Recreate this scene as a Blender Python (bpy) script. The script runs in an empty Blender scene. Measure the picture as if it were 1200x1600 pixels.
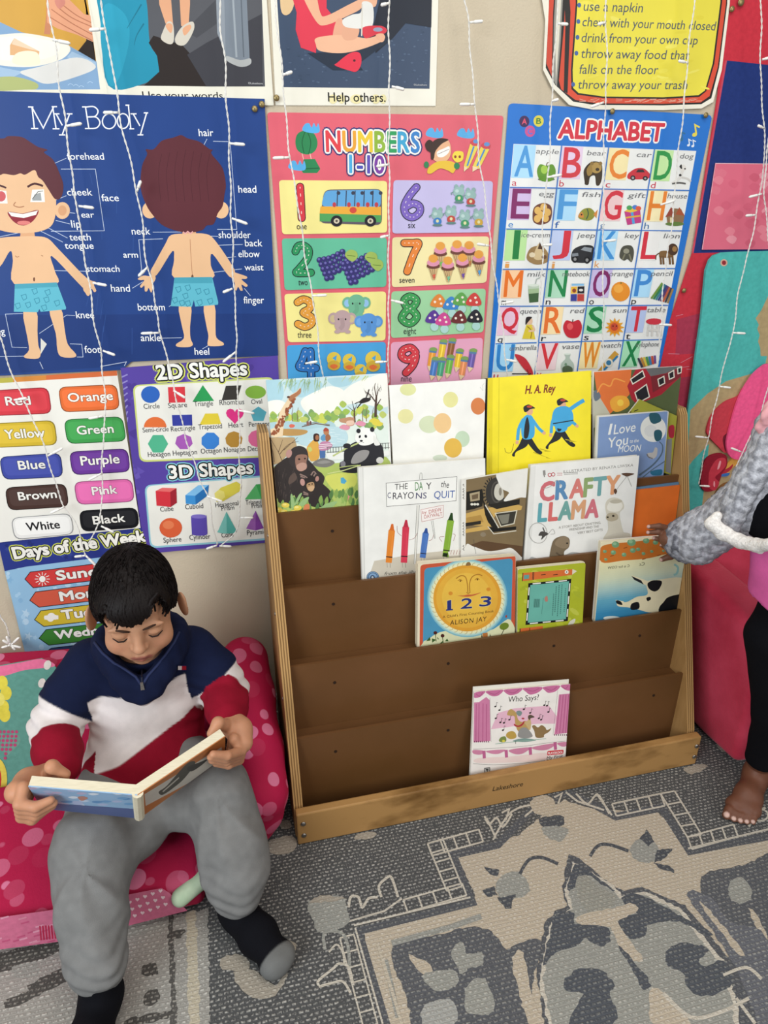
import bpy, bmesh, math, random
import numpy as np
from mathutils import Vector, Matrix

random.seed(7)
rng = np.random.default_rng(7)
SC = bpy.context.scene
COL = SC.collection

# ------------------------------------------------------------------ camera
F = 1060.0                       # focal length in pixels of a 1200 x 1600 frame
CX, CY = 600.0, 800.0
CAM = np.array([0.0, -1.35, 1.16])
_x = np.array([4686.0, -465.0, F]); _x /= np.linalg.norm(_x)
_d = np.array([(465 * 2400.0 - F * F) / 4686, 2400.0, F]); _d /= np.linalg.norm(_d)
_y = np.cross(_x, _d)
if _y[2] < 0: _y = -_y
RW = np.array([_x, _y, -_d])     # camera (right, down, forward) -> world
cam_data = bpy.data.cameras.new('camera')
cam = bpy.data.objects.new('camera', cam_data); COL.objects.link(cam)
cam_data.sensor_fit = 'HORIZONTAL'; cam_data.sensor_width = 36.0
cam_data.lens = F / 1200.0 * 36.0
cam_data.clip_start = 0.01
_r, _dn, _f = RW[:, 0], RW[:, 1], RW[:, 2]
M = Matrix(((_r[0], -_dn[0], -_f[0], CAM[0]), (_r[1], -_dn[1], -_f[1], CAM[1]), (_r[2], -_dn[2], -_f[2], CAM[2]), (0, 0, 0, 1)))
cam.matrix_world = M
SC.camera = cam

# ------------------------------------------------------------------ light and exposure
SC.view_settings.view_transform = 'Standard'
SC.view_settings.look = 'None'
SC.view_settings.gamma = 1.0
SC.view_settings.use_curve_mapping = False
SC.view_settings.exposure = 0.20
SC.cycles.max_bounces = 8
world = bpy.data.worlds.new('world'); SC.world = world
world.use_nodes = True
world.node_tree.nodes['Background'].inputs[0].default_value = (0.90, 0.95, 1.0, 1)
world.node_tree.nodes['Background'].inputs[1].default_value = 0.27

def area(name, loc, target, sx, sy, power, col):
    l = bpy.data.lights.new(name, 'AREA'); l.shape = 'RECTANGLE'; l.size = sx; l.size_y = sy
    l.energy = power; l.color = col
    o = bpy.data.objects.new(name, l); COL.objects.link(o)
    o.location = loc
    o.rotation_euler = (Vector(target) - Vector(loc)).to_track_quat('-Z', 'Y').to_euler()
    return o
area('window_light', (-1.6, -2.1, 1.45), (0.1, -0.3, 0.4), 1.3, 1.4, 46, (0.88, 0.95, 1.0))
area('window_light_far', (1.9, -2.9, 1.8), (0.4, -0.1, 0.6), 1.3, 1.4, 24, (1.0, 0.98, 0.95))
area('ceiling_light', (0.3, -1.3, 2.6), (0.3, -0.6, 0), 1.6, 1.2, 22, (1.0, 0.96, 0.90))

# ------------------------------------------------------------------ small helpers
def ray(px, py): return RW @ np.array([px - CX, py - CY, F])
def on(px, py, axis, val):
    r = ray(px, py); return CAM + (val - CAM[axis]) / r[axis] * r
def aty(px, py, y): return on(px, py, 1, y)
def flr(px, py, z=0.0): return on(px, py, 2, z)

class Plane:
    """a flat real surface: origin, two unit axes, normal towards the room"""
    def __init__(s, o, ex, ey):
        s.o = np.array(o, float); s.ex = np.array(ex, float) / np.linalg.norm(ex)
        ey = np.array(ey, float); ey -= s.ex * (ey @ s.ex); s.ey = ey / np.linalg.norm(ey)
        s.n = np.cross(s.ex, s.ey)
    def uv(s, px, py):
        r = ray(px, py); t = ((s.o - CAM) @ s.n) / (r @ s.n); p = CAM + t * r - s.o
        return np.array([p @ s.ex, p @ s.ey])
    def w(s, u, v, h=0.0): return s.o + s.ex * u + s.ey * v + s.n * h
WALL = Plane((0, 0, 0), (1, 0, 0), (0, 0, 1))
FLOOR = Plane((0, 0, 0), (1, 0, 0), (0, 1, 0))

def lin(h):
    if not isinstance(h, str): return tuple(h)
    h = h.lstrip('#'); c = [int(h[i:i + 2], 16) / 255 for i in (0, 2, 4)]
    return tuple(x / 12.92 if x <= 0.04045 else ((x + 0.055) / 1.055) ** 2.4 for x in c)

# ------------------------------------------------------------------ materials
MATS = {}
def new_mat(name, rough=0.6, spec=0.3):
    m = bpy.data.materials.new(name); m.use_nodes = True
    b = m.node_tree.nodes['Principled BSDF']
    b.inputs['Roughness'].default_value = rough
    b.inputs['Specular IOR Level'].default_value = spec
    return m, m.node_tree, b
def nd(t, kind, **kw):
    n = t.nodes.new(kind)
    for k, v in kw.items():
        if k.startswith('_'): setattr(n, k[1:], v)
        else: n.inputs[k.replace('_', ' ')].default_value = v
    return n
def coords(t, scale=(1, 1, 1)):
    tc = nd(t, 'ShaderNodeTexCoord'); mp = nd(t, 'ShaderNodeMapping'); mp.inputs['Scale'].default_value = scale
    t.links.new(tc.outputs['Object'], mp.inputs['Vector']); return mp.outputs[0]
def noisy(name, c1, c2, scale=20, rough=0.7, stretch=(1, 1, 1), bump=0.0, bscale=200, spec=0.3, lo=0.35, hi=0.65, detail=4):
    """two colours mixed by noise, with a fine bump"""
    if name in MATS: return MATS[name]
    m, t, b = new_mat(name, rough, spec)
    v = coords(t, stretch)
    n = nd(t, 'ShaderNodeTexNoise', Scale=scale, Detail=detail); t.links.new(v, n.inputs['Vector'])
    r = nd(t, 'ShaderNodeValToRGB'); e = r.color_ramp.elements
    e[0].position = lo; e[1].position = hi
    e[0].color = (*lin(c1), 1); e[1].color = (*lin(c2), 1)
    t.links.new(n.outputs[0], r.inputs[0]); t.links.new(r.outputs[0], b.inputs['Base Color'])
    if bump:
        n2 = nd(t, 'ShaderNodeTexNoise', Scale=bscale, Detail=2); t.links.new(coords(t), n2.inputs['Vector'])
        bp = nd(t, 'ShaderNodeBump', Strength=bump, Distance=0.002); t.links.new(n2.outputs[0], bp.inputs['Height'])
        t.links.new(bp.outputs[0], b.inputs['Normal'])
    MATS[name] = m; return m
def attr_mat(name, rough=0.45, spec=0.3, bump=0.0, bscale=300, var=0.0, vscale=60, sheen=0.0, sss=0.0):
    """colour read from the mesh's own print or cloth colour"""
    if name in MATS: return MATS[name]
    m, t, b = new_mat(name, rough, spec)
    a = nd(t, 'ShaderNodeVertexColor', _layer_name='Col')
    out = a.outputs[0]
    if var:
        n = nd(t, 'ShaderNodeTexNoise', Scale=vscale, Detail=4); t.links.new(coords(t), n.inputs['Vector'])
        mr = nd(t, 'ShaderNodeMapRange'); mr.inputs['To Min'].default_value = 1 - var; mr.inputs['To Max'].default_value = 1 + var
        mr.inputs['From Min'].default_value = 0.3; mr.inputs['From Max'].default_value = 0.7
        t.links.new(n.outputs[0], mr.inputs[0])
        mx = nd(t, 'ShaderNodeMix', _data_type='RGBA', _blend_type='MULTIPLY'); mx.inputs[0].default_value = 1
        cb = nd(t, 'ShaderNodeCombineColor')
        for i in range(3): t.links.new(mr.outputs[0], cb.inputs[i])
        t.links.new(out, mx.inputs[6]); t.links.new(cb.outputs[0], mx.inputs[7]); out = mx.outputs[2]
    t.links.new(out, b.inputs['Base Color'])
    if bump:
        n2 = nd(t, 'ShaderNodeTexNoise', Scale=bscale, Detail=3); t.links.new(coords(t), n2.inputs['Vector'])
        bp = nd(t, 'ShaderNodeBump', Strength=bump, Distance=0.002); t.links.new(n2.outputs[0], bp.inputs['Height'])
        t.links.new(bp.outputs[0], b.inputs['Normal'])
    if sheen: b.inputs['Sheen Weight'].default_value = sheen
    if sss:
        b.inputs['Subsurface Weight'].default_value = sss
        b.inputs['Subsurface Radius'].default_value = (0.01, 0.004, 0.002); b.inputs['Subsurface Scale'].default_value = 0.5
    MATS[name] = m; return m
def plain(name, c, rough=0.6, spec=0.3, metal=0.0):
    if name in MATS: return MATS[name]
    m, t, b = new_mat(name, rough, spec)
    n = nd(t, 'ShaderNodeTexNoise', Scale=35.0, Detail=3); t.links.new(coords(t), n.inputs['Vector'])
    r = nd(t, 'ShaderNodeValToRGB'); l = lin(c)
    r.color_ramp.elements[0].color = (*[x * 0.93 for x in l], 1); r.color_ramp.elements[1].color = (*[min(1, x * 1.07) for x in l], 1)
    t.links.new(n.outputs[0], r.inputs[0]); t.links.new(r.outputs[0], b.inputs['Base Color'])
    b.inputs['Metallic'].default_value = metal
    MATS[name] = m; return m

PRINT = attr_mat('laminated_print', 0.38, 0.25, var=0.05, vscale=9)
COVER = attr_mat('book_cover_print', 0.42, 0.25, var=0.05, vscale=25)
FELT = attr_mat('felt', 0.9, 0.1, bump=0.1, bscale=500, var=0.08, vscale=120)

# ------------------------------------------------------------------ objects
WLOC = {}
def thing(name, label, cat, loc=(0, 0, 0), group=None):
    o = bpy.data.objects.new(name, None); COL.objects.link(o)
    o.empty_display_size = 0.05; o.location = loc; WLOC[o] = np.array(loc, float)
    tag(o, label, cat, group); return o
def tag(o, label, cat, group=None):
    o['label'] = label; o['category'] = cat
    if group: o['group'] = group
def mk(name, V, Fc, mat, parent=None, cols=None, mids=None, smooth=False, loc=None, kind=None, cols2=None):
    """one mesh object; V in world coordinates. cols: one colour per face (F,3) or per vertex (V,3)"""
    V = np.asarray(V, float)
    base = np.zeros(3)
    if parent is not None: base = WLOC[parent]
    if loc is None: loc = base if parent is not None else (V.min(0) + V.max(0)) / 2 * np.array([1, 1, 0]) + np.array([0, 0, V[:, 2].min()])
    loc = np.array(loc, float)
    me = bpy.data.meshes.new(name)
    me.from_pydata((V - loc).tolist(), [], [tuple(int(i) for i in f) for f in Fc])
    mats = mat if isinstance(mat, (list, tuple)) else [mat]
    for m in mats: me.materials.append(m)
    if mids is not None:
        me.polygons.foreach_set('material_index', np.asarray(mids, np.int32))
    for nm, cc in (('Col', cols), ('Col2', cols2)):
        if cc is None: continue
        cc = np.asarray(cc, np.float32)
        if len(cc) == len(Fc) and not (len(Fc) == len(V) and smooth):
            ca = me.color_attributes.new(nm, 'FLOAT_COLOR', 'CORNER')
            n = [len(f) for f in Fc]; d = np.repeat(cc, n, axis=0)
        else:
            ca = me.color_attributes.new(nm, 'FLOAT_COLOR', 'POINT'); d = cc
        d = np.concatenate([d, np.ones((len(d), 1), np.float32)], 1)
        ca.data.foreach_set('color', d.ravel())
    if smooth: me.polygons.foreach_set('use_smooth', np.ones(len(me.polygons), bool))
    me.update()
    o = bpy.data.objects.new(name, me); COL.objects.link(o)
    if parent is not None:
        o.parent = parent; o.location = loc - base
    else: o.location = loc
    WLOC[o] = loc
    if kind: o['kind'] = kind
    return o
def struct(name, V, Fc, mat, **k): return mk(name, V, Fc, mat, kind='structure', **k)

class Geo:
    """collects boxes, tubes, prisms into one mesh with material ids"""
    def __init__(s): s.V = []; s.F = []; s.m = []
    def add(s, V, Fc, m=0):
        b = len(s.V); s.V += [tuple(v) for v in V]; s.F += [tuple(b + i for i in f) for f in Fc]; s.m += [m] * len(Fc); return s
    def hexa(s, b, t, m=0):
        """b, t: four corners each (counter-clockwise seen from t side)"""
        return s.add(list(b) + list(t), [(3, 2, 1, 0), (4, 5, 6, 7), (0, 1, 5, 4), (1, 2, 6, 5), (2, 3, 7, 6), (3, 0, 4, 7)], m)
    def box(s, lo, hi, m=0):
        x0, y0, z0 = lo; x1, y1, z1 = hi
        return s.hexa([(x0, y0, z0), (x1, y0, z0), (x1, y1, z0), (x0, y1, z0)], [(x0, y0, z1), (x1, y0, z1), (x1, y1, z1), (x0, y1, z1)], m)
    def tube(s, pts, r, n=8, m=0, cap=True):
        pts = [np.array(p, float) for p in pts]; k = len(pts)
        rs = r if hasattr(r, '__len__') else [r] * k
        t0 = pts[1] - pts[0]; t0 /= np.linalg.norm(t0)
        a = np.cross(t0, (0, 0, 1)); 
        if np.linalg.norm(a) < 1e-3: a = np.cross(t0, (1, 0, 0))
        a /= np.linalg.norm(a); V = []
        for i in range(k):
            t = pts[min(i + 1, k - 1)] - pts[max(i - 1, 0)]; t /= (np.linalg.norm(t) + 1e-12)
            a = a - t * (a @ t); a /= np.linalg.norm(a); b = np.cross(t, a)
            for j in range(n):
                th = 2 * math.pi * j / n; V.append(pts[i] + rs[i] * (math.cos(th) * a + math.sin(th) * b))
        Fc = [(i * n + j, i * n + (j + 1) % n, (i + 1) * n + (j + 1) % n, (i + 1) * n + j) for i in range(k - 1) for j in range(n)]
        if cap: Fc += [tuple(range(n - 1, -1, -1)), tuple((k - 1) * n + j for j in range(n))]
        return s.add(V, Fc, m)
    def ball(s, c, r, m=0, n=8):
        c = np.array(c, float); r = np.array(r, float) * np.ones(3); V = [c + (0, 0, r[2])]
        for i in range(1, n):
            ph = math.pi * i / n
            for j in range(2 * n):
                th = math.pi * j / n; V.append(c + r * (math.sin(ph) * math.cos(th), math.sin(ph) * math.sin(th), math.cos(ph)))
        V.append(c - (0, 0, r[2])); w = 2 * n
        Fc = [(0, 1 + j, 1 + (j + 1) % w) for j in range(w)]
        Fc += [(1 + i * w + j, 1 + (i + 1) * w + j, 1 + (i + 1) * w + (j + 1) % w, 1 + i * w + (j + 1) % w) for i in range(n - 2) for j in range(w)]
        e = len(V) - 1; Fc += [(1 + (n - 2) * w + (j + 1) % w, 1 + (n - 2) * w + j, e) for j in range(w)]
        return s.add(V, Fc, m)
    def done(s, name, mat, parent=None, **k): return mk(name, s.V, s.F, mat, parent, mids=s.m, **k)
def bevel(o, w, seg=2):
    b = o.modifiers.new('bevel', 'BEVEL'); b.width = w; b.segments = seg; b.limit_method = 'ANGLE'; return o

# ------------------------------------------------------------------ flat printed artwork
def catmull(P, n=6, closed=True):
    P = [np.array(p, float) for p in P]; k = len(P); out = []
    rngk = range(k) if closed else range(k - 1)
    for i in rngk:
        if closed: a, b, c, d = P[i - 1], P[i], P[(i + 1) % k], P[(i + 2) % k]
        else: a, b, c, d = P[max(i - 1, 0)], P[i], P[i + 1], P[min(i + 2, k - 1)]
        for j in range(n):
            t = j / n
            out.append(0.5 * (2 * b + (c - a) * t + (2 * a - 5 * b + 4 * c - d) * t * t + (3 * b - a - 3 * c + d) * t ** 3))
    if not closed: out.append(P[-1])
    return out
_tcache = {}
def text_mesh(body, offset=0.0, shear=0.0, space=1.0):
    key = (body, round(offset, 4), shear, space)
    if key in _tcache: return _tcache[key]
    cu = bpy.data.curves.new('t', 'FONT'); cu.body = body; cu.offset = offset; cu.shear = shear; cu.resolution_u = 3; cu.space_character = space
    ob = bpy.data.objects.new('t', cu); COL.objects.link(ob)
    dg = bpy.context.evaluated_depsgraph_get()
    me = bpy.data.meshes.new_from_object(ob.evaluated_get(dg), depsgraph=dg)
    V = np.array([v.co[:2] for v in me.vertices]) if len(me.vertices) else np.zeros((0, 2))
    Fc = [tuple(p.vertices) for p in me.polygons]
    bpy.data.objects.remove(ob); bpy.data.meshes.remove(me); bpy.data.curves.remove(cu)
    _tcache[key] = (V, Fc); return V, Fc
CAPH = None
def cap_height():
    global CAPH
    if CAPH is None: CAPH = float(text_mesh('H')[0][:, 1].max())
    return CAPH

class Art:
    def __init__(s, plane, off=0.0012, step=3e-6):
        s.p = plane; s.h = off; s.step = step; s.V = []; s.F = []; s.C = []; s.C2 = []; s.x0 = s.y0 = 0.0; s.k = 1.0; s.second = None; s.clip = None
    def fr(s, x0, y0, k): s.x0, s.y0, s.k = x0, y0, k; return s
    def P(s, q): return s.p.uv(s.x0 + q[0] / s.k, s.y0 + q[1] / s.k)
    def raw(s, UV, Fc, col):
        if s.clip is not None:
            K = s.clip; n = len(K); A = np.array(UV, float)
            side = [(K[(i + 1) % n][0] - K[i][0]) * (A[:, 1] - K[i][1]) - (K[(i + 1) % n][1] - K[i][1]) * (A[:, 0] - K[i][0]) for i in range(n)]
            if min(x.min() for x in side) < 0:
                U2, F2 = [], []
                for f in Fc:
                    P = [A[i] for i in f]
                    for i in range(n):
                        a, e = K[i], K[(i + 1) % n] - K[i]; Q = []
                        d = [e[0] * (p[1] - a[1]) - e[1] * (p[0] - a[0]) for p in P]
                        for j in range(len(P)):
                            k = (j + 1) % len(P)
                            if d[j] >= 0: Q.append(P[j])
                            if (d[j] >= 0) != (d[k] >= 0): Q.append(P[j] + (P[k] - P[j]) * d[j] / (d[j] - d[k]))
                        P = Q
                        if len(P) < 3: break
                    if len(P) >= 3: F2.append(tuple(range(len(U2), len(U2) + len(P)))); U2 += P
                if not F2: return
                UV, Fc = U2, F2
        s.h += s.step; b = len(s.V)
        s.V += [s.p.w(u, v, s.h) for u, v in UV]
        c = lin(col); c2 = lin(s.second) if s.second else c
        for f in Fc:
            f = tuple(f)
            a = sum(UV[f[i]][0] * UV[f[(i + 1) % len(f)]][1] - UV[f[(i + 1) % len(f)]][0] * UV[f[i]][1] for i in range(len(f)))
            if a < 0: f = f[::-1]
            s.F.append(tuple(b + i for i in f)); s.C.append(c); s.C2.append(c2)
    def poly(s, pts, col): s.raw([s.P(q) for q in pts], [tuple(range(len(pts)))], col)
    def blob(s, pts, col, n=5): s.poly(catmull(pts, n), col)
    def ell(s, cx, cy, rx, ry=None, col='#000000', rot=0, n=20, a0=0, a1=360):
        ry = rx if ry is None else ry; r = math.radians(rot); cr, sr = math.cos(r), math.sin(r); pts = []
        full = (a1 - a0) >= 360
        for i in range(n if full else n + 1):
            a = math.radians(a0 + (a1 - a0) * i / n); x, y = rx * math.cos(a), ry * math.sin(a)
            pts.append((cx + x * cr - y * sr, cy + x * sr + y * cr))
        s.poly(pts, col)
    def ring(s, cx, cy, rx, ry, w, col, rot=0, n=24):
        r = math.radians(rot); cr, sr = math.cos(r), math.sin(r)
        s.stroke([(cx + rx * math.cos(a) * cr - ry * math.sin(a) * sr, cy + rx * math.cos(a) * sr + ry * math.sin(a) * cr) for a in np.linspace(0, 2 * math.pi, n, endpoint=False)], w, col, closed=True)
    def rrect(s, quad, r, col, n=4):
        """rounded quad; corners listed round the shape"""
        Q = [np.array(q, float) for q in quad]; pts = []
        for i in range(4):
            a, b, c = Q[i - 1], Q[i], Q[(i + 1) % 4]
            d1 = (a - b); l1 = np.linalg.norm(d1); d2 = (c - b); l2 = np.linalg.norm(d2)
            r1 = min(r, l1 * .49); r2 = min(r, l2 * .49)
            p, q = b + d1 / l1 * r1, b + d2 / l2 * r2
            for j in range(n + 1):
                t = j / n; pts.append((1 - t) ** 2 * p + 2 * t * (1 - t) * b + t * t * q)
        s.poly(pts, col); return pts
    def box(s, x0, y0, x1, y1, col, r=0):
        q = [(x0, y0), (x1, y0), (x1, y1), (x0, y1)]
        if r: s.rrect(q, r, col)
        else: s.poly(q, col)
    def stroke(s, pts, w, col, closed=False, taper=None):
        P = [np.array(p, float) for p in pts]; Q = [P[0]]
        for p in P[1:]:
            if np.linalg.norm(p - Q[-1]) > 1e-6: Q.append(p)
        k = len(Q)
        if k < 2: return
        L = []; R = []
        for i in range(k):
            a = Q[i - 1] if (i > 0 or closed) else None; c = Q[(i + 1) % k] if (i < k - 1 or closed) else None
            d = np.zeros(2)
            if a is not None: d = d + (Q[i] - a) / np.linalg.norm(Q[i] - a)
            if c is not None: d = d + (c - Q[i]) / np.linalg.norm(c - Q[i])
            d = d / (np.linalg.norm(d) + 1e-9); nrm = np.array([-d[1], d[0]])
            sc = 1.0
            if a is not None and c is not None:
                e = (c - Q[i]) / np.linalg.norm(c - Q[i]); sc = min(2.0, 1 / max(0.3, abs(d @ e)))
            ww = w * (1 if taper is None else 1 + (taper - 1) * i / (k - 1)) / 2
            L.append(s.P(Q[i] + nrm * ww * sc)); R.append(s.P(Q[i] - nrm * ww * sc))
        UV = L + R; n = k if closed else k - 1
        s.raw(UV, [(i, (i + 1) % k, k + (i + 1) % k, k + i) for i in range(n)], col)
    def curve(s, pts, w, col, closed=False, n=5, taper=None): s.stroke(catmull(pts, n, closed), w, col, closed, taper)
    def _frame(s, a, b, h):
        A, B = s.P(a), s.P(b); d = B - A; wid = np.linalg.norm(d); d = d / wid; up = np.array([-d[1], d[0]])
        k = s.P((a[0], a[1] - h)) - A; return A, d, up, wid, abs(k @ up)
    def _stamp(s, A, d, up, V, Fc, sx, sy, rad, col):
        """lay one glyph run down several times, shifted round a circle, to fatten it"""
        n = 1 if rad <= 0 else (6 if rad < 0.0011 else 12)
        for i in range(n):
            t = 2 * math.pi * i / n; o = d * rad * math.cos(t) + up * rad * math.sin(t) if rad > 0 else 0
            s.raw([A + d * (v[0] * sx) + up * (v[1] * sy) + o for v in V], Fc, col)
        if n > 1: s.raw([A + d * (v[0] * sx) + up * (v[1] * sy) for v in V], Fc, col)
    def text(s, body, a, b, h, col, out=(), bold=0.0, shear=0.0, fit=True, mirror=False, space=1.0, snap=False):
        """baseline from a to b (pixels), cap height h pixels; out = [(extra, colour), ...] outlines drawn first"""
        A, d, up, wid, hh = s._frame(a, b, h); sc = hh / cap_height(); off = 0.0
        V0, Fc = text_mesh(body, off, shear, space)
        if not len(V0): return
        mn, mx = V0[:, 0].min(), V0[:, 0].max(); sx = wid / (mx - mn) if fit else sc
        V = V0.copy(); V[:, 0] -= mn
        if mirror: V[:, 0] = (mx - mn) - V[:, 0]
        if snap:
            y0, y1 = V[:, 1].min(), V[:, 1].max(); V[:, 1] = (V[:, 1] - y0) / (y1 - y0) * cap_height()
        ex = max(0.0, bold - 0.004) * sc * 0.8
        for o, c in out: s._stamp(A, d, up, V, Fc, sx, sc, ex + o * sc * 0.8, c)
        s._stamp(A, d, up, V, Fc, sx, sc, ex, col)
    def letters(s, body, a, b, h, cols, out=(), bold=0.0):
        """one word whose letters have their own colours"""
        A, d, up, wid, hh = s._frame(a, b, h); sc = hh / cap_height(); adv = [0.0]
        for i in range(len(body)):
            V, _ = text_mesh(body[:i + 1], 0.0); adv.append(float(V[:, 0].max()) + 0.06)
        sx = wid / (adv[-1] - 0.06); ex = max(0.0, bold - 0.004) * sc * 0.8
        for o, c in list(out) + [(0, None)]:
            for i, ch in enumerate(body):
                if ch == ' ': continue
                V, Fc = text_mesh(ch); V = V.copy(); V[:, 0] += adv[i] - V[:, 0].min()
                s._stamp(A, d, up, V, Fc, sx, sc, ex + o * sc * 0.8, c or cols[i % len(cols)])
    def worm(s, pts, w, col):
        """thick round-ended line that may cross itself"""
        h0 = s.h; st = s.step; s.step = st * 0.12
        for i in range(len(pts)):
            s.ell(pts[i][0], pts[i][1], w / 2, w / 2, col, n=12)
            if i + 1 < len(pts): s.stroke([pts[i], pts[i + 1]], w, col)
        s.step = st
    def arc_star(s, cx, cy, r1, r2, n, col, rot=0):
        s.poly([(cx + (r1 if i % 2 == 0 else r2) * math.cos(math.radians(rot) + math.pi * i / n), cy + (r1 if i % 2 == 0 else r2) * math.sin(math.radians(rot) + math.pi * i / n)) for i in range(2 * n)], col)
    def ngon(s, cx, cy, r, n, col, rot=-90, sq=1.0):
        s.poly([(cx + r * math.cos(math.radians(rot) + 2 * math.pi * i / n), cy + sq * r * math.sin(math.radians(rot) + 2 * math.pi * i / n)) for i in range(n)], col)
    def heart(s, cx, cy, r, col):
        pts = []
        for i in range(20):
            t = 2 * math.pi * i / 20
            pts.append((cx + r * math.sin(t) ** 3, cy - r * (13 * math.cos(t) - 5 * math.cos(2 * t) - 2 * math.cos(3 * t) - math.cos(4 * t)) / 16))
        s.poly(pts, col)
    def sheet(s, quad, col, th=0.0008, r=0):
        """the paper itself: a thin solid sheet under the print"""
        Q = [np.array(q, float) for q in quad]
        if r:
            pts = []
            for i in range(4):
                a, b, c = Q[i - 1], Q[i], Q[(i + 1) % 4]
                d1 = (a - b) / np.linalg.norm(a - b); d2 = (c - b) / np.linalg.norm(c - b)
                for j in range(5):
                    t = j / 4; pts.append((1 - t) ** 2 * (b + d1 * r) + 2 * t * (1 - t) * b + t * t * (b + d2 * r))
        else: pts = Q
        UV = np.array([s.P(q) for q in Q]); n = len(UV)
        cr = [np.cross(UV[(i + 1) % n] - UV[i], UV[(i + 2) % n] - UV[(i + 1) % n]) for i in range(n)]
        if min(cr) > 0 or max(cr) < 0: s.clip = list(UV if cr[0] > 0 else UV[::-1])     # print stops at the paper's edge
        return s.solid(pts, col, th)
    def solid(s, pts, col, th=0.0008):
        UV = [s.P(q) for q in pts]; n = len(UV)
        a = sum(UV[i][0] * UV[(i + 1) % n][1] - UV[(i + 1) % n][0] * UV[i][1] for i in range(n))
        if a < 0: UV = UV[::-1]
        b = len(s.V); c = lin(col); c2 = lin(s.second) if s.second else c
        s.V += [s.p.w(u, v, s.h - th) for u, v in UV] + [s.p.w(u, v, s.h) for u, v in UV]
        fs = [tuple(b + i for i in range(n - 1, -1, -1)), tuple(b + n + i for i in range(n))] + [(b + i, b + (i + 1) % n, b + n + (i + 1) % n, b + n + i) for i in range(n)]
        s.F += fs; s.C += [c] * len(fs); s.C2 += [c2] * len(fs)
    def done(s, name, mat, parent=None, **k): 
        return mk(name, s.V, s.F, mat, parent, cols=s.C, **k)

# ------------------------------------------------------------------ smooth organic shapes (distance fields meshed)
def smin(a, b, k):
    if k <= 0: return np.minimum(a, b)
    h = np.clip(0.5 + 0.5 * (b - a) / k, 0, 1); return b * (1 - h) + a * h - k * h * (1 - h)
class Body:
    """union of tapered limbs and ellipsoids, meshed as one continuous skin"""
    def __init__(s): s.items = []
    def cone(s, a, b, ra, rb, k=0.012, cut=False): s.items.append(('c', np.array(a, float), np.array(b, float), ra, rb, k, cut)); return s
    def chain(s, pts, rs, k=0.012):
        for i in range(len(pts) - 1): s.cone(pts[i], pts[i + 1], rs[i], rs[i + 1], k)
        return s
    def ell(s, c, r, k=0.012, R=None, cut=False):
        s.items.append(('e', np.array(c, float), np.array(r, float) * np.ones(3), np.eye(3) if R is None else np.array(R, float), None, k, cut)); return s
    def half(s, p, n, k=0.004): s.items.append(('h', np.array(p, float), np.array(n, float) / np.linalg.norm(n), None, None, k, True)); return s   # removes the side n points to
    def mesh(s, h, disp=None):
        lo = np.full(3, 1e9); hi = -lo
        for it in s.items:
            if it[6]: continue
            if it[0] == 'c':
                r = max(it[3], it[4]); lo = np.minimum(lo, np.minimum(it[1], it[2]) - r); hi = np.maximum(hi, np.maximum(it[1], it[2]) + r)
            else:
                r = it[2].max(); lo = np.minimum(lo, it[1] - r); hi = np.maximum(hi, it[1] + r)
        lo -= 4 * h + 0.012; hi += 4 * h + 0.012
        n = np.ceil((hi - lo) / h).astype(int) + 1
        ax = [lo[i] + h * np.arange(n[i]) for i in range(3)]
        D = np.full(n, 0.5, np.float32)
        for it in s.items:
            kind, k, cut = it[0], it[5], it[6]
            if kind == 'h': i0 = np.zeros(3, int); i1 = n
            else:
                if kind == 'c': r = max(it[3], it[4]); a = np.minimum(it[1], it[2]) - r; b = np.maximum(it[1], it[2]) + r
                else: r = it[2].max(); a = it[1] - r; b = it[1] + r
                mg = k + 4 * h + 0.015
                i0 = np.clip(np.floor((a - mg - lo) / h).astype(int), 0, n); i1 = np.clip(np.ceil((b + mg - lo) / h).astype(int) + 1, 0, n)
            sl = tuple(slice(i0[i], i1[i]) for i in range(3))
            P = np.stack(np.meshgrid(*[ax[i][i0[i]:i1[i]] for i in range(3)], indexing='ij'), -1)
            if kind == 'c':
                A, B = it[1], it[2]; ab = B - A; t = np.clip(((P - A) @ ab) / (ab @ ab + 1e-12), 0, 1)
                d = np.linalg.norm(P - A - t[..., None] * ab, axis=-1) - (it[3] + (it[4] - it[3]) * t)
            elif kind == 'e':
                q = (P - it[1]) @ it[3].T; k0 = np.linalg.norm(q / it[2], axis=-1); k1 = np.linalg.norm(q / it[2] ** 2, axis=-1)
                d = k0 * (k0 - 1) / np.maximum(k1, 1e-6)
            else: d = -((P - it[1]) @ it[2])
            if cut: D[sl] = -smin(-D[sl], d if kind != 'h' else d, k) if kind != 'h' else -smin(-D[sl], d, k)
            else: D[sl] = smin(D[sl], d, k)
        if disp is not None:
            P = np.stack(np.meshgrid(*ax, indexing='ij'), -1); near = np.abs(D) < 0.03
            D[near] += disp(P[near])
        return nets(D, lo, h)
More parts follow.
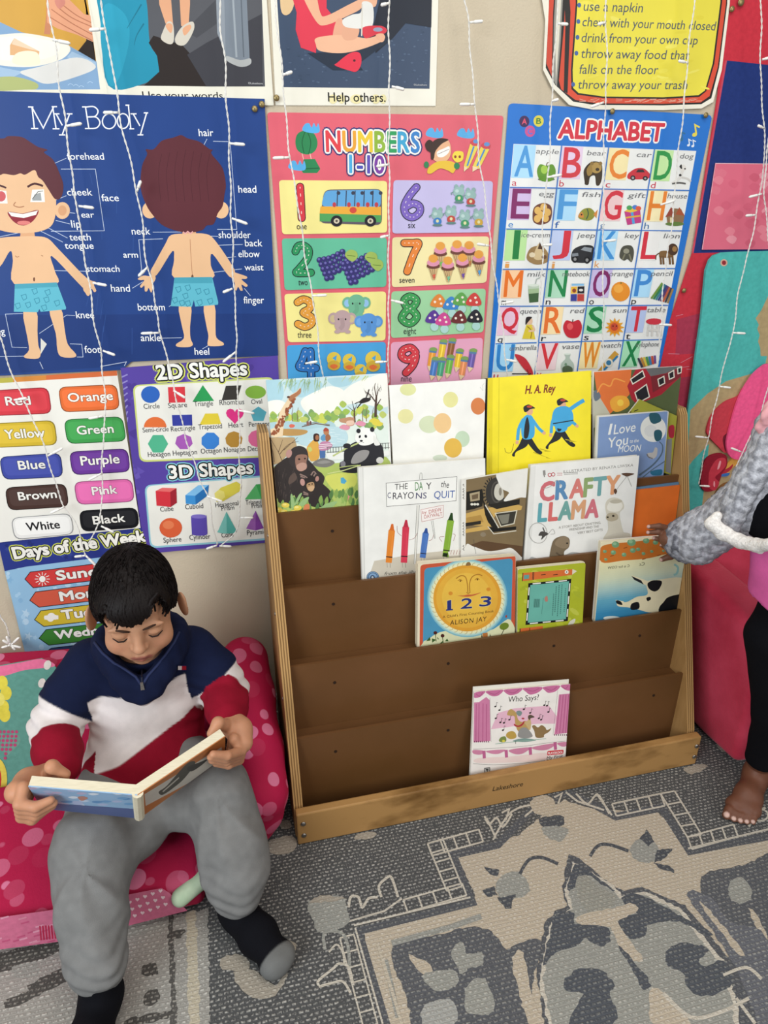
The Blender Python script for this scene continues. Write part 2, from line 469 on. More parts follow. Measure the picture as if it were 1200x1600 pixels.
def nets(D, lo, h):
    s = D < 0; n = np.array(D.shape) - 1
    acc = np.zeros((*n, 3), np.float32); cnt = np.zeros(n, np.float32)
    cor = [(i, j, k) for i in (0, 1) for j in (0, 1) for k in (0, 1)]
    def sub(A, c): return A[c[0]:c[0] + n[0], c[1]:c[1] + n[1], c[2]:c[2] + n[2]]
    for a in cor:
        for ax in range(3):
            if a[ax]: continue
            b = list(a); b[ax] = 1; sa, sb = sub(s, a), sub(s, b); x = sa != sb
            da, db = sub(D, a)[x], sub(D, b)[x]; t = da / (da - db)
            pos = np.tile(np.array(a, np.float32), (len(t), 1)); pos[:, ax] += t
            acc[x] += pos; cnt[x] += 1
    act = cnt > 0; idx = np.full(n, -1, np.int64); idx[act] = np.arange(act.sum())
    base = np.argwhere(act); V = lo + h * (base + acc[act] / cnt[act][:, None])
    Fc = []
    for ax in range(3):
        u, v = (ax + 1) % 3, (ax + 2) % 3
        sl0 = [slice(None)] * 3; sl1 = [slice(None)] * 3
        sl0[ax] = slice(0, -1); sl1[ax] = slice(1, None)
        x = np.argwhere(s[tuple(sl0)] != s[tuple(sl1)])
        x = x[(x[:, u] > 0) & (x[:, v] > 0) & (x[:, u] < n[u]) & (x[:, v] < n[v])]
        if not len(x): continue
        eu = np.zeros(3, int); eu[u] = 1; ev = np.zeros(3, int); ev[v] = 1
        q = np.stack([idx[tuple((x - eu - ev).T)], idx[tuple((x - ev).T)], idx[tuple(x.T)], idx[tuple((x - eu).T)]], 1)
        fl = ~s[tuple(x.T)]; q[fl] = q[fl][:, ::-1]; Fc.append(q)
    return V, np.concatenate(Fc)
def relax(V, Fc, it=2, lam=0.5):
    E = np.concatenate([Fc[:, [0, 1]], Fc[:, [1, 2]], Fc[:, [2, 3]], Fc[:, [3, 0]]])
    for _ in range(it):
        S = np.zeros_like(V); c = np.zeros(len(V))
        np.add.at(S, E[:, 0], V[E[:, 1]]); np.add.at(c, E[:, 0], 1); np.add.at(S, E[:, 1], V[E[:, 0]]); np.add.at(c, E[:, 1], 1)
        V = V + lam * (S / np.maximum(c, 1)[:, None] - V)
    return V
def sstep(x, a, b):
    t = np.clip((x - a) / (b - a), 0, 1); return t * t * (3 - 2 * t)
def mixc(a, b, t): return np.asarray(a)[None] * (1 - t[:, None]) + np.asarray(b)[None] * t[:, None]
def wob(P, f, ph=0.0):
    """smooth pseudo noise for cloth and hair"""
    return (np.sin(P[:, 0] * f + 1.7 * np.sin(P[:, 1] * f * .7 + ph)) + np.sin(P[:, 1] * f * 1.1 + 1.3 * np.sin(P[:, 2] * f * .8 + ph * 2)) + np.sin(P[:, 2] * f * .9 + 1.5 * np.sin(P[:, 0] * f * .6 + ph * 3))) / 3

# ================================================================== the room
wall_m = noisy('wall_paint', '#c0b29a', '#c8bba4', 3, 0.85, bump=0.35, bscale=260, spec=0.15)
g = Geo(); g.box((-2.2, 0, 0), (3.2, 0.1, 2.6)); g.done('wall_back', wall_m, kind='structure')
fl_m = noisy('floor_tile', '#8d8880', '#9a958c', 4, 0.6)
g = Geo(); g.box((-2.2, -3.2, -0.1), (3.2, 0.0, -0.004)); g.done('floor', fl_m, kind='structure')
base_m = noisy('white_trim_paint', '#bdbab2', '#c6c3bb', 5, 0.45)
g = Geo(); g.box((-2.2, -0.012, 0), (3.2, -0.0005, 0.085)); g.box((-2.2, -0.009, 0.085), (3.2, -0.0005, 0.095)); g.box((-2.2, -0.016, 0), (3.2, -0.012, 0.05))
g.done('baseboard_back', base_m, kind='structure')

# ------------------------------------------------------------------ woven rug
def rug_material():
    m, t, b = new_mat('rug_weave', 0.9, 0.1)
    a1 = nd(t, 'ShaderNodeVertexColor', _layer_name='Col'); a2 = nd(t, 'ShaderNodeVertexColor', _layer_name='Col2')
    tc = nd(t, 'ShaderNodeTexCoord'); jn = nd(t, 'ShaderNodeTexNoise', Scale=60.0, Detail=1)
    t.links.new(tc.outputs['Object'], jn.inputs['Vector'])
    jit = nd(t, 'ShaderNodeVectorMath', _operation='SCALE'); jit.inputs['Scale'].default_value = 0.0022
    t.links.new(jn.outputs['Color'], jit.inputs[0])
    add = nd(t, 'ShaderNodeVectorMath', _operation='ADD'); t.links.new(tc.outputs['Object'], add.inputs[0]); t.links.new(jit.outputs[0], add.inputs[1])
    sep = nd(t, 'ShaderNodeSeparateXYZ'); t.links.new(add.outputs[0], sep.inputs[0])
    def mth(op, x, y=None):
        n = nd(t, 'ShaderNodeMath', _operation=op)
        for i, q in enumerate((x, y)):
            if q is None: continue
            if isinstance(q, (int, float)): n.inputs[i].default_value = q
            else: t.links.new(q, n.inputs[i])
        return n.outputs[0]
    yy = mth('DIVIDE', sep.outputs[1], 0.0072); row = mth('FLOOR', yy); odd = mth('MULTIPLY', mth('MODULO', mth('ABSOLUTE', row), 2.0), 0.5)
    xx = mth('ADD', mth('DIVIDE', sep.outputs[0], 0.0095), odd)
    fx = mth('ABSOLUTE', mth('SUBTRACT', mth('FRACT', xx), 0.5)); fy = mth('ABSOLUTE', mth('SUBTRACT', mth('FRACT', yy), 0.5))
    def ss(x, lo, hi):
        r = nd(t, 'ShaderNodeMapRange', _interpolation_type='SMOOTHSTEP'); t.links.new(x, r.inputs[0])
        r.inputs['From Min'].default_value = lo; r.inputs['From Max'].default_value = hi; r.inputs['To Min'].default_value = 1; r.inputs['To Max'].default_value = 0
        return r.outputs[0]
    mask = mth('MULTIPLY', ss(fx, 0.26, 0.46), ss(fy, 0.14, 0.36))
    n2 = nd(t, 'ShaderNodeTexNoise', Scale=180.0, Detail=2); t.links.new(tc.outputs['Object'], n2.inputs['Vector'])
    mk2 = mth('MULTIPLY', mask, ss(n2.outputs[0], 0.7, 0.35))
    mx = nd(t, 'ShaderNodeMix', _data_type='RGBA'); t.links.new(mk2, mx.inputs[0]); t.links.new(a1.outputs[0], mx.inputs[6]); t.links.new(a2.outputs[0], mx.inputs[7])
    # dark seams between the rows of yarn
    seam = mth('MULTIPLY', ss(fy, 0.5, 0.36), 1.0)
    hs = nd(t, 'ShaderNodeMix', _data_type='RGBA', _blend_type='MULTIPLY'); hs.inputs[0].default_value = 1
    gr = mth('ADD', 0.74, mth('MULTIPLY', seam, 0.26)); cb = nd(t, 'ShaderNodeCombineColor')
    for i in range(3): t.links.new(gr, cb.inputs[i])
    t.links.new(mx.outputs[2], hs.inputs[6]); t.links.new(cb.outputs[0], hs.inputs[7]); t.links.new(hs.outputs[2], b.inputs['Base Color'])
    bp = nd(t, 'ShaderNodeBump', Strength=0.5, Distance=0.002); t.links.new(mk2, bp.inputs['Height']); t.links.new(bp.outputs[0], b.inputs['Normal'])
    return m
DK, DK2 = '#565656', '#c8c4bc'
CR, CR2 = '#c3b5a0', '#e2d8c8'
MD, MD2 = '#9d9c94', '#cbc8bd'
LT = '#cfc6b6'
R = Art(FLOOR, off=0.0, step=6e-6)
R.second = DK2
_c = []
R.V += [(x, y, z) for z in (-0.004, 0.0) for x, y in ((-1.6, -1.9), (2.6, -1.9), (2.6, -0.02), (-1.6, -0.02))]
fs = [(3, 2, 1, 0), (4, 5, 6, 7), (0, 1, 5, 4), (1, 2, 6, 5), (2, 3, 7, 6), (3, 0, 4, 7)]
R.F += fs; R.C += [lin(DK)] * 6; R.C2 += [lin(DK2)] * 6
def rc(c, c2): R.second = c2; return c
def dark(): return rc(DK, DK2)
def cream(): return rc(CR, CR2)
def mid(): return rc(MD, MD2)
def lt(): return rc(LT, '#e6dfd0')
def dk2(): return rc('#54565b', '#94948f')
R.fr(0, 0, 1)
def ragged(pts, col, closed=True):
    UV = [R.P(q) for q in pts]; out = []; rr = random.Random(len(R.F))
    for i in range(len(UV)):
        p, q = UV[i], UV[(i + 1) % len(UV)]; n = max(1, int(np.linalg.norm(q - p) / 0.006))
        for j in range(n): out.append(p + (q - p) * j / n + np.array([rr.uniform(-.0022, .0022), rr.uniform(-.0018, .0018)]))
    R.raw(out, [tuple(range(len(out)))], col)
R.poly = ragged
# the big cream field of the medallion
R.poly([(567, 1453), (745, 1408), (714, 1335), (812, 1304), (862, 1262), (880, 1250), (930, 1264), (1030, 1270), (1078, 1335), (1400, 1270), (1600, 1700), (620, 1700)], cream())
# dark outline of the field
R.stroke([(640, 1720), (560, 1455), (738, 1410), (708, 1336), (778, 1320), (828, 1268), (868, 1248), (884, 1236)], 12, rc('#5c5d61', '#9b9a95'))
R.stroke([(884, 1238), (930, 1258), (962, 1276), (1034, 1262), (1078, 1330), (1300, 1288)], 12, rc('#5c5d61', '#9b9a95'))
# stepped border of small squares: light ladder with dark cells
def ladder(a, b, n, w):
    a, b = np.array(a, float), np.array(b, float); d = b - a; L = np.linalg.norm(d); d = d / L; nn = np.array([-d[1], d[0]])
    # use a vertical-ish offset for the foreshortened floor
    R.stroke([a, b], 2.6, lt()); R.stroke([a + w, b + w], 2.6, lt())
    for i in range(n + 1):
        p = a + (b - a) * i / n; R.stroke([p, p + w], 2.6, lt())
wv = np.array([7.0, 19.0])
ladder((630, 1406), (722, 1380), 4, wv)
ladder((668, 1318), (748, 1296), 4, wv)
ladder((668, 1318), (698, 1392), 5, np.array([24.0, -7.0]))
ladder((956, 1256), (1032, 1240), 4, wv)
ladder((1032, 1240), (1074, 1308), 4, np.array([22.0, -4.0]))
ladder((1074, 1308), (1146, 1288), 4, wv)
ladder((553, 1460), (590, 1600), 6, np.array([-22.0, 6.0]))
R.stroke([(553, 1446), (735, 1402)], 3, lt()); R.stroke([(555, 1450), (598, 1600)], 3, lt()); R.stroke([(1075, 1326), (1250, 1284)], 3, lt())
# zig-zags beside the top flower
R.curve([(757, 1275), (764, 1288), (776, 1278), (786, 1292), (800, 1272)], 3, lt()); R.curve([(772, 1308), (800, 1268), (838, 1258), (820, 1276)], 3, lt())
R.stroke([(760, 1278), (774, 1308), (770, 1312)], 3, lt()); R.stroke([(784, 1270), (796, 1264), (790, 1282)], 3, lt())
R.curve([(900, 1240), (918, 1256), (934, 1242), (952, 1272)], 3, lt()); R.stroke([(932, 1240), (956, 1274)], 3, lt()); R.stroke([(884, 1238), (902, 1252), (944, 1266)], 3, lt()); R.stroke([(866, 1246), (878, 1240), (872, 1256)], 3, lt())
# leaf scrolls on the left border
R.curve([(596, 1402), (592, 1385), (604, 1372), (612, 1372), (622, 1402)], 4, lt()); R.curve([(545, 1418), (548, 1402), (560, 1402), (566, 1418), (576, 1404), (590, 1402)], 4, lt())
R.stroke([(544, 1440), (600, 1424), (628, 1404)], 3, lt())
R.blob([(483, 1408), (528, 1400), (540, 1410), (544, 1445), (500, 1458), (490, 1440)], mid())
R.curve([(508, 1484), (506, 1460), (520, 1455), (536, 1460), (544, 1480), (546, 1510)], 5, mid()); R.curve([(514, 1488), (526, 1476), (536, 1490), (538, 1508)], 3, lt())
R.curve([(498, 1540), (498, 1532), (520, 1514), (530, 1506), (545, 1512), (552, 1540)], 4, lt()); R.curve([(498, 1542), (520, 1536), (536, 1534), (548, 1552)], 4, lt())
# flower at the medallion tip
R.ell(848, 1258, 20, 15, cream()); R.blob([(842, 1280), (856, 1276), (878, 1275), (880, 1288), (866, 1293), (848, 1292)], dk2()); R.blob([(846, 1294), (880, 1292), (888, 1302), (876, 1314), (858, 1310)], mid())
# two leafy sprigs
R.blob([(775, 1380), (800, 1362), (822, 1372), (826, 1396), (800, 1404), (780, 1400)], mid())
for q in ([(755, 1354), (770, 1358), (782, 1360), (776, 1370), (766, 1366)], [(752, 1392), (770, 1384), (778, 1398), (762, 1402)], [(778, 1402), (806, 1398), (798, 1420), (788, 1420)]): R.poly(q, dk2())
R.curve([(812, 1366), (826, 1344), (846, 1340), (872, 1350)], 5, dk2())
R.blob([(985, 1322), (1010, 1308), (1030, 1326), (1026, 1344), (1004, 1348), (990, 1340)], mid())
for q in ([(1000, 1310), (1012, 1296), (1022, 1316), (1012, 1322)], [(1026, 1328), (1050, 1326), (1040, 1342), (1022, 1348)], [(1020, 1348), (1048, 1354), (1054, 1364), (1034, 1358)]): R.poly(q, dk2())
R.curve([(922, 1338), (934, 1322), (952, 1320), (982, 1330)], 5, dk2())
# left dark leaf panel inside the field
R.blob([(612, 1480), (680, 1462), (740, 1448), (772, 1460), (790, 1482), (800, 1480), (830, 1468), (846, 1480), (830, 1560), (840, 1700), (660, 1700), (640, 1580)], rc('#5f6064', '#a5a39d'))
R.stroke([(612, 1474), (700, 1450), (752, 1432)], 9, mid()); R.stroke([(602, 1500), (622, 1590)], 8, mid())
R.stroke([(590, 1474), (640, 1640)], 5, rc('#c9bda9', '#ddd2c0'))
R.blob([(704, 1490), (720, 1472), (730, 1490), (752, 1488), (752, 1508), (730, 1514), (722, 1524)], mid()); R.blob([(640, 1492), (676, 1512), (668, 1526), (650, 1512)], cream())
R.blob([(660, 1524), (710, 1516), (712, 1540), (680, 1548)], mid()); R.blob([(730, 1540), (758, 1530), (772, 1570), (760, 1586), (728, 1580)], mid()); R.blob([(660, 1574), (704, 1562), (712, 1600), (670, 1620)], rc('#a9a8a2', '#cfccc2'))
R.blob([(800, 1500), (812, 1484), (824, 1510), (832, 1560), (850, 1600), (826, 1600), (808, 1540)], cream())
# right leaf panel
R.blob([(1096, 1374), (1110, 1362), (1160, 1352), (1300, 1320), (1500, 1500), (1300, 1520), (1150, 1460), (1100, 1404)], rc('#5f6064', '#a5a39d'))
R.blob([(1140, 1380), (1160, 1370), (1176, 1396), (1160, 1412), (1140, 1402)], mid()); R.blob([(1170, 1420), (1184, 1430), (1200, 1470), (1188, 1462)], cream())
R.blob([(1075, 1400), (1110, 1402), (1140, 1440), (1200, 1470), (1240, 1640), (1180, 1640), (1140, 1500)], rc('#6c6d73', '#aaa9a4'))
R.blob([(1094, 1412), (1106, 1420), (1160, 1484), (1152, 1492), (1130, 1462)], cream())
# central spade-shaped inner medallion
R.poly([(888, 1334), (906, 1342), (952, 1380), (974, 1392), (1004, 1386), (1070, 1416), (1150, 1510), (1200, 1640), (860, 1700), (850, 1600), (838, 1520), (852, 1440), (870, 1422), (886, 1416), (878, 1390)], rc('#5c5d61', '#9b9a95'))
R.poly([(896, 1348), (960, 1384), (972, 1400), (1010, 1394), (1064, 1420), (1130, 1500), (1150, 1560), (1170, 1700), (876, 1700), (842, 1530), (860, 1440), (890, 1420), (882, 1394)], lt())
R.poly([(897, 1354), (954, 1386), (968, 1404), (1004, 1398), (1060, 1424), (1124, 1504), (1144, 1570), (1160, 1700), (880, 1700), (848, 1532), (868, 1430), (895, 1422), (888, 1394)], mid())
for q in ([(893, 1362), (904, 1352), (950, 1384), (960, 1394), (940, 1382), (916, 1368), (898, 1386), (886, 1392)],
          [(868, 1430), (898, 1426), (898, 1444), (924, 1446), (950, 1452), (952, 1470), (938, 1480), (914, 1466), (896, 1482), (868, 1488), (848, 1510), (856, 1470)],
          [(970, 1404), (1002, 1398), (1050, 1424), (1110, 1456), (1100, 1462), (1068, 1442), (1034, 1440), (1012, 1446), (1008, 1462), (984, 1466), (964, 1448), (976, 1430), (996, 1428)],
          [(1040, 1488), (1062, 1474), (1096, 1478), (1108, 1486), (1092, 1498), (1102, 1510), (1130, 1502), (1146, 1536), (1124, 1552), (1094, 1556), (1070, 1540), (1068, 1520), (1044, 1510)],
          [(880, 1536), (900, 1516), (936, 1514), (960, 1540), (952, 1556), (966, 1590), (930, 1620), (890, 1610), (900, 1570), (910, 1554), (884, 1548)],
          [(968, 1474), (994, 1486), (984, 1494), (1006, 1520), (1016, 1540), (1004, 1546), (990, 1520), (974, 1494)]): R.blob(q, rc('#575a60', '#92928e'), 3)
R.blob([(900, 1376), (916, 1368), (940, 1388), (962, 1400), (958, 1414), (930, 1434), (908, 1412)], rc('#9a988e', '#c3beb0'), 3)
R.blob([(916, 1428), (946, 1422), (986, 1412), (996, 1424), (966, 1440), (980, 1466), (1006, 1500), (990, 1500), (962, 1470), (954, 1450), (920, 1446), (898, 1438)], cream(), 3)
R.blob([(1012, 1560), (1030, 1546), (1080, 1600), (1060, 1640), (1024, 1610)], cream(), 3); R.curve([(1036, 1552), (1080, 1590), (1130, 1580), (1170, 1560)], 6, lt())
R.curve([(1130, 1524), (1166, 1512), (1190, 1530)], 5, lt()); R.curve([(1150, 1560), (1180, 1600)], 5, lt())
# lighter lower-left border of the rug
R.poly([(190, 1440), (310, 1424), (325, 1420), (330, 1700), (-300, 1760), (-300, 1500), (60, 1470)], rc('#a39f97', '#dcd7cc'))
R.poly([(290, 1425), (306, 1423), (314, 1620), (296, 1620)], rc('#c4b9a2', '#ddd4c2'))
for q in ([(262, 1425), (270, 1424), (278, 1620), (268, 1620)],): R.poly(q, rc('#5e5b57', '#b5afa4'))
for q in ([(222, 1510), (244, 1506), (246, 1522), (226, 1526)], [(226, 1552), (246, 1546), (248, 1564), (228, 1572)], [(0, 1490), (96, 1472), (98, 1486), (0, 1520)], [(12, 1562), (100, 1530), (118, 1526), (60, 1556), (16, 1576)], [(44, 1540), (110, 1508), (128, 1520), (60, 1550)], [(262, 1460), (288, 1452), (282, 1466), (266, 1468)], [(204, 1592), (270, 1580), (260, 1592), (200, 1604)]): R.blob(q, rc('#55524e', '#b5afa4'), 3)
R.blob([(20, 1512), (56, 1504), (60, 1524), (24, 1530)], mid(), 3)
# small pale flowers scattered on the dark ground
for q in ([(346, 1498), (376, 1492), (392, 1510), (380, 1520), (348, 1514)], [(366, 1520), (396, 1516), (430, 1540), (444, 1520), (448, 1530), (430, 1556), (400, 1560), (372, 1540)], [(444, 1474), (460, 1472), (462, 1490), (448, 1492)], [(484, 1412), (500, 1400), (540, 1404)], [(556, 1305), (580, 1300), (588, 1306), (570, 1312), (556, 1311)], [(1068, 1200), (1098, 1194), (1104, 1200), (1080, 1210)], [(412, 1318), (450, 1306), (462, 1312), (460, 1330), (430, 1336)], [(436, 1284), (452, 1282), (456, 1292), (440, 1296)], [(1120, 1160), (1140, 1150), (1150, 1160), (1130, 1176)]): R.blob(q, rc('#a99f90', '#cfc6b6'), 3)
R.curve([(1170, 1292), (1180, 1272), (1196, 1262)], 4, lt()); R.ring(1188, 1274, 12, 9, 3, lt())
rug = mk('woven_rug', R.V, R.F, rug_material(), cols=R.C, cols2=R.C2, loc=(0, 0, 0))
tag(rug, 'grey and cream flatwoven rug with a stepped medallion pattern covering the floor', 'rug')

# ================================================================== the display rack
wood = noisy('birch_plywood', '#9a7344', '#b48b58', 6, 0.5, stretch=(2, 6, 1.2), bump=0.1, spec=0.3)
board = noisy('worn_birch_board', '#684720', '#a87f4c', 7, 0.45, stretch=(1.0, 3, 2.2), bump=0.1, lo=0.30, hi=0.50, detail=6)
def ply():
    m, t, b = new_mat('plywood_edge', 0.55, 0.25)
    w = nd(t, 'ShaderNodeTexWave', Scale=62.0, Distortion=0.6, Detail=1); w.bands_direction = 'X'; t.links.new(coords(t), w.inputs['Vector'])
    r = nd(t, 'ShaderNodeValToRGB'); r.color_ramp.elements[0].color = (*lin('#7d5d36'), 1); r.color_ramp.elements[1].color = (*lin('#b8905c'), 1)
    r.color_ramp.elements[0].position = .3; r.color_ramp.elements[1].position = .6
    t.links.new(w.outputs[0], r.inputs[0]); t.links.new(r.outputs[0], b.inputs['Base Color']); return m
plym = ply()
hard = noisy('brown_hardboard', '#5c3d1e', '#6c482a', 4, 0.42, bump=0.06, lo=0.3, hi=0.7, spec=0.35)
dot_m = plain('dark_screw_hole', '#2a1a10', 0.6)
chrome = plain('screw_metal', '#9a948c', 0.3, 0.5, 0.9)
LIP = [(-0.16, 0.637), (-0.205, 0.495), (-0.25, 0.348), (-0.295, 0.208)]       # y, z of each tier's top edge
XL, XR = 0.083, 0.957
rack = thing('display_rack', 'low wooden picture book rack with five brown sloping tiers against the wall', 'bookcase', (0.52, -0.2, 0))
for x0, x1, top in ((0.065, XL, 0.785), (XR, 0.975, 0.775)):
    g = Geo(); prof = [(-0.345, 0.0035), (-0.345, 0.085), (-0.128, top - 0.012), (-0.118, top), (-0.06, top), (-0.03, top - 0.03), (-0.02, 0.0035)]
    n = len(prof); V = [(x0, y, z) for y, z in prof] + [(x1, y, z) for y, z in prof]
    g.add(V, [tuple(range(n))], 0); g.add(V, [tuple(range(2 * n - 1, n - 1, -1))], 0)
    for i in range(n):
        j = (i + 1) % n; g.add([V[i], V[n + i], V[n + j], V[j]], [(0, 1, 2, 3)], 1)
    g.done('side_panel', [wood, plym], rack)
top_y, top_z = -0.105, 0.77
tiers = [(top_y, top_z)] + LIP
for i, (y, z) in enumerate(tiers):
    zb = tiers[i + 1][1] - 0.055 if i < 4 else 0.02
    lean = 0.07; yb = y + 0.0 - lean * (z - zb) * 0.0 + 0.0
    g = Geo(); th = 0.006
    g.hexa([(XL, yb, zb), (XR, yb, zb), (XR, yb + th, zb), (XL, yb + th, zb)], [(XL, y, z), (XR, y, z), (XR, y + th, z), (XL, y + th, z)], 0)
    # small dark screw heads in a row under the lip
    if i > 0:
        for k, x in enumerate((0.16, 0.39, 0.62, 0.86)):
            zz = z - 0.052 + 0.004 * ((k * 7 + i) % 3); c = (x + 0.01 * ((i * 3 + k) % 4), y - 0.0012 + 0.0005, zz)
            g.tube([(c[0], y - 0.0012, zz), (c[0], y + 0.001, zz)], 0.0032, 8, 1)
    g.done('tier_panel', [hard, dot_m], rack)
    if i < 4:
        g = Geo(); yy, zz = tiers[i + 1]; g.box((XL, yy + 0.0065, zz - 0.020), (XR, y, zz - 0.0155)); g.done('tier_ledge', hard, rack)
g = Geo(); g.box((XL, -0.30, 0.012), (XR, -0.04, 0.022)); g.done('tier_ledge', hard, rack)
g = Geo(); g.box((0.067, -0.365, 0.0015), (0.981, -0.346, 0.082)); bb = bevel(g.done('base_board', board, rack), 0.003)
BP = Plane((0.067, -0.365, 0), (1, 0, 0), (0, 0, 1))
a = Art(BP, 0.0003, 1e-5).fr(450, 1200, 3)
a.text('Lakeshore', (958, 108), (1100, 84), 20, '#3a2a18', bold=0.01, shear=0.15)
a.done('printed_name', attr_mat('stamped_ink', 0.7), bb)
for x in (0.08, 0.972):
    for z in (0.026, 0.057):
        Geo().ball((x, -0.366, z), (0.0055, 0.0025, 0.0055), n=6).done('screw', chrome, bb, smooth=True)
for zz in (0.28, 0.45, 0.6):
    Geo().ball((0.0648, -0.30 + 0.25 * (zz - .1), zz), (0.002, 0.004, 0.004), n=5).done('screw', chrome, rack, smooth=True)

# ================================================================== posters on the wall
SK, SK2 = '#e3b78d', '#c98f68'
WHITE = '#e9e6dd'
K1 = (0, 0, 2.6667); K2 = (400, 0, 3); K3 = (800, 0, 3); K4 = (0, 150, 2.727); K5 = (410, 160, 3.077); K6 = (750, 150, 3); K7 = (0, 540, 2.727)
def finish(a, label, name='poster', cat='poster', group='posters taped to the wall', mat=None):
    o = a.done(name, mat or PRINT); tag(o, label, cat, group); return o

# ---- photo poster: sandwich on a plate
a = Art(WALL, 0.0016).fr(0, 0, 5.33)
a.sheet([(-700, -300), (735, -300), (905, 790), (-700, 800)], '#e5e0cf')
a.poly([(-700, -300), (690, -300), (835, 745), (-700, 755)], '#c9983f')
a.blob([(-700, -300), (300, -300), (372, 100), (372, 290), (150, 290), (0, 190), (-700, 190)], '#c99a45')
a.poly([(690, -60), (760, 200), (800, 520), (640, 440), (720, 340), (716, 0)], '#2a211c')
a.poly([(380, -300), (400, -300), (450, -40), (420, 290), (368, 285), (388, 120)], '#c07f5c')
a.poly([(390, -20), (480, -60), (540, -40), (700, 120), (755, 130), (778, 352), (640, 290), (480, 240), (395, 190)], '#d99a78')
for q in ([(430, 80), (590, 190), (770, 290)], [(410, 140), (560, 230), (770, 340)], [(480, 60), (600, 150), (765, 225)], [(520, 40), (640, 130), (760, 190)]): a.curve(q, 8, '#b06f52')
a.blob([(460, 0), (520, -20), (545, 30), (500, 75), (470, 50)], '#c98272')
a.poly([(-700, 190), (0, 185), (180, 270), (520, 350), (805, 515), (835, 745), (-700, 755)], '#7f9fc0')
for q in ([(600, 430), (800, 520), (800, 560), (560, 480)], [(0, 560), (200, 600), (120, 640), (0, 640)]): a.poly(q, '#9db7cf')
a.blob([(-60, 660), (120, 640), (300, 690), (310, 740), (200, 750), (-60, 752)], '#a9b070')
a.blob([(170, 600), (320, 560), (640, 480), (800, 560), (640, 640), (400, 700), (260, 650)], '#d5d3ce')
a.blob([(-200, 300), (0, 290), (220, 280), (480, 330), (575, 380), (578, 440), (480, 510), (250, 560), (0, 545), (-200, 500)], '#e6e0d2')
a.blob([(-200, 320), (0, 310), (220, 305), (440, 350), (500, 400), (440, 470), (240, 510), (0, 500), (-200, 480)], '#ece7da')
a.poly([(120, 320), (330, 430), (325, 470), (85, 460), (85, 380)], '#d8a878')
a.poly([(120, 318), (322, 428), (240, 410), (100, 370)], '#e0c6a8')
a.blob([(110, 480), (150, 440), (230, 425), (310, 440), (335, 500), (320, 540), (200, 550), (110, 525)], '#eadfc4')
for i in range(26):
    x, y = random.uniform(380, 820), random.uniform(600, 735)
    if y > 745 - (x - 380) * .25: a.curve([(x, y), (x + 20, y - 14), (x + 44, y - 2)], 4, '#b4cbe0', n=3)
finish(a, 'photo poster of a sandwich on a white plate, cut off at top left', group='photo posters along the top')

# ---- photo poster: Use your words.
a = Art(WALL, 0.0031).fr(*K1)
a.sheet([(340, -160), (1100, -160), (1140, 440), (455, 440), (453, 395)], '#e3dfcf')
a.poly([(395, -160), (1085, -160), (1104, 362), (452, 358), (408, 0)], '#54555a')
a.blob([(395, -160), (560, -160), (610, 0), (625, 180), (660, 240), (664, 300), (600, 350), (452, 358), (420, 100)], '#238aa6')
a.blob([(440, 20), (520, 60), (540, 160), (500, 320), (455, 350), (420, 160)], '#2b97b3')
for q in ([(590, 20), (560, 70), (530, 120)], [(600, 100), (570, 150), (560, 190)]): a.curve(q, 7, '#1b6f86', taper=.3)
a.poly([(640, 150), (760, 190), (860, 300), (870, 362), (600, 358), (664, 300), (655, 235), (620, 180)], '#2b2422')
a.poly([(860, 180), (1090, 60), (1095, 362), (860, 362), (780, 230)], '#3c3c42')
a.poly([(900, 0), (960, 60), (820, 160), (770, 130)], '#47484d')
a.poly([(655, -160), (700, -160), (722, 110), (690, 100), (664, 20)], '#d8a07c'); a.poly([(740, -160), (790, -160), (792, 20), (785, 120), (755, 110)], '#d8a07c')
a.blob([(680, 130), (700, 92), (722, 105), (724, 172), (706, 186), (672, 165)], '#c9c2b4'); a.blob([(730, 160), (760, 112), (802, 92), (808, 125), (775, 185), (740, 188)], '#c9c2b4')
a.blob([(690, 110), (706, 98), (720, 110), (712, 140)], '#d8a07c'); a.blob([(762, 122), (790, 104), (796, 120), (770, 150)], '#d8a07c')
a.poly([(895, -160), (935, -160), (945, 240), (905, 140)], '#8b929a')
a.poly([(930, -160), (1020, -160), (1040, 250), (990, 275), (940, 240)], '#77808a'); a.stroke([(965, -100), (985, 240)], 8, '#9aa2a9'); a.stroke([(1000, -100), (1015, 240)], 5, '#5c646d')
a.blob([(945, 235), (1000, 252), (1042, 245), (1042, 270), (1000, 280), (945, 255)], '#a9abaa')
a.text('Use your words.', (596, 412), (940, 414), 30, '#17181a', bold=0.01)
a.text('©Lakeshore', (1034, 352), (1094, 353), 8, '#c8c8c8')
finish(a, 'photo poster of feet and a crouching teal shirt, captioned about using words', group='photo posters along the top')

# ---- photo poster: Help others.
a = Art(WALL, 0.0016).fr(*K2)
a.sheet([(60, -160), (858, -160), (841, 497), (92, 494)], '#e6e2d3')
a.poly([(88, -160), (826, -160), (812, 417), (124, 409)], '#3d4c63')
for i in range(130):
    x, y = random.uniform(150, 800), random.uniform(120, 400); a.ell(x, y, random.uniform(3, 9), random.uniform(2, 5), random.choice(['#4d5e77', '#3a495f', '#54657c']), n=6)
a.poly([(620, -160), (826, -160), (820, 130), (700, 110), (640, 180), (560, 250), (540, 160)], '#232833')
a.poly([(240, 250), (480, 240), (600, 160), (625, 190), (480, 300), (500, 330), (360, 330)], '#26303f')
a.blob([(120, -160), (190, -160), (180, 10), (150, 70), (115, 40)], '#d9b98c')
a.poly([(160, -40), (330, -60), (330, 40), (380, 100), (380, 160), (285, 185), (280, 250), (210, 225), (185, 140), (190, 60)], '#d43b4e')
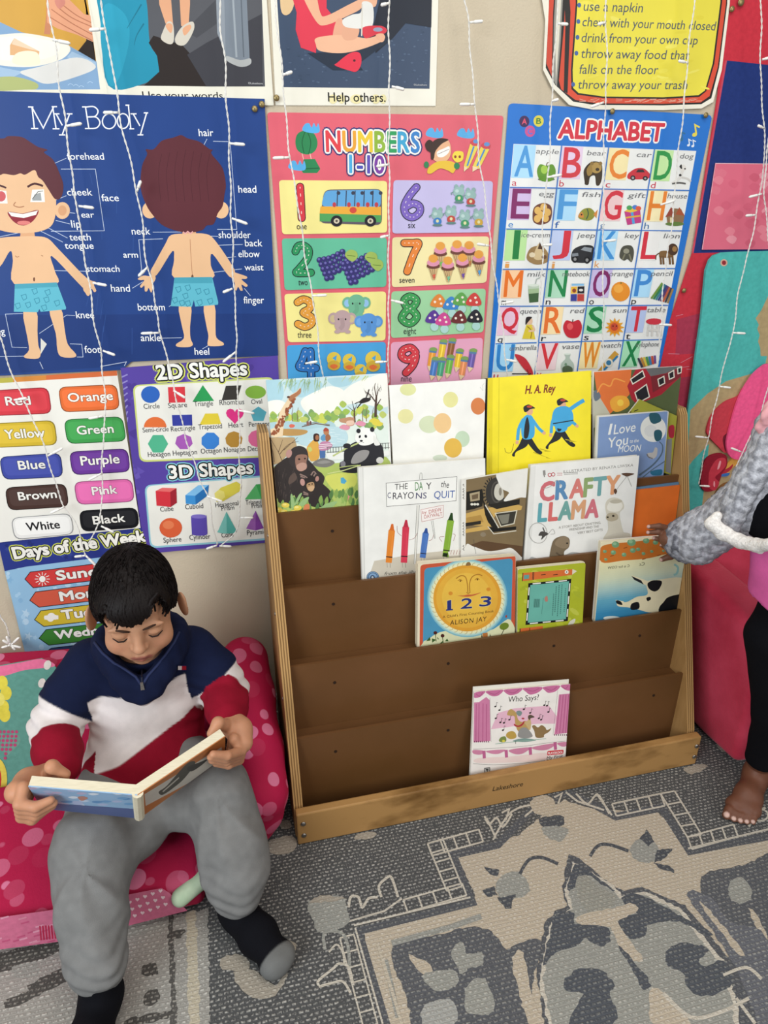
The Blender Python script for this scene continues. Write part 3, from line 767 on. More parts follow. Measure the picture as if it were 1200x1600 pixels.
a.blob([(212, -40), (270, -60), (300, 60), (330, 75), (440, 20), (490, 0), (492, 40), (430, 75), (330, 118), (280, 100)], '#e0ab8a')
a.blob([(380, 90), (420, 110), (410, 180), (360, 180)], '#dba184')
a.blob([(285, 178), (400, 165), (520, 180), (590, 160), (596, 190), (500, 230), (400, 250), (300, 240), (280, 210)], '#e3b08f')
a.blob([(420, 120), (480, 130), (470, 180), (420, 190), (400, 160)], '#d9a284')
a.blob([(490, -40), (560, -60), (560, 30), (500, 20)], '#e0ab8a')
a.blob([(498, 10), (545, 25), (545, 120), (500, 135), (420, 128), (405, 95), (450, 70), (490, 60)], '#dcdad4')
a.blob([(500, 130), (580, 122), (612, 140), (598, 160), (560, 165), (510, 180)], '#cf3a48'); a.ell(570, 140, 22, 10, '#8f98ad')
a.blob([(560, 165), (596, 160), (600, 190), (580, 198)], '#e0ab8a')
a.blob([(380, 295), (440, 250), (485, 250), (492, 300), (470, 336), (430, 330), (370, 308)], '#d8364a'); a.ell(460, 285, 6, 6, '#51202a')
a.stroke([(497, 20), (494, 170)], 6, '#cfc9bd')
for x, w in ((360, 40), (400, 30), (470, 60), (560, 40), (595, 30)): a.ell(x, 465, w / 2, 22, '#e6dba6')
a.text('Help others.', (338, 476), (606, 478), 42, '#131313', bold=0.015)
a.text('©Lakeshore', (738, 402), (800, 403), 8, '#c8c8c8')
finish(a, 'photo poster of a girl in red sitting cross legged with a bandage, captioned about helping', group='photo posters along the top')

# ---- My Body
a = Art(WALL, 0.0048).fr(*K4)
a.sheet([(-440, -32), (1126, 14), (1184, 1090), (1184, 1104), (560, 1130), (520, 1165), (-330, 1205)], '#23417f'); a.clip = [a.P(q) for q in ((-330, 1205), (1184, 1104), (1126, 14), (-440, -32))]
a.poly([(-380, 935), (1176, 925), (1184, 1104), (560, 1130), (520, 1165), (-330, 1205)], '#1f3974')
for i in range(16):
    x, y = random.uniform(350, 700), random.uniform(0, 1100); a.stroke([(x, y), (x + random.uniform(-12, 12), y + random.uniform(30, 120))], 2, '#31508f')
def T(b, x0, y0, x1, y1, h, col='#e8eaf0', **k): a.text(b, (x0, y0), (x1, y1), h, col, **k)
# title drawn in thin slab-serif strokes
a.fr(*K1); W = 5.2; tc = '#eceef2'
def L(*p): a.stroke(p, W, tc)
L((146, 537), (136, 447)); L((136, 449), (183, 535), (226, 447)); L((222, 447), (236, 537)); L((120, 447), (142, 448)); L((218, 446), (240, 446)); L((132, 537), (162, 537)); L((222, 538), (250, 538))
L((236, 476), (262, 524)); L((292, 476), (262, 562)); L((224, 476), (250, 476)); L((280, 476), (304, 476)); L((248, 563), (274, 563))
L((372, 537), (358, 447)); L((344, 447), (362, 447)); L((356, 537), (374, 537)); a.curve([(358, 448), (392, 446), (410, 464), (398, 486), (366, 489)], W, tc, n=6); a.curve([(366, 489), (402, 490), (418, 512), (404, 534), (370, 537)], W, tc, n=6)
a.ring(456, 507, 28, 31, W, tc); a.ring(514, 506, 24, 31, W, tc); L((546, 538), (536, 440)); L((524, 440), (540, 440)); L((540, 538), (560, 538))
L((556, 476), (584, 526)); L((612, 472), (586, 562)); L((545, 476), (570, 476)); L((600, 472), (618, 472)); L((574, 563), (598, 563))
a.fr(*K4)
ln = '#c4cfe2'
for q in ([(285, 266), (155, 322)], [(262, 312), (408, 312), (446, 574), (220, 576)], [(285, 425), (238, 444)], [(322, 500), (300, 497)], [(300, 545), (240, 530)], [(290, 605), (205, 560)], [(270, 622), (175, 575)], [(370, 746), (205, 742)], [(100, 925), (26, 928), (54, 1068), (118, 1070)], [(322, 934), (286, 932), (170, 1010)], [(300, 1054), (350, 1056), (356, 1110), (330, 1110)], [(0, 1108), (105, 1106)], [(0, 600), (95, 580)],
          [(882, 184), (848, 250)], [(908, 194), (980, 196), (1008, 568), (925, 568)], [(652, 580), (782, 579)], [(695, 608), (592, 612), (604, 735), (600, 750)], [(930, 598), (880, 596)], [(1034, 632), (888, 637)], [(1005, 684), (968, 688)], [(1030, 736), (895, 752)], [(565, 818), (610, 790)], [(1066, 850), (1040, 818)], [(720, 896), (800, 848)], [(690, 1030), (775, 1028)], [(862, 1076), (890, 1060)]): a.stroke(q, 2.2, ln)
def kid_hair(pts): a.blob(pts, '#5b2c33', 4)
# front figure
a.poly([(92, 570), (148, 570), (152, 606), (88, 606)], '#d9a47a')
a.blob([(-70, 660), (-30, 615), (20, 602), (90, 598), (150, 597), (205, 606), (250, 650), (340, 745), (378, 785), (362, 818), (330, 790), (222, 680), (236, 745), (242, 800), (64, 800), (58, 700), (46, 660), (0, 730), (-70, 760)], SK, 4)
a.blob([(362, 780), (392, 786), (410, 792), (402, 804), (412, 828), (402, 834), (392, 820), (384, 846), (374, 850), (366, 838), (356, 820)], SK, 3)
a.blob([(102, 915), (158, 915), (162, 1000), (166, 1060), (176, 1090), (166, 1116), (120, 1116), (104, 1106), (126, 1080), (118, 1020)], SK, 3)
a.blob([(212, 905), (262, 905), (276, 980), (290, 1054), (326, 1098), (314, 1112), (262, 1108), (246, 1076), (240, 1010)], SK, 3)
a.poly([(176, 1030), (202, 1055), (176, 1098)], '#d9d6cc')
a.poly([(66, 800), (244, 793), (284, 900), (282, 908), (176, 918), (170, 906), (164, 920), (62, 918)], '#5fb3c5'); a.poly([(66, 800), (244, 793), (248, 812), (66, 820)], '#4a9db0')
def shorts_marks(pts):
    for x, y in pts:
        a.stroke([(x - 12, y - 6), (x + 8, y - 12), (x + 12, y + 6), (x - 2, y + 14)], 2.4, '#2f7f96', closed=True)
shorts_marks([(150, 830), (105, 855), (205, 835), (78, 892), (160, 870), (200, 866), (122, 888), (245, 880), (190, 900)])
a.ell(148, 780, 4, 9, '#6e4430'); a.curve([(68, 680), (76, 686), (84, 682)], 3, '#a87452'); a.curve([(178, 678), (186, 682)], 3, '#a87452')
a.ell(268, 488, 32, 36, SK); a.ell(268, 488, 18, 22, '#d39d73')
a.blob([(-90, 330), (40, 300), (160, 318), (215, 360), (240, 430), (236, 520), (205, 565), (120, 584), (20, 576), (-60, 540), (-90, 470)], SK, 4)
kid_hair([(-110, 420), (-100, 260), (-30, 190), (20, 182), (40, 172), (95, 176), (130, 196), (165, 218), (205, 230), (190, 242), (228, 272), (256, 330), (272, 380), (264, 430), (238, 440), (210, 400), (185, 362), (165, 345), (150, 316), (110, 336), (90, 330), (62, 338), (20, 332), (0, 338), (-60, 330)])
a.poly([(-4, 402), (30, 404), (36, 458), (-6, 458)], '#e7e3dc'); a.ell(8, 428, 20, 22, '#c9595d')
a.poly([(140, 400), (190, 398), (194, 452), (132, 452)], '#eceae2'); a.poly([(150, 420), (176, 412), (180, 446), (140, 446)], '#9da0a0'); a.stroke([(140, 440), (165, 408), (186, 405)], 3, '#5c5a58')
a.curve([(120, 388), (150, 374), (186, 384)], 9, '#4a2326'); a.curve([(-40, 384), (-5, 380), (30, 392)], 8, '#4a2326')
a.curve([(70, 452), (62, 466), (84, 474), (106, 470)], 4, '#a8714f')
a.blob([(36, 494), (100, 500), (166, 486), (146, 530), (104, 552), (62, 536)], '#8c2332', 4); a.poly([(38, 494), (100, 503), (164, 488), (156, 506), (104, 520), (52, 512)], '#eeeae0'); a.ell(104, 540, 28, 9, '#d97a74')
# back figure
a.poly([(780, 560), (832, 560), (838, 600), (776, 600)], '#d9a47a')
a.blob([(730, 592), (800, 586), (880, 588), (920, 620), (985, 715), (1000, 752), (976, 768), (905, 672), (898, 720), (905, 775), (744, 775), (742, 700), (735, 660), (668, 762), (642, 750), (660, 712), (705, 630)], SK, 4)
a.blob([(655, 750), (640, 766), (612, 764), (588, 778), (600, 784), (616, 784), (598, 808), (604, 816), (616, 806), (618, 830), (628, 830), (634, 816), (644, 836), (650, 826), (652, 800), (664, 776)], SK, 3)
a.blob([(985, 745), (1004, 752), (1050, 768), (1048, 778), (1028, 780), (1054, 804), (1046, 812), (1028, 802), (1034, 826), (1024, 828), (1014, 812), (1006, 828), (998, 820), (1000, 796), (984, 770)], SK, 3)
a.stroke([(810, 610), (812, 655), (820, 770)], 2.5, '#b77f5c'); a.ell(820, 770, 5, 10, '#6d4d3c')
a.blob([(762, 890), (814, 890), (810, 980), (812, 1030), (822, 1058), (800, 1068), (756, 1066), (752, 1054), (784, 1030), (776, 980)], SK, 3)
a.blob([(868, 890), (914, 890), (918, 980), (922, 1028), (952, 1050), (946, 1062), (898, 1064), (884, 1056), (888, 1020), (880, 980)], SK, 3)
a.poly([(744, 772), (904, 770), (930, 878), (928, 888), (832, 896), (826, 868), (818, 897), (728, 894)], '#5fb3c5'); a.poly([(744, 772), (904, 770), (906, 796), (743, 797)], '#4a9db0')
shorts_marks([(800, 815), (760, 822), (845, 830), (790, 850), (880, 832), (745, 868), (775, 880), (850, 878), (895, 872), (800, 882)])
a.ell(640, 486, 33, 36, SK); a.ell(942, 486, 32, 36, SK)
kid_hair([(600, 390), (606, 300), (628, 250), (622, 228), (655, 228), (690, 192), (740, 178), (772, 168), (800, 182), (850, 196), (890, 226), (906, 230), (900, 246), (936, 290), (952, 320), (962, 380), (956, 420), (948, 470), (928, 500), (910, 545), (880, 552), (860, 572), (800, 582), (745, 572), (690, 548), (650, 505), (622, 460)])
for i in range(7):
    x = 690 + i * 34; a.curve([(x, 230 + 6 * abs(i - 3)), (x - 14, 330), (x - 4, 450)], 2.2, '#4c232a')
a.stroke([(780, 578), (790, 586), (800, 577), (812, 586), (822, 577)], 5, '#e0a3a0')
for b, x0, y0, x1, h in (('forehead', 290, 272, 446, 24), ('cheek', 290, 424, 396, 24), ('face', 436, 448, 509, 24), ('ear', 350, 518, 404, 20), ('lip', 308, 560, 348, 26), ('teeth', 300, 615, 390, 24), ('tongue', 280, 650, 402, 22), ('stomach', 372, 748, 512, 22), ('hand', 476, 832, 556, 25), ('knee', 328, 945, 404, 24), ('foot', 364, 1092, 430, 24), ('leg', -16, 1014, 26, 24),
                        ('hair', 848, 172, 910, 25), ('head', 1016, 412, 1092, 25), ('neck', 564, 590, 642, 25), ('shoulder', 932, 605, 1068, 24), ('back', 1044, 640, 1117, 24), ('arm', 528, 688, 590, 20), ('elbow', 1016, 686, 1106, 24), ('waist', 1042, 742, 1122, 22), ('bottom', 590, 912, 704, 24), ('finger', 1038, 882, 1124, 24), ('ankle', 602, 1042, 686, 24), ('heel', 830, 1100, 892, 24)):
    T(b, x0, y0, x1, y0, h + 5, '#eef0f2', bold=0.012)
# clear tape and torn edge
a.stroke([(430, 1150), (540, 1130), (530, 1150)], 3, '#b9c3d8'); a.stroke([(172, 1130), (186, 1160)], 3, '#b9c3d8')
finish(a, 'blue body parts poster with a cartoon boy seen from front and back')

# ---- colours
a = Art(WALL, 0.0082).fr(*K7)
a.sheet([(-240, 152), (500, 104), (600, 770), (30, 828), (-150, 850)], '#e7e4da')
a.poly([(-240, 150), (500, 103), (502, 124), (-240, 170)], '#cf6a3b'); a.poly([(-240, 150), (60, 131), (61, 152), (-240, 170)], '#b9b04a'); a.poly([(60, 131), (200, 122), (201, 143), (61, 152)], '#d0873c')
for i, (c, dk, n, q, t) in enumerate((
        ('#cf3a44', '#8f2530', 'Red', [(-90, 190), (210, 172), (226, 285), (-90, 298)], (32, 250, 136, 246, 36)),
        ('#dd6a33', '#8a4a26', 'Orange', [(250, 172), (500, 160), (514, 268), (266, 280)], (296, 235, 484, 226, 36)),
        ('#cfb032', '#8b7a2a', 'Yellow', [(-90, 330), (236, 312), (250, 418), (-60, 432)], (30, 392, 196, 383, 38)),
        ('#3f9a4c', '#276231', 'Green', [(274, 310), (524, 296), (542, 402), (290, 414)], (334, 374, 487, 365, 36)),
        ('#3f4a9c', '#27305f', 'Blue', [(0, 468), (262, 450), (274, 554), (18, 566)], (86, 522, 198, 516, 36)),
        ('#67368f', '#3f2359', 'Purple', [(296, 446), (546, 432), (558, 532), (312, 546)], (350, 504, 512, 494, 38)),
        ('#46302a', '#271a17', 'Brown', [(24, 598), (284, 580), (298, 680), (40, 696)], (86, 652, 246, 641, 34)),
        ('#d968a4', '#8f4470', 'Pink', [(316, 574), (564, 560), (576, 658), (332, 672)], (398, 630, 502, 622, 34)),
        ('#e6e4de', '#8b8b8b', 'White', [(50, 726), (306, 706), (320, 796), (66, 820)], (120, 782, 260, 770, 34)),
        ('#15161b', '#0b0b0d', 'Black', [(338, 696), (586, 682), (596, 768), (350, 786)], (402, 754, 536, 742, 34)))):
    Q = np.array(q, float); ctr = Q.mean(0)
    a.rrect(Q, 34, dk); a.rrect(ctr + (Q - ctr) * np.array([.972, .935]), 32, c)
    a.rrect(ctr + (Q - ctr) * np.array([.9, .72]) + [0, -2], 22, tuple(min(1, x * 1.12 + .01) for x in lin(c)))
    x0, y0, x1, y1, h = t
    if n == 'White': a.text(n, (x0, y0), (x1, y1), h, '#17171a', bold=0.028)
    else: a.text(n, (x0, y0), (x1, y1), h, '#ece9e0', out=[(0.05, dk)], bold=0.03)
finish(a, 'white colour name poster with ten rounded colour bars')

# ---- 2D and 3D shapes
a = Art(WALL, 0.0062).fr(*K7)
a.sheet([(515, 92), (1182, 40), (1195, 300), (1180, 830), (640, 880), (600, 760), (560, 460)], '#56439a')
for i in range(70):
    x, y = random.uniform(530, 1160), random.uniform(60, 850); r = random.uniform(14, 28); c = random.choice(['#6250a8', '#4c3a8c', '#6856ad'])
    [lambda: a.ell(x, y, r * .7, r * .5, c, 30, 12), lambda: a.ngon(x, y, r, 3, c, random.uniform(0, 90)), lambda: a.heart(x, y, r * .9, c), lambda: a.ngon(x, y, r * .8, 4, c, 20)][i % 4]()
for i in range(8): a.stroke([(500 + i * 6, 140 + i * 26), (545, 120 + i * 26)], 6, '#8f86c4')
a.rrect([(566, 165), (1165, 130), (1180, 470), (596, 492)], 30, '#c9d27a'); a.rrect([(574, 170), (1160, 138), (1174, 462), (602, 484)], 26, '#e8e6dc')
a.rrect([(616, 590), (1165, 545), (1180, 820), (640, 858)], 30, '#8fc3cf'); a.rrect([(624, 594), (1160, 553), (1174, 812), (646, 850)], 26, '#e8e6dc')
a.text('2D Shapes', (672, 142), (1052, 122), 62, '#efeee6', out=[(0.16, '#d5dc6b'), (0.085, '#16161a')], bold=0.04)
a.text('3D Shapes', (724, 562), (1076, 540), 54, '#efeee6', out=[(0.16, '#7fc3d1'), (0.085, '#16161a')], bold=0.04)
g2 = '#3b3b3f'
a.ell(642, 205, 40, 36, '#2f62b5'); a.poly([(716, 174), (788, 172), (790, 238), (720, 240)], '#d83c45'); a.poly([(864, 165), (912, 232), (820, 236)], '#2f9a55'); a.poly([(962, 168), (1028, 166), (1010, 226), (944, 230)], '#3a3733'); a.ell(1088, 195, 44, 28, '#83b043')
a.ell(662, 344, 48, 44, '#e0703a', a0=180, a1=360); a.poly([(733, 292), (818, 290), (820, 336), (736, 338)], '#37409c'); a.poly([(874, 286), (928, 285), (942, 330), (850, 334)], '#dcc63d'); a.heart(1000, 293, 38, '#d9357f'); a.ngon(1100, 290, 36, 5, '#5aa9b8', sq=.95)
a.ngon(674, 414, 43, 6, '#52b089', 0); a.ngon(784, 406, 38, 7, '#a45ab0', sq=.9); a.ngon(896, 402, 40, 8, '#3a7ecb', -112, sq=.95); a.ngon(996, 396, 37, 9, '#b4883a', sq=.95); a.ngon(1092, 392, 36, 10, '#dd6a96')
for b, x0, y0, x1, y1, h in (('Circle', 614, 266, 682, 263, 16), ('Square', 718, 262, 798, 258, 16), ('Triangle', 828, 255, 908, 252, 16), ('Rhombus', 936, 250, 1040, 246, 17), ('Oval', 1070, 246, 1116, 243, 15), ('Semi-circle', 610, 366, 720, 360, 15), ('Rectangle', 730, 362, 832, 355, 16), ('Trapezoid', 846, 353, 946, 348, 16), ('Heart', 974, 346, 1036, 342, 16), ('Pentagon', 1060, 342, 1150, 338, 16), ('Hexagon', 632, 470, 726, 466, 16), ('Heptagon', 738, 464, 840, 458, 16), ('Octagon', 856, 456, 944, 451, 16), ('Nonagon', 954, 450, 1044, 446, 16), ('Decagon', 1056, 446, 1140, 442, 16),
                             ('Cube', 684, 702, 740, 698, 15), ('Cuboid', 790, 692, 866, 687, 16), ('Hexagonal', 918, 684, 1016, 674, 15), ('Prism', 944, 698, 998, 693, 15), ('Triangular', 1046, 673, 1130, 668, 15), ('Prism', 1072, 688, 1120, 684, 15), ('Sphere', 698, 834, 774, 828, 16), ('Cylinder', 808, 822, 896, 816, 16), ('Cone', 944, 812, 994, 807, 15), ('Pyramid', 1052, 802, 1134, 796, 16)):
    a.text(b, (x0, y0), (x1, y1), h + 5, g2, bold=0.006)
a.poly([(664, 614), (726, 618), (728, 682), (668, 676)], '#cf3540'); a.poly([(664, 614), (692, 600), (752, 602), (726, 618)], '#e06a68'); a.poly([(726, 618), (752, 602), (754, 664), (728, 682)], '#9d2733')
a.poly([(790, 632), (832, 634), (834, 672), (792, 668)], '#3f8fce'); a.poly([(790, 632), (844, 590), (890, 588), (832, 634)], '#7fbbe4'); a.poly([(832, 634), (890, 588), (886, 632), (834, 672)], '#2a6fae')
a.poly([(914, 628), (940, 600), (1006, 574), (1030, 590), (1026, 612), (950, 658), (922, 660)], '#d6c94e'); a.ngon(936, 632, 24, 6, '#e6dc78', 20)
a.poly([(1042, 650), (1090, 586), (1160, 580), (1160, 640), (1112, 648)], '#3e9b50'); a.poly([(1042, 650), (1090, 588), (1112, 648)], '#57b067')
a.ell(728, 770, 48, 42, '#d8603a'); a.ell(718, 758, 24, 18, '#e37d52')
a.poly([(814, 722), (880, 718), (884, 794), (818, 800)], '#5a4aa5'); a.ell(847, 722, 33, 9, '#7d6fc0'); a.ell(851, 796, 33, 8, '#5a4aa5')
a.poly([(964, 702), (1008, 784), (926, 790)], '#55a89d'); a.ell(967, 786, 41, 9, '#55a89d'); a.poly([(964, 702), (966, 794), (926, 790)], '#7cc2b8')
a.poly([(1088, 698), (1122, 772), (1088, 782), (1048, 774)], '#83439c'); a.poly([(1088, 698), (1088, 782), (1048, 774)], '#a165b6')
finish(a, 'purple shapes poster listing flat and solid shapes')

# ---- days of the week
a = Art(WALL, 0.0052).fr(0, 830, 7.275)
a.sheet([(-40, -10), (1760, -190), (1850, 1300), (300, 1400), (60, 440)], '#93bcd8')
for i in range(60):
    x, y = random.uniform(60, 1000), random.uniform(400, 1360)
    if x > 60 + (y - 440) * .27: (a.arc_star if i % 2 else (lambda x, y, r1, r2, n, c: a.ell(x, y, r1 * .6, r1 * .6, c)))(x, y, random.uniform(20, 60), 20, 5, random.choice(['#a7cbe2', '#86b2d2', '#b5d2e4']))
a.poly([(-45, 110), (1750, -180), (1780, 200), (1100, 290), (300, 390), (60, 440)], '#2b3883')
for i in range(30): a.arc_star(random.uniform(60, 1000), random.uniform(110, 300), random.uniform(20, 45), 14, 5, random.choice(['#36458f', '#3d4c98', '#24306f']), random.uniform(0, 70))
a.text('Days of the Week', (178, 300), (1660, 98), 130, '#eeebe0', out=[(0.15, '#c9cf5a'), (0.08, '#121318')], bold=0.055)
for c, q, n, t in (('#cf3d3c', [(290, 530), (350, 450), (1700, 280), (1700, 470), (385, 628)], 'Sunday', (660, 540, 1340, 462, 102)), ('#cf5a43', [(345, 770), (410, 676), (1700, 510), (1700, 700), (450, 848)], 'Monday', (700, 776, 1400, 690, 100)), ('#cdb437', [(400, 990), (470, 888), (1700, 740), (1700, 930), (505, 1066)], 'Tuesday', (720, 985, 1440, 900, 100)), ('#3c7d33', [(450, 1200), (530, 1102), (1700, 970), (1700, 1150), (560, 1278)], 'Wednesday', (640, 1210, 1560, 1100, 90)), ('#2c4470', [(520, 1360), (590, 1312), (1700, 1180), (1700, 1380), (600, 1420)], 'Thursday', (760, 1440, 1500, 1350, 90))):
    a.poly(q, c); a.stroke(q, 8, '#15171c', closed=True)
    if n != 'Thursday': a.text(n, t[:2], t[2:4], t[4], '#eeebe2', out=[(0.04, '#1a1a1c')], bold=0.055)
a.ell(488, 528, 36, 36, '#efece4')
for i in range(12):
    t = math.pi * i / 6; a.stroke([(488 + 46 * math.cos(t), 528 + 46 * math.sin(t)), (488 + 86 * math.cos(t), 528 + 76 * math.sin(t))], 8, '#efece4')
for x, y, r in ((540, 965, 34), (590, 945, 44), (630, 962, 36), (580, 985, 36)): a.ell(x, y, r, r * .75, '#efece4')
a.stroke([(510, 965), (670, 962)], 44, '#efece4')
finish(a, 'blue days of the week poster, half hidden behind the reading boy')

# ---- numbers
a = Art(WALL, 0.0018).fr(*K5)
a.sheet([(22, 48), (1158, 64), (1040, 1420), (128, 1420)], '#d8616f', r=18)

a.blob([(158, 185), (170, 150), (205, 136), (245, 148), (264, 190), (255, 230), (225, 250), (190, 246), (165, 225)], '#2f8050'); a.curve([(205, 140), (190, 190), (200, 245)], 4, '#1e5a38'); a.curve([(215, 140), (232, 190), (222, 248)], 4, '#1e5a38')
for x0, x1 in ((190, 198), (228, 235)): a.stroke([(x0, 246), (x1, 276)], 3, '#e6c7b0')
a.poly([(198, 274), (252, 272), (278, 320), (262, 340), (195, 340), (186, 325)], '#2f8050'); a.stroke([(192, 320), (272, 316)], 5, '#1e5a38')
for cx, cy in ((232, 125), (165, 305), (825, 148), (975, 150)): a.blob([(cx - 40, cy + 10), (cx - 28, cy - 20), (cx - 8, cy - 24), (cx + 4, cy - 4), (cx + 14, cy - 26), (cx + 26, cy - 6), (cx + 36, cy - 24), (cx + 42, cy + 16), (cx + 10, cy + 24)], '#58a9dc')
rain = ['#d8434a', '#e2a03a', '#e3c33b', '#8fb23f', '#2f9a5c', '#3f9fc9', '#3b7fc0']
a.letters('NUMBERS', (308, 236), (750, 240), 98, rain, out=[(0.14, '#35356f'), (0.075, '#efece6')], bold=0.035)
a.letters('1-10', (418, 338), (600, 342), 84, ['#4aa6d6', '#4a4fae', '#5b4fae', '#7a3f9d'], out=[(0.15, '#35356f'), (0.08, '#efece6')], bold=0.035)
# laughing child and pencils
a.blob([(780, 200), (800, 180), (822, 200), (812, 240), (795, 235), (785, 225)], '#3c2a24'); a.blob([(812, 250), (815, 205), (850, 178), (890, 182), (905, 230), (890, 275), (850, 290), (822, 276)], '#e2ae86')
a.blob([(808, 270), (812, 200), (845, 174), (892, 180), (860, 200), (830, 235), (822, 270)], '#3c2a24'); a.blob([(838, 238), (870, 222), (896, 212), (894, 240), (868, 262), (842, 262)], '#efece6'); a.stroke([(840, 250), (894, 226)], 2, '#6b3a30')
a.blob([(800, 310), (840, 285), (895, 282), (930, 300), (915, 340), (890, 328), (850, 318), (810, 342), (790, 338)], '#e0b93c'); a.ell(786, 300, 12, 16, '#2f8050'); a.ell(932, 306, 14, 16, '#2f8050'); a.blob([(910, 262), (925, 236), (962, 240), (960, 278), (930, 288)], '#e8cf49'); a.ell(925, 262, 6, 7, '#8a3f2a'); a.ell(946, 262, 6, 7, '#8a3f2a')
for dx, dy in ((0, 0), (52, 14)):
    a.poly([(996 + dx, 200 + dy), (1036 + dx, 212 + dy), (988 + dx, 318 + dy * .2), (966 + dx * .8, 306 + dy * .3)], '#e3cc55'); a.stroke([(1014 + dx, 212 + dy), (982 + dx * .9, 306)], 8, '#4a86c4'); a.ell(1020 + dx, 195 + dy, 22, 16, '#c94a52'); a.ell(1024 + dx, 188 + dy, 14, 10, '#5f8fc6'); a.poly([(966 + dx * .8, 306), (986 + dx, 316), (966 + dx * .8, 334)], '#e8cfa6')
cells = [('1', 'one', [(78, 374), (598, 378), (598, 626), (94, 634)], '#ecdf8e', '#cf3a45'), ('2', 'two', [(92, 654), (597, 650), (594, 886), (106, 902)], '#63b795', '#2f8f5a'), ('3', 'three', [(104, 920), (593, 908), (590, 1144), (122, 1152)], '#ecdf8e', '#e09a3e'), ('4', 'four', [(116, 1166), (592, 1150), (590, 1420), (126, 1420)], '#4a9ed4', '#2f6fb5'),
         ('6', 'six', [(628, 374), (1106, 378), (1094, 624), (622, 630)], '#bfb7dc', '#7a63b8'), ('7', 'seven', [(622, 648), (1088, 644), (1075, 866), (620, 888)], '#eadca4', '#e0823a'), ('8', 'eight', [(618, 908), (1072, 894), (1060, 1104), (616, 1132)], '#9acb9b', '#3f9a55'), ('9', 'nine', [(616, 1152), (1058, 1130), (1046, 1420), (614, 1420)], '#e2a3bd', '#d0414a')]
for n, w, q, bg, fc in cells: a.rrect(q, 18, bg)
def numeral(path, col):
    for w, c in ((40, '#23232a'), (32, col)):
        for p, cl in path: a.worm(catmull(p, 5, cl), w, c)
    for p, cl in path:
        P = catmull(p, 6, cl)
        for i in range(0, len(P) - 1, 3): a.stroke([P[i], P[i + 1]], 3, '#efe6da')
numeral([([(180, 406), (184, 480), (188, 556)], False)], '#cf3a45'); numeral([([(158, 716), (172, 690), (200, 690), (222, 712), (214, 752), (176, 800), (162, 818), (200, 820), (232, 818)], False)], '#2f8f5a')
numeral([([(168, 960), (196, 946), (226, 960), (226, 990), (196, 1010), (232, 1030), (236, 1060), (204, 1078), (170, 1064)], False)], '#e09a3e'); numeral([([(205, 1195), (190, 1240), (176, 1270), (215, 1276), (256, 1276)], False), ([(230, 1195), (232, 1250), (234, 1340)], False)], '#2f6fb5')
numeral([([(738, 408), (704, 450), (680, 500), (690, 540), (722, 552), (752, 530), (752, 500), (722, 486), (692, 500)], False)], '#7a63b8'); numeral([([(680, 676), (720, 676), (748, 678), (724, 730), (694, 812)], False)], '#e0823a')
numeral([([(708, 932), (680, 950), (690, 980), (720, 1000), (740, 1030), (706, 1062), (668, 1038), (690, 1000), (724, 980), (738, 950)], True)], '#3f9a55'); numeral([([(734, 1200), (710, 1178), (674, 1190), (668, 1220), (700, 1236), (734, 1214), (722, 1260), (688, 1298)], False)], '#d0414a')
for b, x0, x1, y, h in (('one', 164, 212, 610, 22), ('two', 172, 216, 878, 22), ('three', 168, 234, 1130, 22), ('six', 698, 732, 604, 22), ('seven', 656, 728, 866, 20), ('eight', 676, 736, 1112, 22), ('nine', 664, 714, 1340, 22)): a.text(b, (x0, y), (x1, y), h + 8, '#23232a')
# bus
a.rrect([(296, 420), (572, 416), (572, 590), (272, 580)], 30, '#5d5560'); a.rrect([(300, 424), (568, 420), (566, 506), (280, 500)], 24, '#5f9fd0'); a.poly([(278, 500), (568, 502), (568, 542), (274, 534)], '#e2a53c'); a.poly([(274, 534), (568, 542), (568, 576), (274, 572)], '#4f9a58')
for x in (360, 402, 444, 488, 530): a.stroke([(x, 424), (x - 3, 500)], 5, '#3a3f50')
for x in (344, 414, 458, 504, 546): a.ell(x, 492, 9, 12, '#b8404a'); a.ell(x + 20, 436, 9, 9, '#3a3f50')
a.ell(434, 518, 17, 15, '#c9483c')
for x in (355, 517): a.ell(x, 570, 28, 27, '#23222a'); a.ell(x, 570, 14, 13, '#c9bfa6'); a.ell(x, 570, 6, 6, '#5a5148')
# grapes
for ox, oy in ((340, 770), (455, 790)):
    for i in range(26):
        r = i % 6; x = ox + (r - 2.5) * 22 + (i // 6) * 9 - 12; y = oy + (i // 6 - 1.5) * 22 + (2.5 - abs(r - 2.5)) * 4 - (r - 2.5) * 8
        a.ell(x, y, 14, 14, '#35306b'); a.ell(x - 3, y - 4, 6, 6, '#6b66a8')
for x, y in ((425, 735), (520, 745), (548, 780)): a.blob([(x - 30, y), (x - 10, y - 26), (x + 22, y - 20), (x + 30, y + 8), (x + 4, y + 30)], '#9cb45a'); a.stroke([(x - 20, y), (x + 20, y + 4)], 3, '#5d7a35')
# elephants
for x, y, c, e in ((450, 970, '#6fae8c', '#8fb8dc'), (382, 1045, '#b59a9a', '#c7b58a'), (508, 1060, '#5a92cf', '#6fa3da')):
    a.ell(x - 42, y - 8, 26, 28, c); a.ell(x + 42, y - 8, 26, 28, c); a.ell(x - 44, y - 6, 15, 18, e); a.ell(x + 44, y - 6, 15, 18, e)
    a.ell(x, y + 20, 38, 40, c); a.ell(x, y - 12, 40, 36, c); a.curve([(x - 2, y - 10), (x + 2, y + 26), (x - 12, y + 44)], 20, tuple(v * .85 for v in lin(c))); a.ell(x - 18, y - 4, 4, 5, '#26262c'); a.ell(x + 16, y - 4, 4, 5, '#26262c'); a.ell(x - 24, y + 56, 14, 9, c); a.ell(x + 26, y + 56, 14, 9, c)
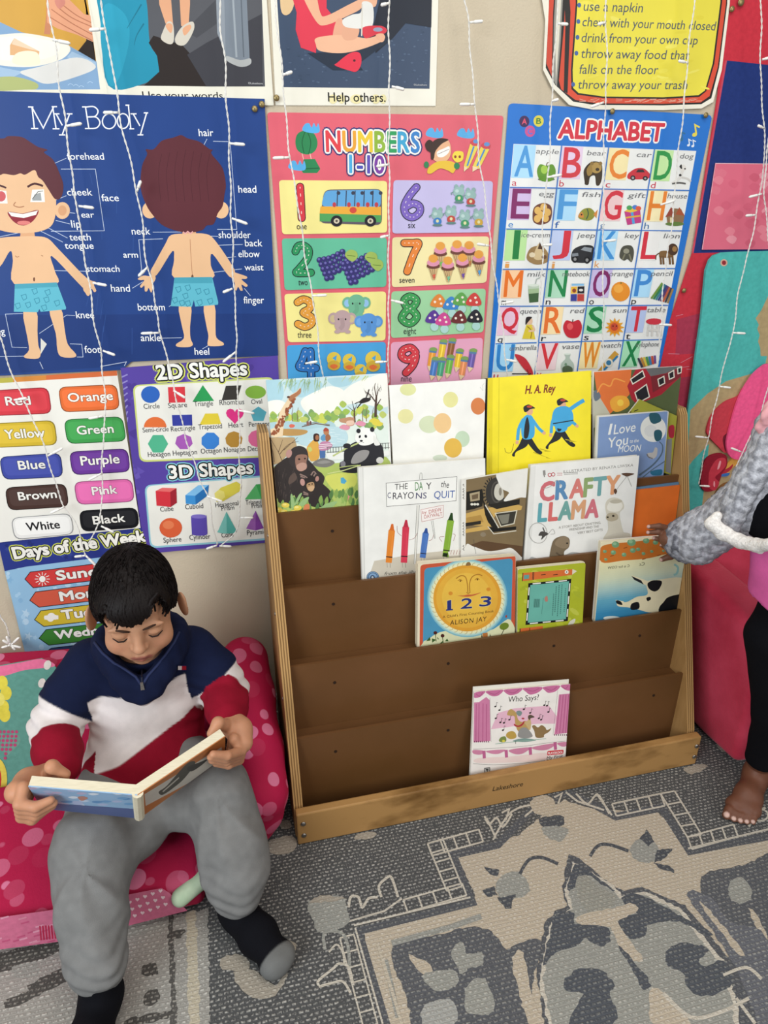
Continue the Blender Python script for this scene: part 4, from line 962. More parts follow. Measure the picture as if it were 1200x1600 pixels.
# chicks on blue
for x, y, r in ((342, 1232, 34), (416, 1238, 32), (470, 1286, 30), (530, 1232, 38)):
    a.ell(x, y, r, r, '#dcc04a'); a.ell(x, y + r * .9, r * .9, r * .7, '#c9a83e'); a.blob([(x - 20, y + r), (x, y + r * .7), (x + 20, y + r), (x, y + r * 1.4)], '#d9703a'); a.poly([(x - 8, y - 4), (x + 14, y - 20), (x + 10, y + 8)], '#4a9ed4')
# mice, ice creams, mushrooms, pencils
for x, y, c in ((940, 430, '#3f8f62'), (996, 446, '#b84a40'), (836, 540, '#3f7ab8'), (902, 530, '#b84a40'), (968, 550, '#3f8f62'), (1034, 545, '#c9a03a')):
    a.ell(x - 12, y - 24, 10, 12, '#8aa9a6'); a.ell(x + 16, y - 24, 10, 12, '#8aa9a6'); a.ell(x, y, 28, 24, '#93b3ae'); a.ell(x - 8, y - 4, 9, 8, '#b5ccc8'); a.ell(x + 2, y + 32, 20, 18, c); a.curve([(x - 22, y), (x - 36, y + 6), (x - 32, y + 14)], 4, '#6f8f8c'); a.ell(x + 2, y + 50, 24, 6, '#5f7f7c'); a.ell(x + 2, y + 30, 7, 8, '#d8d2a0')
for x, y, c in ((852, 700, '#6fae5a'), (932, 692, '#e0a23a'), (990, 696, '#b0743a'), (818, 760, '#d05a44'), (888, 770, '#6fb88f'), (958, 756, '#6a4aa0'), (1036, 740, '#4a9ad0')):
    a.poly([(x - 26, y + 24), (x + 26, y + 24), (x + 8, y + 92), (x - 4, y + 92)], '#c9a877')
    for k in (-12, 0, 12): a.stroke([(x + k - 8, y + 30), (x + k * .4 + 4, y + 84)], 2, '#5d4634')
    a.ell(x, y + 26, 32, 14, '#6b3f34'); a.ell(x, y + 10, 30, 18, '#d88fa6'); a.ell(x, y - 10, 22, 20, '#dd9a45'); a.poly([(x - 4, y + 68), (x + 12, y + 64), (x + 4, y + 94)], c)
for x, y, c in ((842, 958, '#d9823a'), (902, 970, '#3f82c4'), (950, 950, '#5f9f4f'), (1012, 952, '#c94440'), (818, 1035, '#5a3a8f'), (866, 1046, '#c94a8f'), (942, 1036, '#6b2f30'), (1018, 1032, '#2a2730')):
    a.ell(x + 6, y + 42, 20, 20, '#a9cfc8'); a.blob([(x - 38, y + 16), (x - 22, y - 20), (x + 4, y - 38), (x + 26, y - 18), (x + 36, y + 18), (x, y + 26)], c)
    for dx, dy in ((-16, 0), (8, -14), (14, 8)): a.ell(x + dx, y + dy, 6, 6, '#eadfd0')
for x, y, c in ((816, 1225, '#e0963a'), (866, 1185, '#dfb93a'), (908, 1180, '#8a5a34'), (826, 1270, '#4a78b8'), (860, 1272, '#4a9a78'), (900, 1260, '#6fae4a'), (944, 1230, '#e0b93a'), (966, 1268, '#d98a5a'), (1008, 1230, '#6a5aa0')):
    a.poly([(x - 16, y - 34), (x + 16, y - 30), (x + 2, y + 44), (x - 26, y + 38)], c); a.stroke([(x, y - 30), (x - 12, y + 40)], 7, tuple(min(1, v * 1.4 + .05) for v in lin(c))); a.ell(x + 2, y - 38, 19, 12, '#7f9f5a'); a.stroke([(x - 17, y - 30), (x + 17, y - 26)], 9, '#5a7fa0'); a.poly([(x - 26, y + 38), (x + 2, y + 44), (x - 18, y + 66)], '#e0c8a0')
a.poly([(1052, 1290), (1076, 1310), (1050, 1330)], '#e6e2da')
finish(a, 'pink counting poster with numbered picture cards from one to nine')

# ---- alphabet
a = Art(WALL, 0.0024).fr(*K6)
a.sheet([(132, 34), (1086, 90), (812, 1420), (28, 1420)], '#1f6fc4', r=24)
a.poly([(155, 225), (1010, 258), (800, 1420), (44, 1420)], '#e4e4e0')
for x, y, c, ch, tcx in ((205, 120, '#3b2352', 'A', '#d9506a'), (272, 118, '#d6c94a', 'B', '#2f7a3a'), (232, 166, '#c2508a', 'C', '#4a6fd0')): a.ell(x, y, 24, 27, c); a.text(ch, (x - 11, y + 13), (x + 11, y + 13), 26, tcx, bold=0.03)
a.text('ALPHABET', (364, 196), (850, 212), 84, '#cc2f3f', out=[(0.085, '#efece6')], bold=0.05)
for x, y, c, k in ((1006, 150, '#e3d04a', 1.0), (942, 180, '#2f6a8f', .8), (976, 212, '#dfe6ee', .6), (996, 216, '#dfe6ee', .6)): a.stroke([(x + 4 * k, y + 30 * k), (x - 2 * k, y - 14 * k), (x + 20 * k, y - 2 * k)], 7 * k + 1, c); a.ell(x - 4 * k, y + 32 * k, 12 * k, 9 * k, c, -25)
rowsL = [(155, 225), (137, 428), (120, 623), (103, 812), (88, 985), (70, 1160), (50, 1330)]
rowsR = [(1010, 258), (980, 443), (945, 632), (912, 808), (877, 980), (847, 1140), (818, 1300)]
cf = [0, .262, .519, .77, 1]
def cpt(r, c, u, v):
    A = np.array(rowsL[r], float) * (1 - v) + np.array(rowsL[r + 1], float) * v; B = np.array(rowsR[r], float) * (1 - v) + np.array(rowsR[r + 1], float) * v
    t = cf[c] + (cf[c + 1] - cf[c]) * u; return A * (1 - t) + B * t
alpha = [('A', 'apple', '#4a94d0', '#a8d4ee', '#c2304a'), ('B', 'bear', '#cc3442', '#dcc6dc', '#c2304a'), ('C', 'car', '#e07f2e', '#ecdca6', '#c2304a'), ('D', 'dog', '#2a8f45', '#bfe0a0', '#c2304a'),
         ('E', 'egg', '#7b2560', '#c9b5da', '#2f7fc4'), ('F', 'fish', '#4a94d0', '#a8d4ee', '#2f5fa4'), ('G', 'gift', '#cc2f3f', '#e6c2c2', '#3f6f9f'), ('H', 'house', '#e07f2e', '#eee0b0', '#3f6f9f'),
         ('I', 'ice-cream', '#1f7a3c', '#b5dc98', '#dd9a50'), ('J', 'jeep', '#cc2f3f', '#b9c6e6', '#dd9a50'), ('K', 'key', '#3f8fd0', '#a8d4ee', '#dd9a50'), ('L', 'lion', '#cc2f3f', '#e6e4e0', '#e6e4e0'),
         ('M', 'milk', '#e06f24', '#f0c49a', '#23232a'), ('N', 'notebook', '#1f8048', '#a9d4b8', '#23232a'), ('O', 'orange', '#7b2560', '#c3b5dc', '#23232a'), ('P', 'pencil', '#3f84c8', '#a8d4ee', '#23232a'),
         ('Q', 'queen', '#cc2f3f', '#e2c0d4', '#23232a'), ('R', 'red', '#e07030', '#f0d8a8', '#23232a'), ('S', 'sun', '#1f7f48', '#a9d8b8', '#23232a'), ('T', 'table', '#cc2f3f', '#b0bfe2', '#23232a'),
         ('U', 'umbrella', '#2f7fc4', '#9fd0ee', '#c2304a'), ('V', 'vase', '#d0343f', '#e6ccd2', '#c2304a'), ('W', 'watch', '#e08a2e', '#eedca6', '#c2304a'), ('X', 'xylophone', '#1f7f48', '#a5dcb5', '#23232a')]
def icon(n, x, y):
    E = a.ell; B = a.blob; P = a.poly
    if n == 'apple': E(x, y + 36, 40, 8, '#5d6a55'); B([(x - 44, y), (x - 30, y - 34), (x, y - 28), (x + 30, y - 34), (x + 44, y), (x + 26, y + 42), (x - 26, y + 42)], '#5f8f2a'); E(x - 10, y - 10, 16, 20, '#9cc24a'); a.curve([(x, y - 26), (x + 4, y - 40), (x + 14, y - 44)], 4, '#5a4020')
    elif n == 'bear': B([(x - 40, y + 40), (x - 44, y - 10), (x - 20, y - 44), (x + 10, y - 54), (x + 40, y - 40), (x + 42, y + 20), (x + 30, y + 56), (x + 14, y + 56), (x + 8, y + 14), (x - 14, y + 20), (x - 22, y + 54), (x - 38, y + 54)], '#3a2d1c'); E(x + 14, y - 24, 26, 26, '#a98a4a'); E(x - 6, y - 44, 9, 9, '#8a6d3a'); E(x + 34, y - 44, 9, 9, '#8a6d3a'); E(x + 20, y - 16, 9, 8, '#3a2d1c'); B([(x - 30, y - 16), (x - 10, y - 40), (x - 4, y), (x - 24, y + 14)], '#9a7c40')
    elif n == 'car': B([(x - 54, y + 16), (x - 48, y - 4), (x - 14, y - 26), (x + 24, y - 26), (x + 54, y + 2), (x + 56, y + 16), (x + 20, y + 24), (x - 40, y + 24)], '#c22f3a'); P([(x - 14, y - 8), (x - 4, y - 22), (x + 20, y - 22), (x + 28, y - 8)], '#33262c'); E(x - 28, y + 18, 12, 12, '#1c1c20'); E(x + 30, y + 20, 12, 11, '#1c1c20'); E(x - 28, y + 18, 6, 6, '#9a9a9a'); E(x + 30, y + 20, 5, 5, '#9a9a9a')
    elif n == 'dog': a.curve([(x - 44, y + 40), (x - 10, y + 14), (x + 6, y - 26)], 14, '#d8d5ce'); E(x + 6, y - 34, 16, 15, '#dcd8d0'); B([(x - 10, y - 40), (x, y - 50), (x + 2, y - 28)], '#2c2a2c'); a.curve([(x, y + 10), (x + 26, y + 16), (x + 44, y + 30)], 9, '#c9c5be'); a.curve([(x - 44, y + 40), (x - 10, y + 36), (x + 20, y + 40)], 8, '#55524f'); E(x - 6, y, 6, 6, '#2c2a2c'); E(x + 16, y - 30, 4, 4, '#2c2a2c')
    elif n == 'egg': B([(x - 44, y + 20), (x - 36, y - 30), (x + 8, y - 50), (x + 44, y - 30), (x + 40, y + 30), (x, y + 52), (x - 34, y + 44)], '#6b3d2c'); [E(x + dx, y + dy, 16, 18, '#dcb060') for dx, dy in ((-20, -14), (8, -30), (26, -6), (-6, 6), (16, 22), (-22, 24))]
    elif n == 'fish': B([(x - 46, y + 10), (x - 24, y - 22), (x + 12, y - 28), (x + 34, y), (x + 12, y + 28), (x - 28, y + 26)], '#8a8a34'); P([(x + 26, y), (x + 46, y - 22), (x + 40, y + 20)], '#c9813a'); B([(x - 46, y + 10), (x - 28, y - 10), (x - 20, y + 16)], '#c9813a'); a.curve([(x - 4, y - 26), (x + 2, y), (x - 8, y + 24)], 5, '#3a5a3f'); E(x - 30, y + 2, 4, 4, '#202020')
    elif n == 'gift': P([(x - 40, y - 16), (x + 34, y - 24), (x + 40, y + 36), (x - 26, y + 48)], '#b93a7c'); P([(x - 40, y - 16), (x - 8, y - 36), (x + 36, y - 24), (x - 6, y - 10)], '#e0b93a'); a.stroke([(x - 4, y - 12), (x + 4, y + 42)], 12, '#4a9ad0'); [E(x + dx, y - 38 + abs(dx) * .3, 13, 11, c) for dx, c in ((-16, '#4a9a58'), (10, '#4a78c4'), (26, '#d8563a'))]; a.stroke([(x - 34, y + 14), (x + 38, y + 4)], 8, '#d8a03a')
    elif n == 'house': P([(x - 38, y + 6), (x - 14, y - 34), (x + 30, y - 30), (x + 46, y + 4), (x + 40, y + 34), (x - 34, y + 36)], '#8a6a4a'); P([(x - 44, y + 8), (x - 16, y - 40), (x, y - 2)], '#8f3f30'); P([(x + 4, y - 4), (x + 22, y - 38), (x + 48, y + 2)], '#a3502f'); E(x, y + 40, 44, 10, '#5f7a3a'); P([(x - 22, y + 10), (x - 8, y + 10), (x - 8, y + 34), (x - 22, y + 34)], '#d8c8a0')
    elif n == 'ice-cream': B([(x - 52, y + 10), (x - 30, y - 30), (x + 20, y - 36), (x + 50, y), (x + 46, y + 36), (x, y + 50), (x - 40, y + 36)], '#9a7c50'); B([(x - 20, y + 10), (x + 6, y - 50), (x + 22, y - 10), (x + 40, y + 16), (x, y + 28)], '#d0b88c'); P([(x, y - 24), (x + 10, y - 56), (x + 24, y - 22)], '#4a3222'); E(x - 26, y + 4, 14, 12, '#e0d0b0'); E(x + 30, y + 14, 12, 10, '#6b4a30')
    elif n == 'jeep': B([(x - 54, y + 10), (x - 40, y - 24), (x + 6, y - 42), (x + 50, y - 34), (x + 54, y + 16), (x + 20, y + 40), (x - 44, y + 36)], '#26272b'); P([(x - 10, y - 20), (x + 8, y - 34), (x + 44, y - 28), (x + 40, y - 8)], '#8b9298'); E(x - 36, y + 24, 15, 17, '#17171a'); E(x + 20, y + 28, 15, 17, '#17171a'); E(x - 36, y + 24, 7, 8, '#8a8a8a'); E(x + 20, y + 28, 7, 8, '#8a8a8a'); P([(x - 50, y - 2), (x - 22, y - 6), (x - 20, y + 8), (x - 50, y + 12)], '#7d838a')
    elif n == 'key': B([(x - 34, y + 10), (x - 20, y - 34), (x + 20, y - 40), (x + 34, y - 10), (x + 24, y + 36), (x + 4, y + 24), (x - 14, y + 30)], '#4a4a3e'); E(x - 2, y - 14, 14, 12, '#8f8d7a'); a.stroke([(x - 8, y), (x - 20, y + 26)], 7, '#77755f'); a.stroke([(x + 12, y), (x + 22, y + 32)], 7, '#77755f')
    elif n == 'lion': B([(x - 40, y + 10), (x - 34, y - 14), (x + 6, y - 16), (x + 26, y - 10), (x + 20, y + 14), (x - 30, y + 16)], '#7a5a34'); E(x + 24, y - 22, 24, 28, '#4a3222'); E(x + 32, y - 24, 11, 13, '#9a7444'); [a.stroke([(x + dx, y + 8), (x + dx + 3, y + 48)], 9, '#6b4c2c') for dx in (-34, -22, 8, 22)]; a.curve([(x - 38, y - 6), (x - 54, y + 6), (x - 56, y + 26)], 5, '#5a4026')
    elif n == 'milk': P([(x - 26, y - 30), (x + 26, y - 34), (x + 22, y + 46), (x - 20, y + 50)], '#b9c8b4'); P([(x - 25, y - 10), (x + 25, y - 14), (x + 22, y + 46), (x - 20, y + 50)], '#3f5f3c'); P([(x - 25, y - 14), (x + 25, y - 18), (x + 25, y + 4), (x - 24, y + 8)], '#9fb88f'); a.stroke([(x + 6, y - 30), (x + 14, y - 60), (x + 34, y - 70)], 5, '#a8b0aa'); E(x, y - 32, 26, 6, '#d5ddd0')
    elif n == 'notebook': P([(x - 32, y - 40), (x + 34, y - 42), (x + 32, y + 46), (x - 34, y + 46)], '#d8d4cc'); P([(x - 30, y - 24), (x - 2, y - 25), (x - 3, y + 8), (x - 32, y + 9)], '#e0b03a'); P([(x, y - 25), (x + 32, y - 26), (x + 31, y + 8), (x - 1, y + 8)], '#23232a'); P([(x - 32, y + 11), (x - 3, y + 10), (x - 4, y + 44), (x - 33, y + 44)], '#3a3f8f'); P([(x - 1, y + 10), (x + 31, y + 10), (x + 30, y + 44), (x - 2, y + 44)], '#b8423a'); a.box(x - 28, y - 38, x + 30, y - 28, '#7fb4d8'); E(x - 16, y - 6, 9, 10, '#8a3f2a'); E(x + 16, y - 8, 10, 6, '#d8d4cc')
    elif n == 'orange': E(x, y, 44, 46, '#dd8a2a'); E(x - 10, y - 14, 22, 20, '#e8a445'); E(x + 2, y - 40, 5, 3, '#5a6a2a')
    elif n == 'pencil': [a.stroke([(x - 44 + k * 11, y + 34 + k * 3), (x + 8 + k * 7, y - 40 + k * 4)], 9, c) for k, c in enumerate(('#6f8f3a', '#2f7a4a', '#3a7a8f', '#2f3f7a', '#5a3a6a', '#b85a3a', '#3a3a44', '#9a7a4a'))]
    elif n == 'queen': P([(x - 14, y - 20), (x + 14, y - 20), (x + 28, y + 48), (x - 34, y + 46)], '#d8c23a'); E(x, y - 36, 15, 18, '#dcb898'); B([(x - 18, y - 20), (x - 14, y - 54), (x + 12, y - 56), (x + 4, y - 44), (x - 8, y - 30)], '#2a2324'); a.curve([(x - 10, y - 12), (x + 10, y + 10), (x + 6, y + 44)], 5, '#9a7a24'); a.curve([(x + 14, y - 16), (x + 22, y + 6), (x - 4, y + 10)], 9, '#dcb898')
    elif n == 'red': B([(x - 44, y), (x - 30, y - 36), (x, y - 30), (x + 30, y - 38), (x + 44, y - 4), (x + 26, y + 42), (x - 22, y + 42)], '#c02a38'); E(x - 12, y - 8, 14, 16, '#dd5a5c'); a.curve([(x, y - 28), (x + 2, y - 42)], 4, '#4a3020')
    elif n == 'sun': a.arc_star(x, y, 46, 28, 12, '#e0a02e'); E(x, y, 27, 28, '#dd7a2a'); E(x - 2, y - 2, 18, 18, '#c24a34'); E(x - 8, y - 6, 3, 4, '#3a2018'); E(x + 8, y - 6, 3, 4, '#3a2018')
    elif n == 'table': E(x, y - 24, 38, 15, '#c93644'); [a.stroke([(x + dx, y - 10), (x + dx * 1.2, y + 44)], 9, '#cfccc6') for dx in (-26, -8, 14, 28)]; E(x, y + 16, 28, 6, '#d6d3cc')
    elif n == 'umbrella': B([(x - 48, y - 50), (x, y - 34), (x + 34, y + 20), (x + 34, y + 50), (x - 6, y + 16)], '#c23440'); a.stroke([(x - 60, y + 40), (x + 30, y + 40)], 5, '#2a2a2e'); a.curve([(x + 10, y + 20), (x + 20, y + 44), (x + 34, y + 54)], 6, '#333')if False else a.curve([(x + 10, y + 20), (x + 20, y + 44), (x + 34, y + 54)], 6, '#8a2a34')
    elif n == 'vase': B([(x - 12, y - 46), (x + 14, y - 46), (x + 10, y - 26), (x + 30, y + 4), (x + 22, y + 46), (x - 20, y + 46), (x - 30, y + 4), (x - 8, y - 26)], '#aab9ae'); B([(x - 24, y + 20), (x, y + 8), (x + 24, y + 22), (x + 16, y + 48), (x - 16, y + 48)], '#4f5f48'); E(x, y - 46, 16, 4, '#d5ddd5'); E(x - 8, y + 4, 6, 8, '#6a8a70')
    elif n == 'watch': a.curve([(x - 44, y + 50), (x - 10, y + 6), (x + 36, y - 46)], 26, '#c9983f'); a.curve([(x - 34, y + 44), (x, y + 12), (x + 40, y - 30)], 10, '#2f78a8'); E(x - 2, y + 2, 20, 20, '#dcd8c8'); E(x - 2, y + 2, 12, 12, '#3a78a0')
    elif n == 'xylophone': [a.stroke([(x - 46 + k * 13, y - 14 - k * 2), (x - 26 + k * 10, y + 30 - k * 3)], 10, c) for k, c in enumerate(('#3a3a4a', '#b8823a', '#d8c04a', '#4a8f4a', '#3a78a8', '#c24a3a', '#6a4a8a'))]
for i, (ch, w, c, bg, sc) in enumerate(alpha):
    r, cc = divmod(i, 4); pu = .46 if w not in ('notebook',) else .40
    a.poly([cpt(r, cc, .01, .01), cpt(r, cc, .47, .01), cpt(r, cc, .47, .78), cpt(r, cc, .01, .78)], bg)
    p0, p1 = cpt(r, cc, .08 if ch != 'I' else .20, .74), cpt(r, cc, .46 if ch not in 'IJ' else (.32 if ch == 'I' else .42), .74)
    a.text(ch, p0, p1, .70 * abs(cpt(r, cc, 0, 1)[1] - cpt(r, cc, 0, 0)[1]), c, bold=0.02, snap=True)
    q = cpt(r, cc, .04, .96); a.text(ch.lower(), q, q + [22, 1], 30 if ch.lower() in 'acegmnopqrsuvwxz' else 30, sc)
    wl = min(.62, .075 * len(w) + .1); q0, q1 = cpt(r, cc, .96 - wl, .2), cpt(r, cc, .96, .2)
    a.text(w, q0, q1, 23, '#6a6a6c', shear=0.12)
    p = cpt(r, cc, .74, .62); icon(w, p[0], p[1])
for r in range(1, 7): a.stroke([rowsL[r], rowsR[r]], 5, '#2f6fc0')
for c in (1, 2, 3): a.stroke([cpt(0, c, 0, 0), cpt(5, c, 0, 1)], 5, '#2f6fc0')
finish(a, 'blue bordered alphabet poster with a picture for every letter')

# ---- yellow manners sign cut like a jar
a = Art(WALL, 0.0052).fr(*K3)
a.solid([(110, -160), (1016, -160), (1012, 20), (975, 330), (935, 480), (880, 510), (700, 518), (370, 515), (262, 494), (180, 410), (140, 330), (150, 100)], '#e6e1d0')
a.poly([(168, -160), (1004, -160), (1000, 20), (962, 320), (926, 462), (880, 490), (700, 496), (380, 494), (280, 478), (196, 400), (152, 320), (166, 60)], '#1e1a18')
a.poly([(176, -160), (202, -160), (186, 60), (180, 360), (155, 300), (164, 80)], '#c8442e')
a.poly([(206, -160), (240, -160), (222, 200), (204, 410), (186, 372), (190, 100)], '#8f8c84'); a.poly([(214, -160), (232, -160), (214, 200), (200, 380), (196, 180)], '#d8d2c0')
a.poly([(250, -160), (1000, -160), (994, 20), (956, 318), (918, 452), (876, 482), (700, 488), (390, 486), (290, 470), (224, 420), (214, 380), (238, 120)], '#d0492f')
a.poly([(232, -160), (252, -160), (268, 60), (254, 440), (236, 430), (244, 120)], '#1e1a18')
a.poly([(288, -160), (968, -160), (976, 12), (940, 300), (902, 430), (870, 456), (700, 466), (420, 462), (300, 446), (272, 420), (270, 330), (292, 20)], '#1e1a18')
a.poly([(296, -160), (962, -160), (968, 12), (932, 300), (896, 426), (866, 448), (700, 458), (420, 454), (306, 438), (280, 414), (278, 330), (300, 20)], '#dfd142')
for i in range(30):
    x, y = random.uniform(330, 900), random.uniform(0, 430); a.ell(x, y, random.uniform(10, 40), random.uniform(4, 12), random.choice(['#e2d54e', '#dbcc3c', '#e5da5e']), random.uniform(-30, 30), 8)
for i in range(40):
    t = random.random(); p = [(300 + 600 * t, 474 + random.uniform(-8, 8)), (330 + 600 * t, 474 + random.uniform(-10, 6))]
    if p[1][0] < 900: a.stroke(p, 2.5, '#d9a08a')
ink = '#4a5560'
for b, x0, y0, x1, y1, h in (('use a napkin', 328, 54, 604, 62, 46), ('chew with your mouth closed', 322, 126, 944, 146, 44), ('drink from your own cup', 318, 200, 860, 212, 44), ('throw away food that', 316, 274, 820, 282, 44), ('falls on the floor', 308, 348, 676, 350, 44), ('throw away your trash', 302, 418, 812, 420, 42)):
    a.text(b, (x0, y0), (x1, y1), h, ink, bold=0.0, shear=0.08)
for x, y in ((308, 28), (304, 104), (300, 178), (295, 252), (280, 398)): a.ell(x, y, 9, 11, '#3f5f9a')
finish(a, 'yellow table manners sign with a hand drawn red and black border', name='manners_sign', cat='sign')

# ---- red and blue pocket chart, right edge of the photo
a = Art(WALL, 0.0035).fr(1080, 0, 3.81)
a.sheet([(215, -300), (1400, -300), (1200, 1510), (1000, 3300), (-430, 3300), (-130, 1900), (0, 1500), (150, 560)], '#c03542')
a.poly([(206, 362), (1300, 480), (1200, 1480), (8, 1506), (110, 900)], '#253670')
a.poly([(195, 362), (206, 362), (8, 1506), (-4, 1506)], '#c04a5a')
for q in ([(-90, 1900), (60, 1860), (110, 1900), (70, 2100), (-100, 2110)], [(-150, 2260), (40, 2230), (60, 2300), (0, 2480), (-220, 2560)], [(-180, 2620), (20, 2600), (-20, 2800), (-200, 2800)]): a.poly(q, '#a3394f')
for i in range(16):
    x, y = random.uniform(-160, 60), random.uniform(1880, 2600); a.stroke([(x, y), (x + random.uniform(30, 80), y - random.uniform(-10, 40))], 3, '#c77f8f')
finish(a, 'red cloth pocket chart with a dark blue panel, hanging at the right edge', name='pocket_chart', cat='wall hanging', group=None, mat=FELT)
a = Art(WALL, 0.0062).fr(1080, 0, 3.81)
a.sheet([(132, 972), (900, 980), (860, 1480), (52, 1486)], '#d4667c')
for i in range(46):
    x, y = random.uniform(110, 780), random.uniform(1010, 1450)
    a.blob([(x - 30, y), (x, y - 26), (x + 34, y - 6), (x + 10, y + 28)], random.choice(['#dc7c8c', '#cf5f76', '#e08f9c', '#c95a70', '#d66f82']), 3)
a.stroke([(132, 974), (54, 1484)], 4, '#e6b8c0'); a.stroke([(132, 974), (450, 976)], 4, '#e6b8c0')
finish(a, 'pink painted sheet in clear film on the blue panel', name='painted_sheet', cat='paper', group=None)

# ================================================================== teal body board with felt organs
def felt(name, label, pts, col, y, th, details=(), smooth=True, cat='felt piece', group='felt organs on the teal board'):
    pl = Plane((0, y, 0), (1, 0, 0), (0, 0, 1)); a = Art(pl, th, 2e-5).fr(1060, 560, 4.707)
    a.solid(catmull(pts, 5) if smooth else [np.array(p, float) for p in pts], col, th)
    for q, c in details: a.blob(q, c)
    o = a.done(name, FELT); tag(o, label, cat, group); return o
pl = Plane((0, -0.010, 0), (1, 0, 0), (0, 0, 1)); a = Art(pl, 0.006, 5e-5).fr(950, 380, 3.076)
bp = [(480, 80), (500, 58), (540, 44), (620, 40), (1000, 30), (900, 1000), (800, 1900), (330, 1900), (340, 1200), (365, 880), (440, 360), (462, 130)]
a.solid(bp, '#4fb0a9', 0.006)
a.poly([(700, 360), (728, 320), (770, 230), (830, 200), (830, 620), (900, 640), (800, 1800), (470, 1800), (480, 1700), (440, 1560), (456, 1380), (440, 1300), (478, 960), (400, 1040), (372, 1080), (388, 800), (470, 720), (560, 660), (680, 625), (740, 612), (755, 540), (725, 540), (722, 500), (712, 470), (720, 440), (708, 410), (716, 390)], '#b09a72')
a.ell(548, 93, 17, 17, '#cfa58f'); a.ell(548, 93, 10, 11, '#8a2f38')
o = a.done('body_board', FELT); tag(o, 'teal felt board with a tan body outline leaning behind the girl', 'felt board')
felt('felt_liver', 'red felt liver left of the pink lung', [(200, 520), (240, 410), (330, 320), (430, 275), (470, 230), (470, 520), (430, 600), (345, 690), (280, 640), (215, 570)], '#c23f4b', -0.0165, 0.005, [([(350, 540), (372, 490), (384, 560), (344, 680), (318, 620), (320, 570)], '#6d2230'), ([(358, 510), (372, 480), (380, 500), (372, 530)], '#4a7a3a')])
felt('felt_lung', 'large bright pink felt lung beside the girl', [(345, 640), (360, 540), (430, 300), (520, 140), (600, 60), (660, 40), (760, 100), (800, 400), (720, 640), (560, 720), (430, 740), (370, 715)], '#ee5a8c', -0.0225, 0.005)
felt('felt_kidney', 'dark red felt kidney under the liver', [(155, 900), (172, 780), (220, 715), (300, 694), (345, 720), (345, 790), (312, 840), (292, 900), (260, 960), (200, 975), (165, 950)], '#8c2030', -0.0165, 0.005, [([(212, 900), (220, 820), (270, 740), (330, 728), (340, 780), (300, 830), (260, 870), (290, 910), (260, 965), (215, 945)], '#bf3a49'), ([(276, 810), (292, 752), (304, 756), (292, 800)], '#e8a0a6'), ([(248, 930), (250, 900), (258, 904), (258, 940)], '#e8a0a6')])
felt('felt_vessel', 'yellow red and blue felt tube by the kidney', [(304, 810), (350, 776), (390, 730), (430, 708), (470, 720), (460, 770), (400, 790), (350, 850), (300, 862), (298, 836)], '#d9a04a', -0.0165, 0.004, [([(306, 826), (360, 800), (392, 774), (384, 806), (350, 836), (304, 848)], '#b0303c'), ([(300, 852), (350, 838), (370, 840), (352, 862), (304, 864)], '#3f6fb0')])
felt('felt_intestine', 'brown striped felt intestine half behind the grey sleeve', [(250, 1080), (262, 1000), (310, 930), (380, 905), (440, 930), (430, 1000), (340, 1060), (290, 1130)], '#8a6038', -0.0165, 0.005, [([(270, 1080), (290, 1000), (340, 940), (400, 920), (420, 960), (330, 1020)], '#c9a877'), ([(290, 1070), (310, 1000), (350, 960), (410, 940), (410, 980), (340, 1020)], '#8f5f3c')])

# ================================================================== pins
brass = plain('brass_pin', '#8f7d52', 0.35, 0.5, 0.6)
for i, (px, py, lab) in enumerate(((409, 163, 'brass pin at the top right corner of the blue body poster'), (398, 170, 'brass pin just inside the body poster corner'), (432, 153, 'brass pin at the lower left corner of the girl in red photo'), (957, 174, 'dark pin at the top centre of the alphabet poster'), (1103, 180, 'dark pin at the top right corner of the alphabet poster'), (1069, 685 - 0, 'small tan pin beside the right end of the rack'), (1144, 14, 'brass pin on the red cloth beside the manners sign'), (1158, 3, 'large brass pin at the top of the red cloth'))):
    if i == 5: px, py = 1069, 454; lab = 'tan pin on the red cloth left of the teal board'
    c = aty(px, py, -0.008); g = Geo(); r = 0.0052 if i != 7 else 0.007
    g.tube([c + (0, 0.0085, 0), c], 0.0016, 6); g.ball(c, (r, 0.0025, r), n=6)
    o = g.done('push_pin', brass, smooth=True); tag(o, lab, 'pin', 'pins holding the posters')

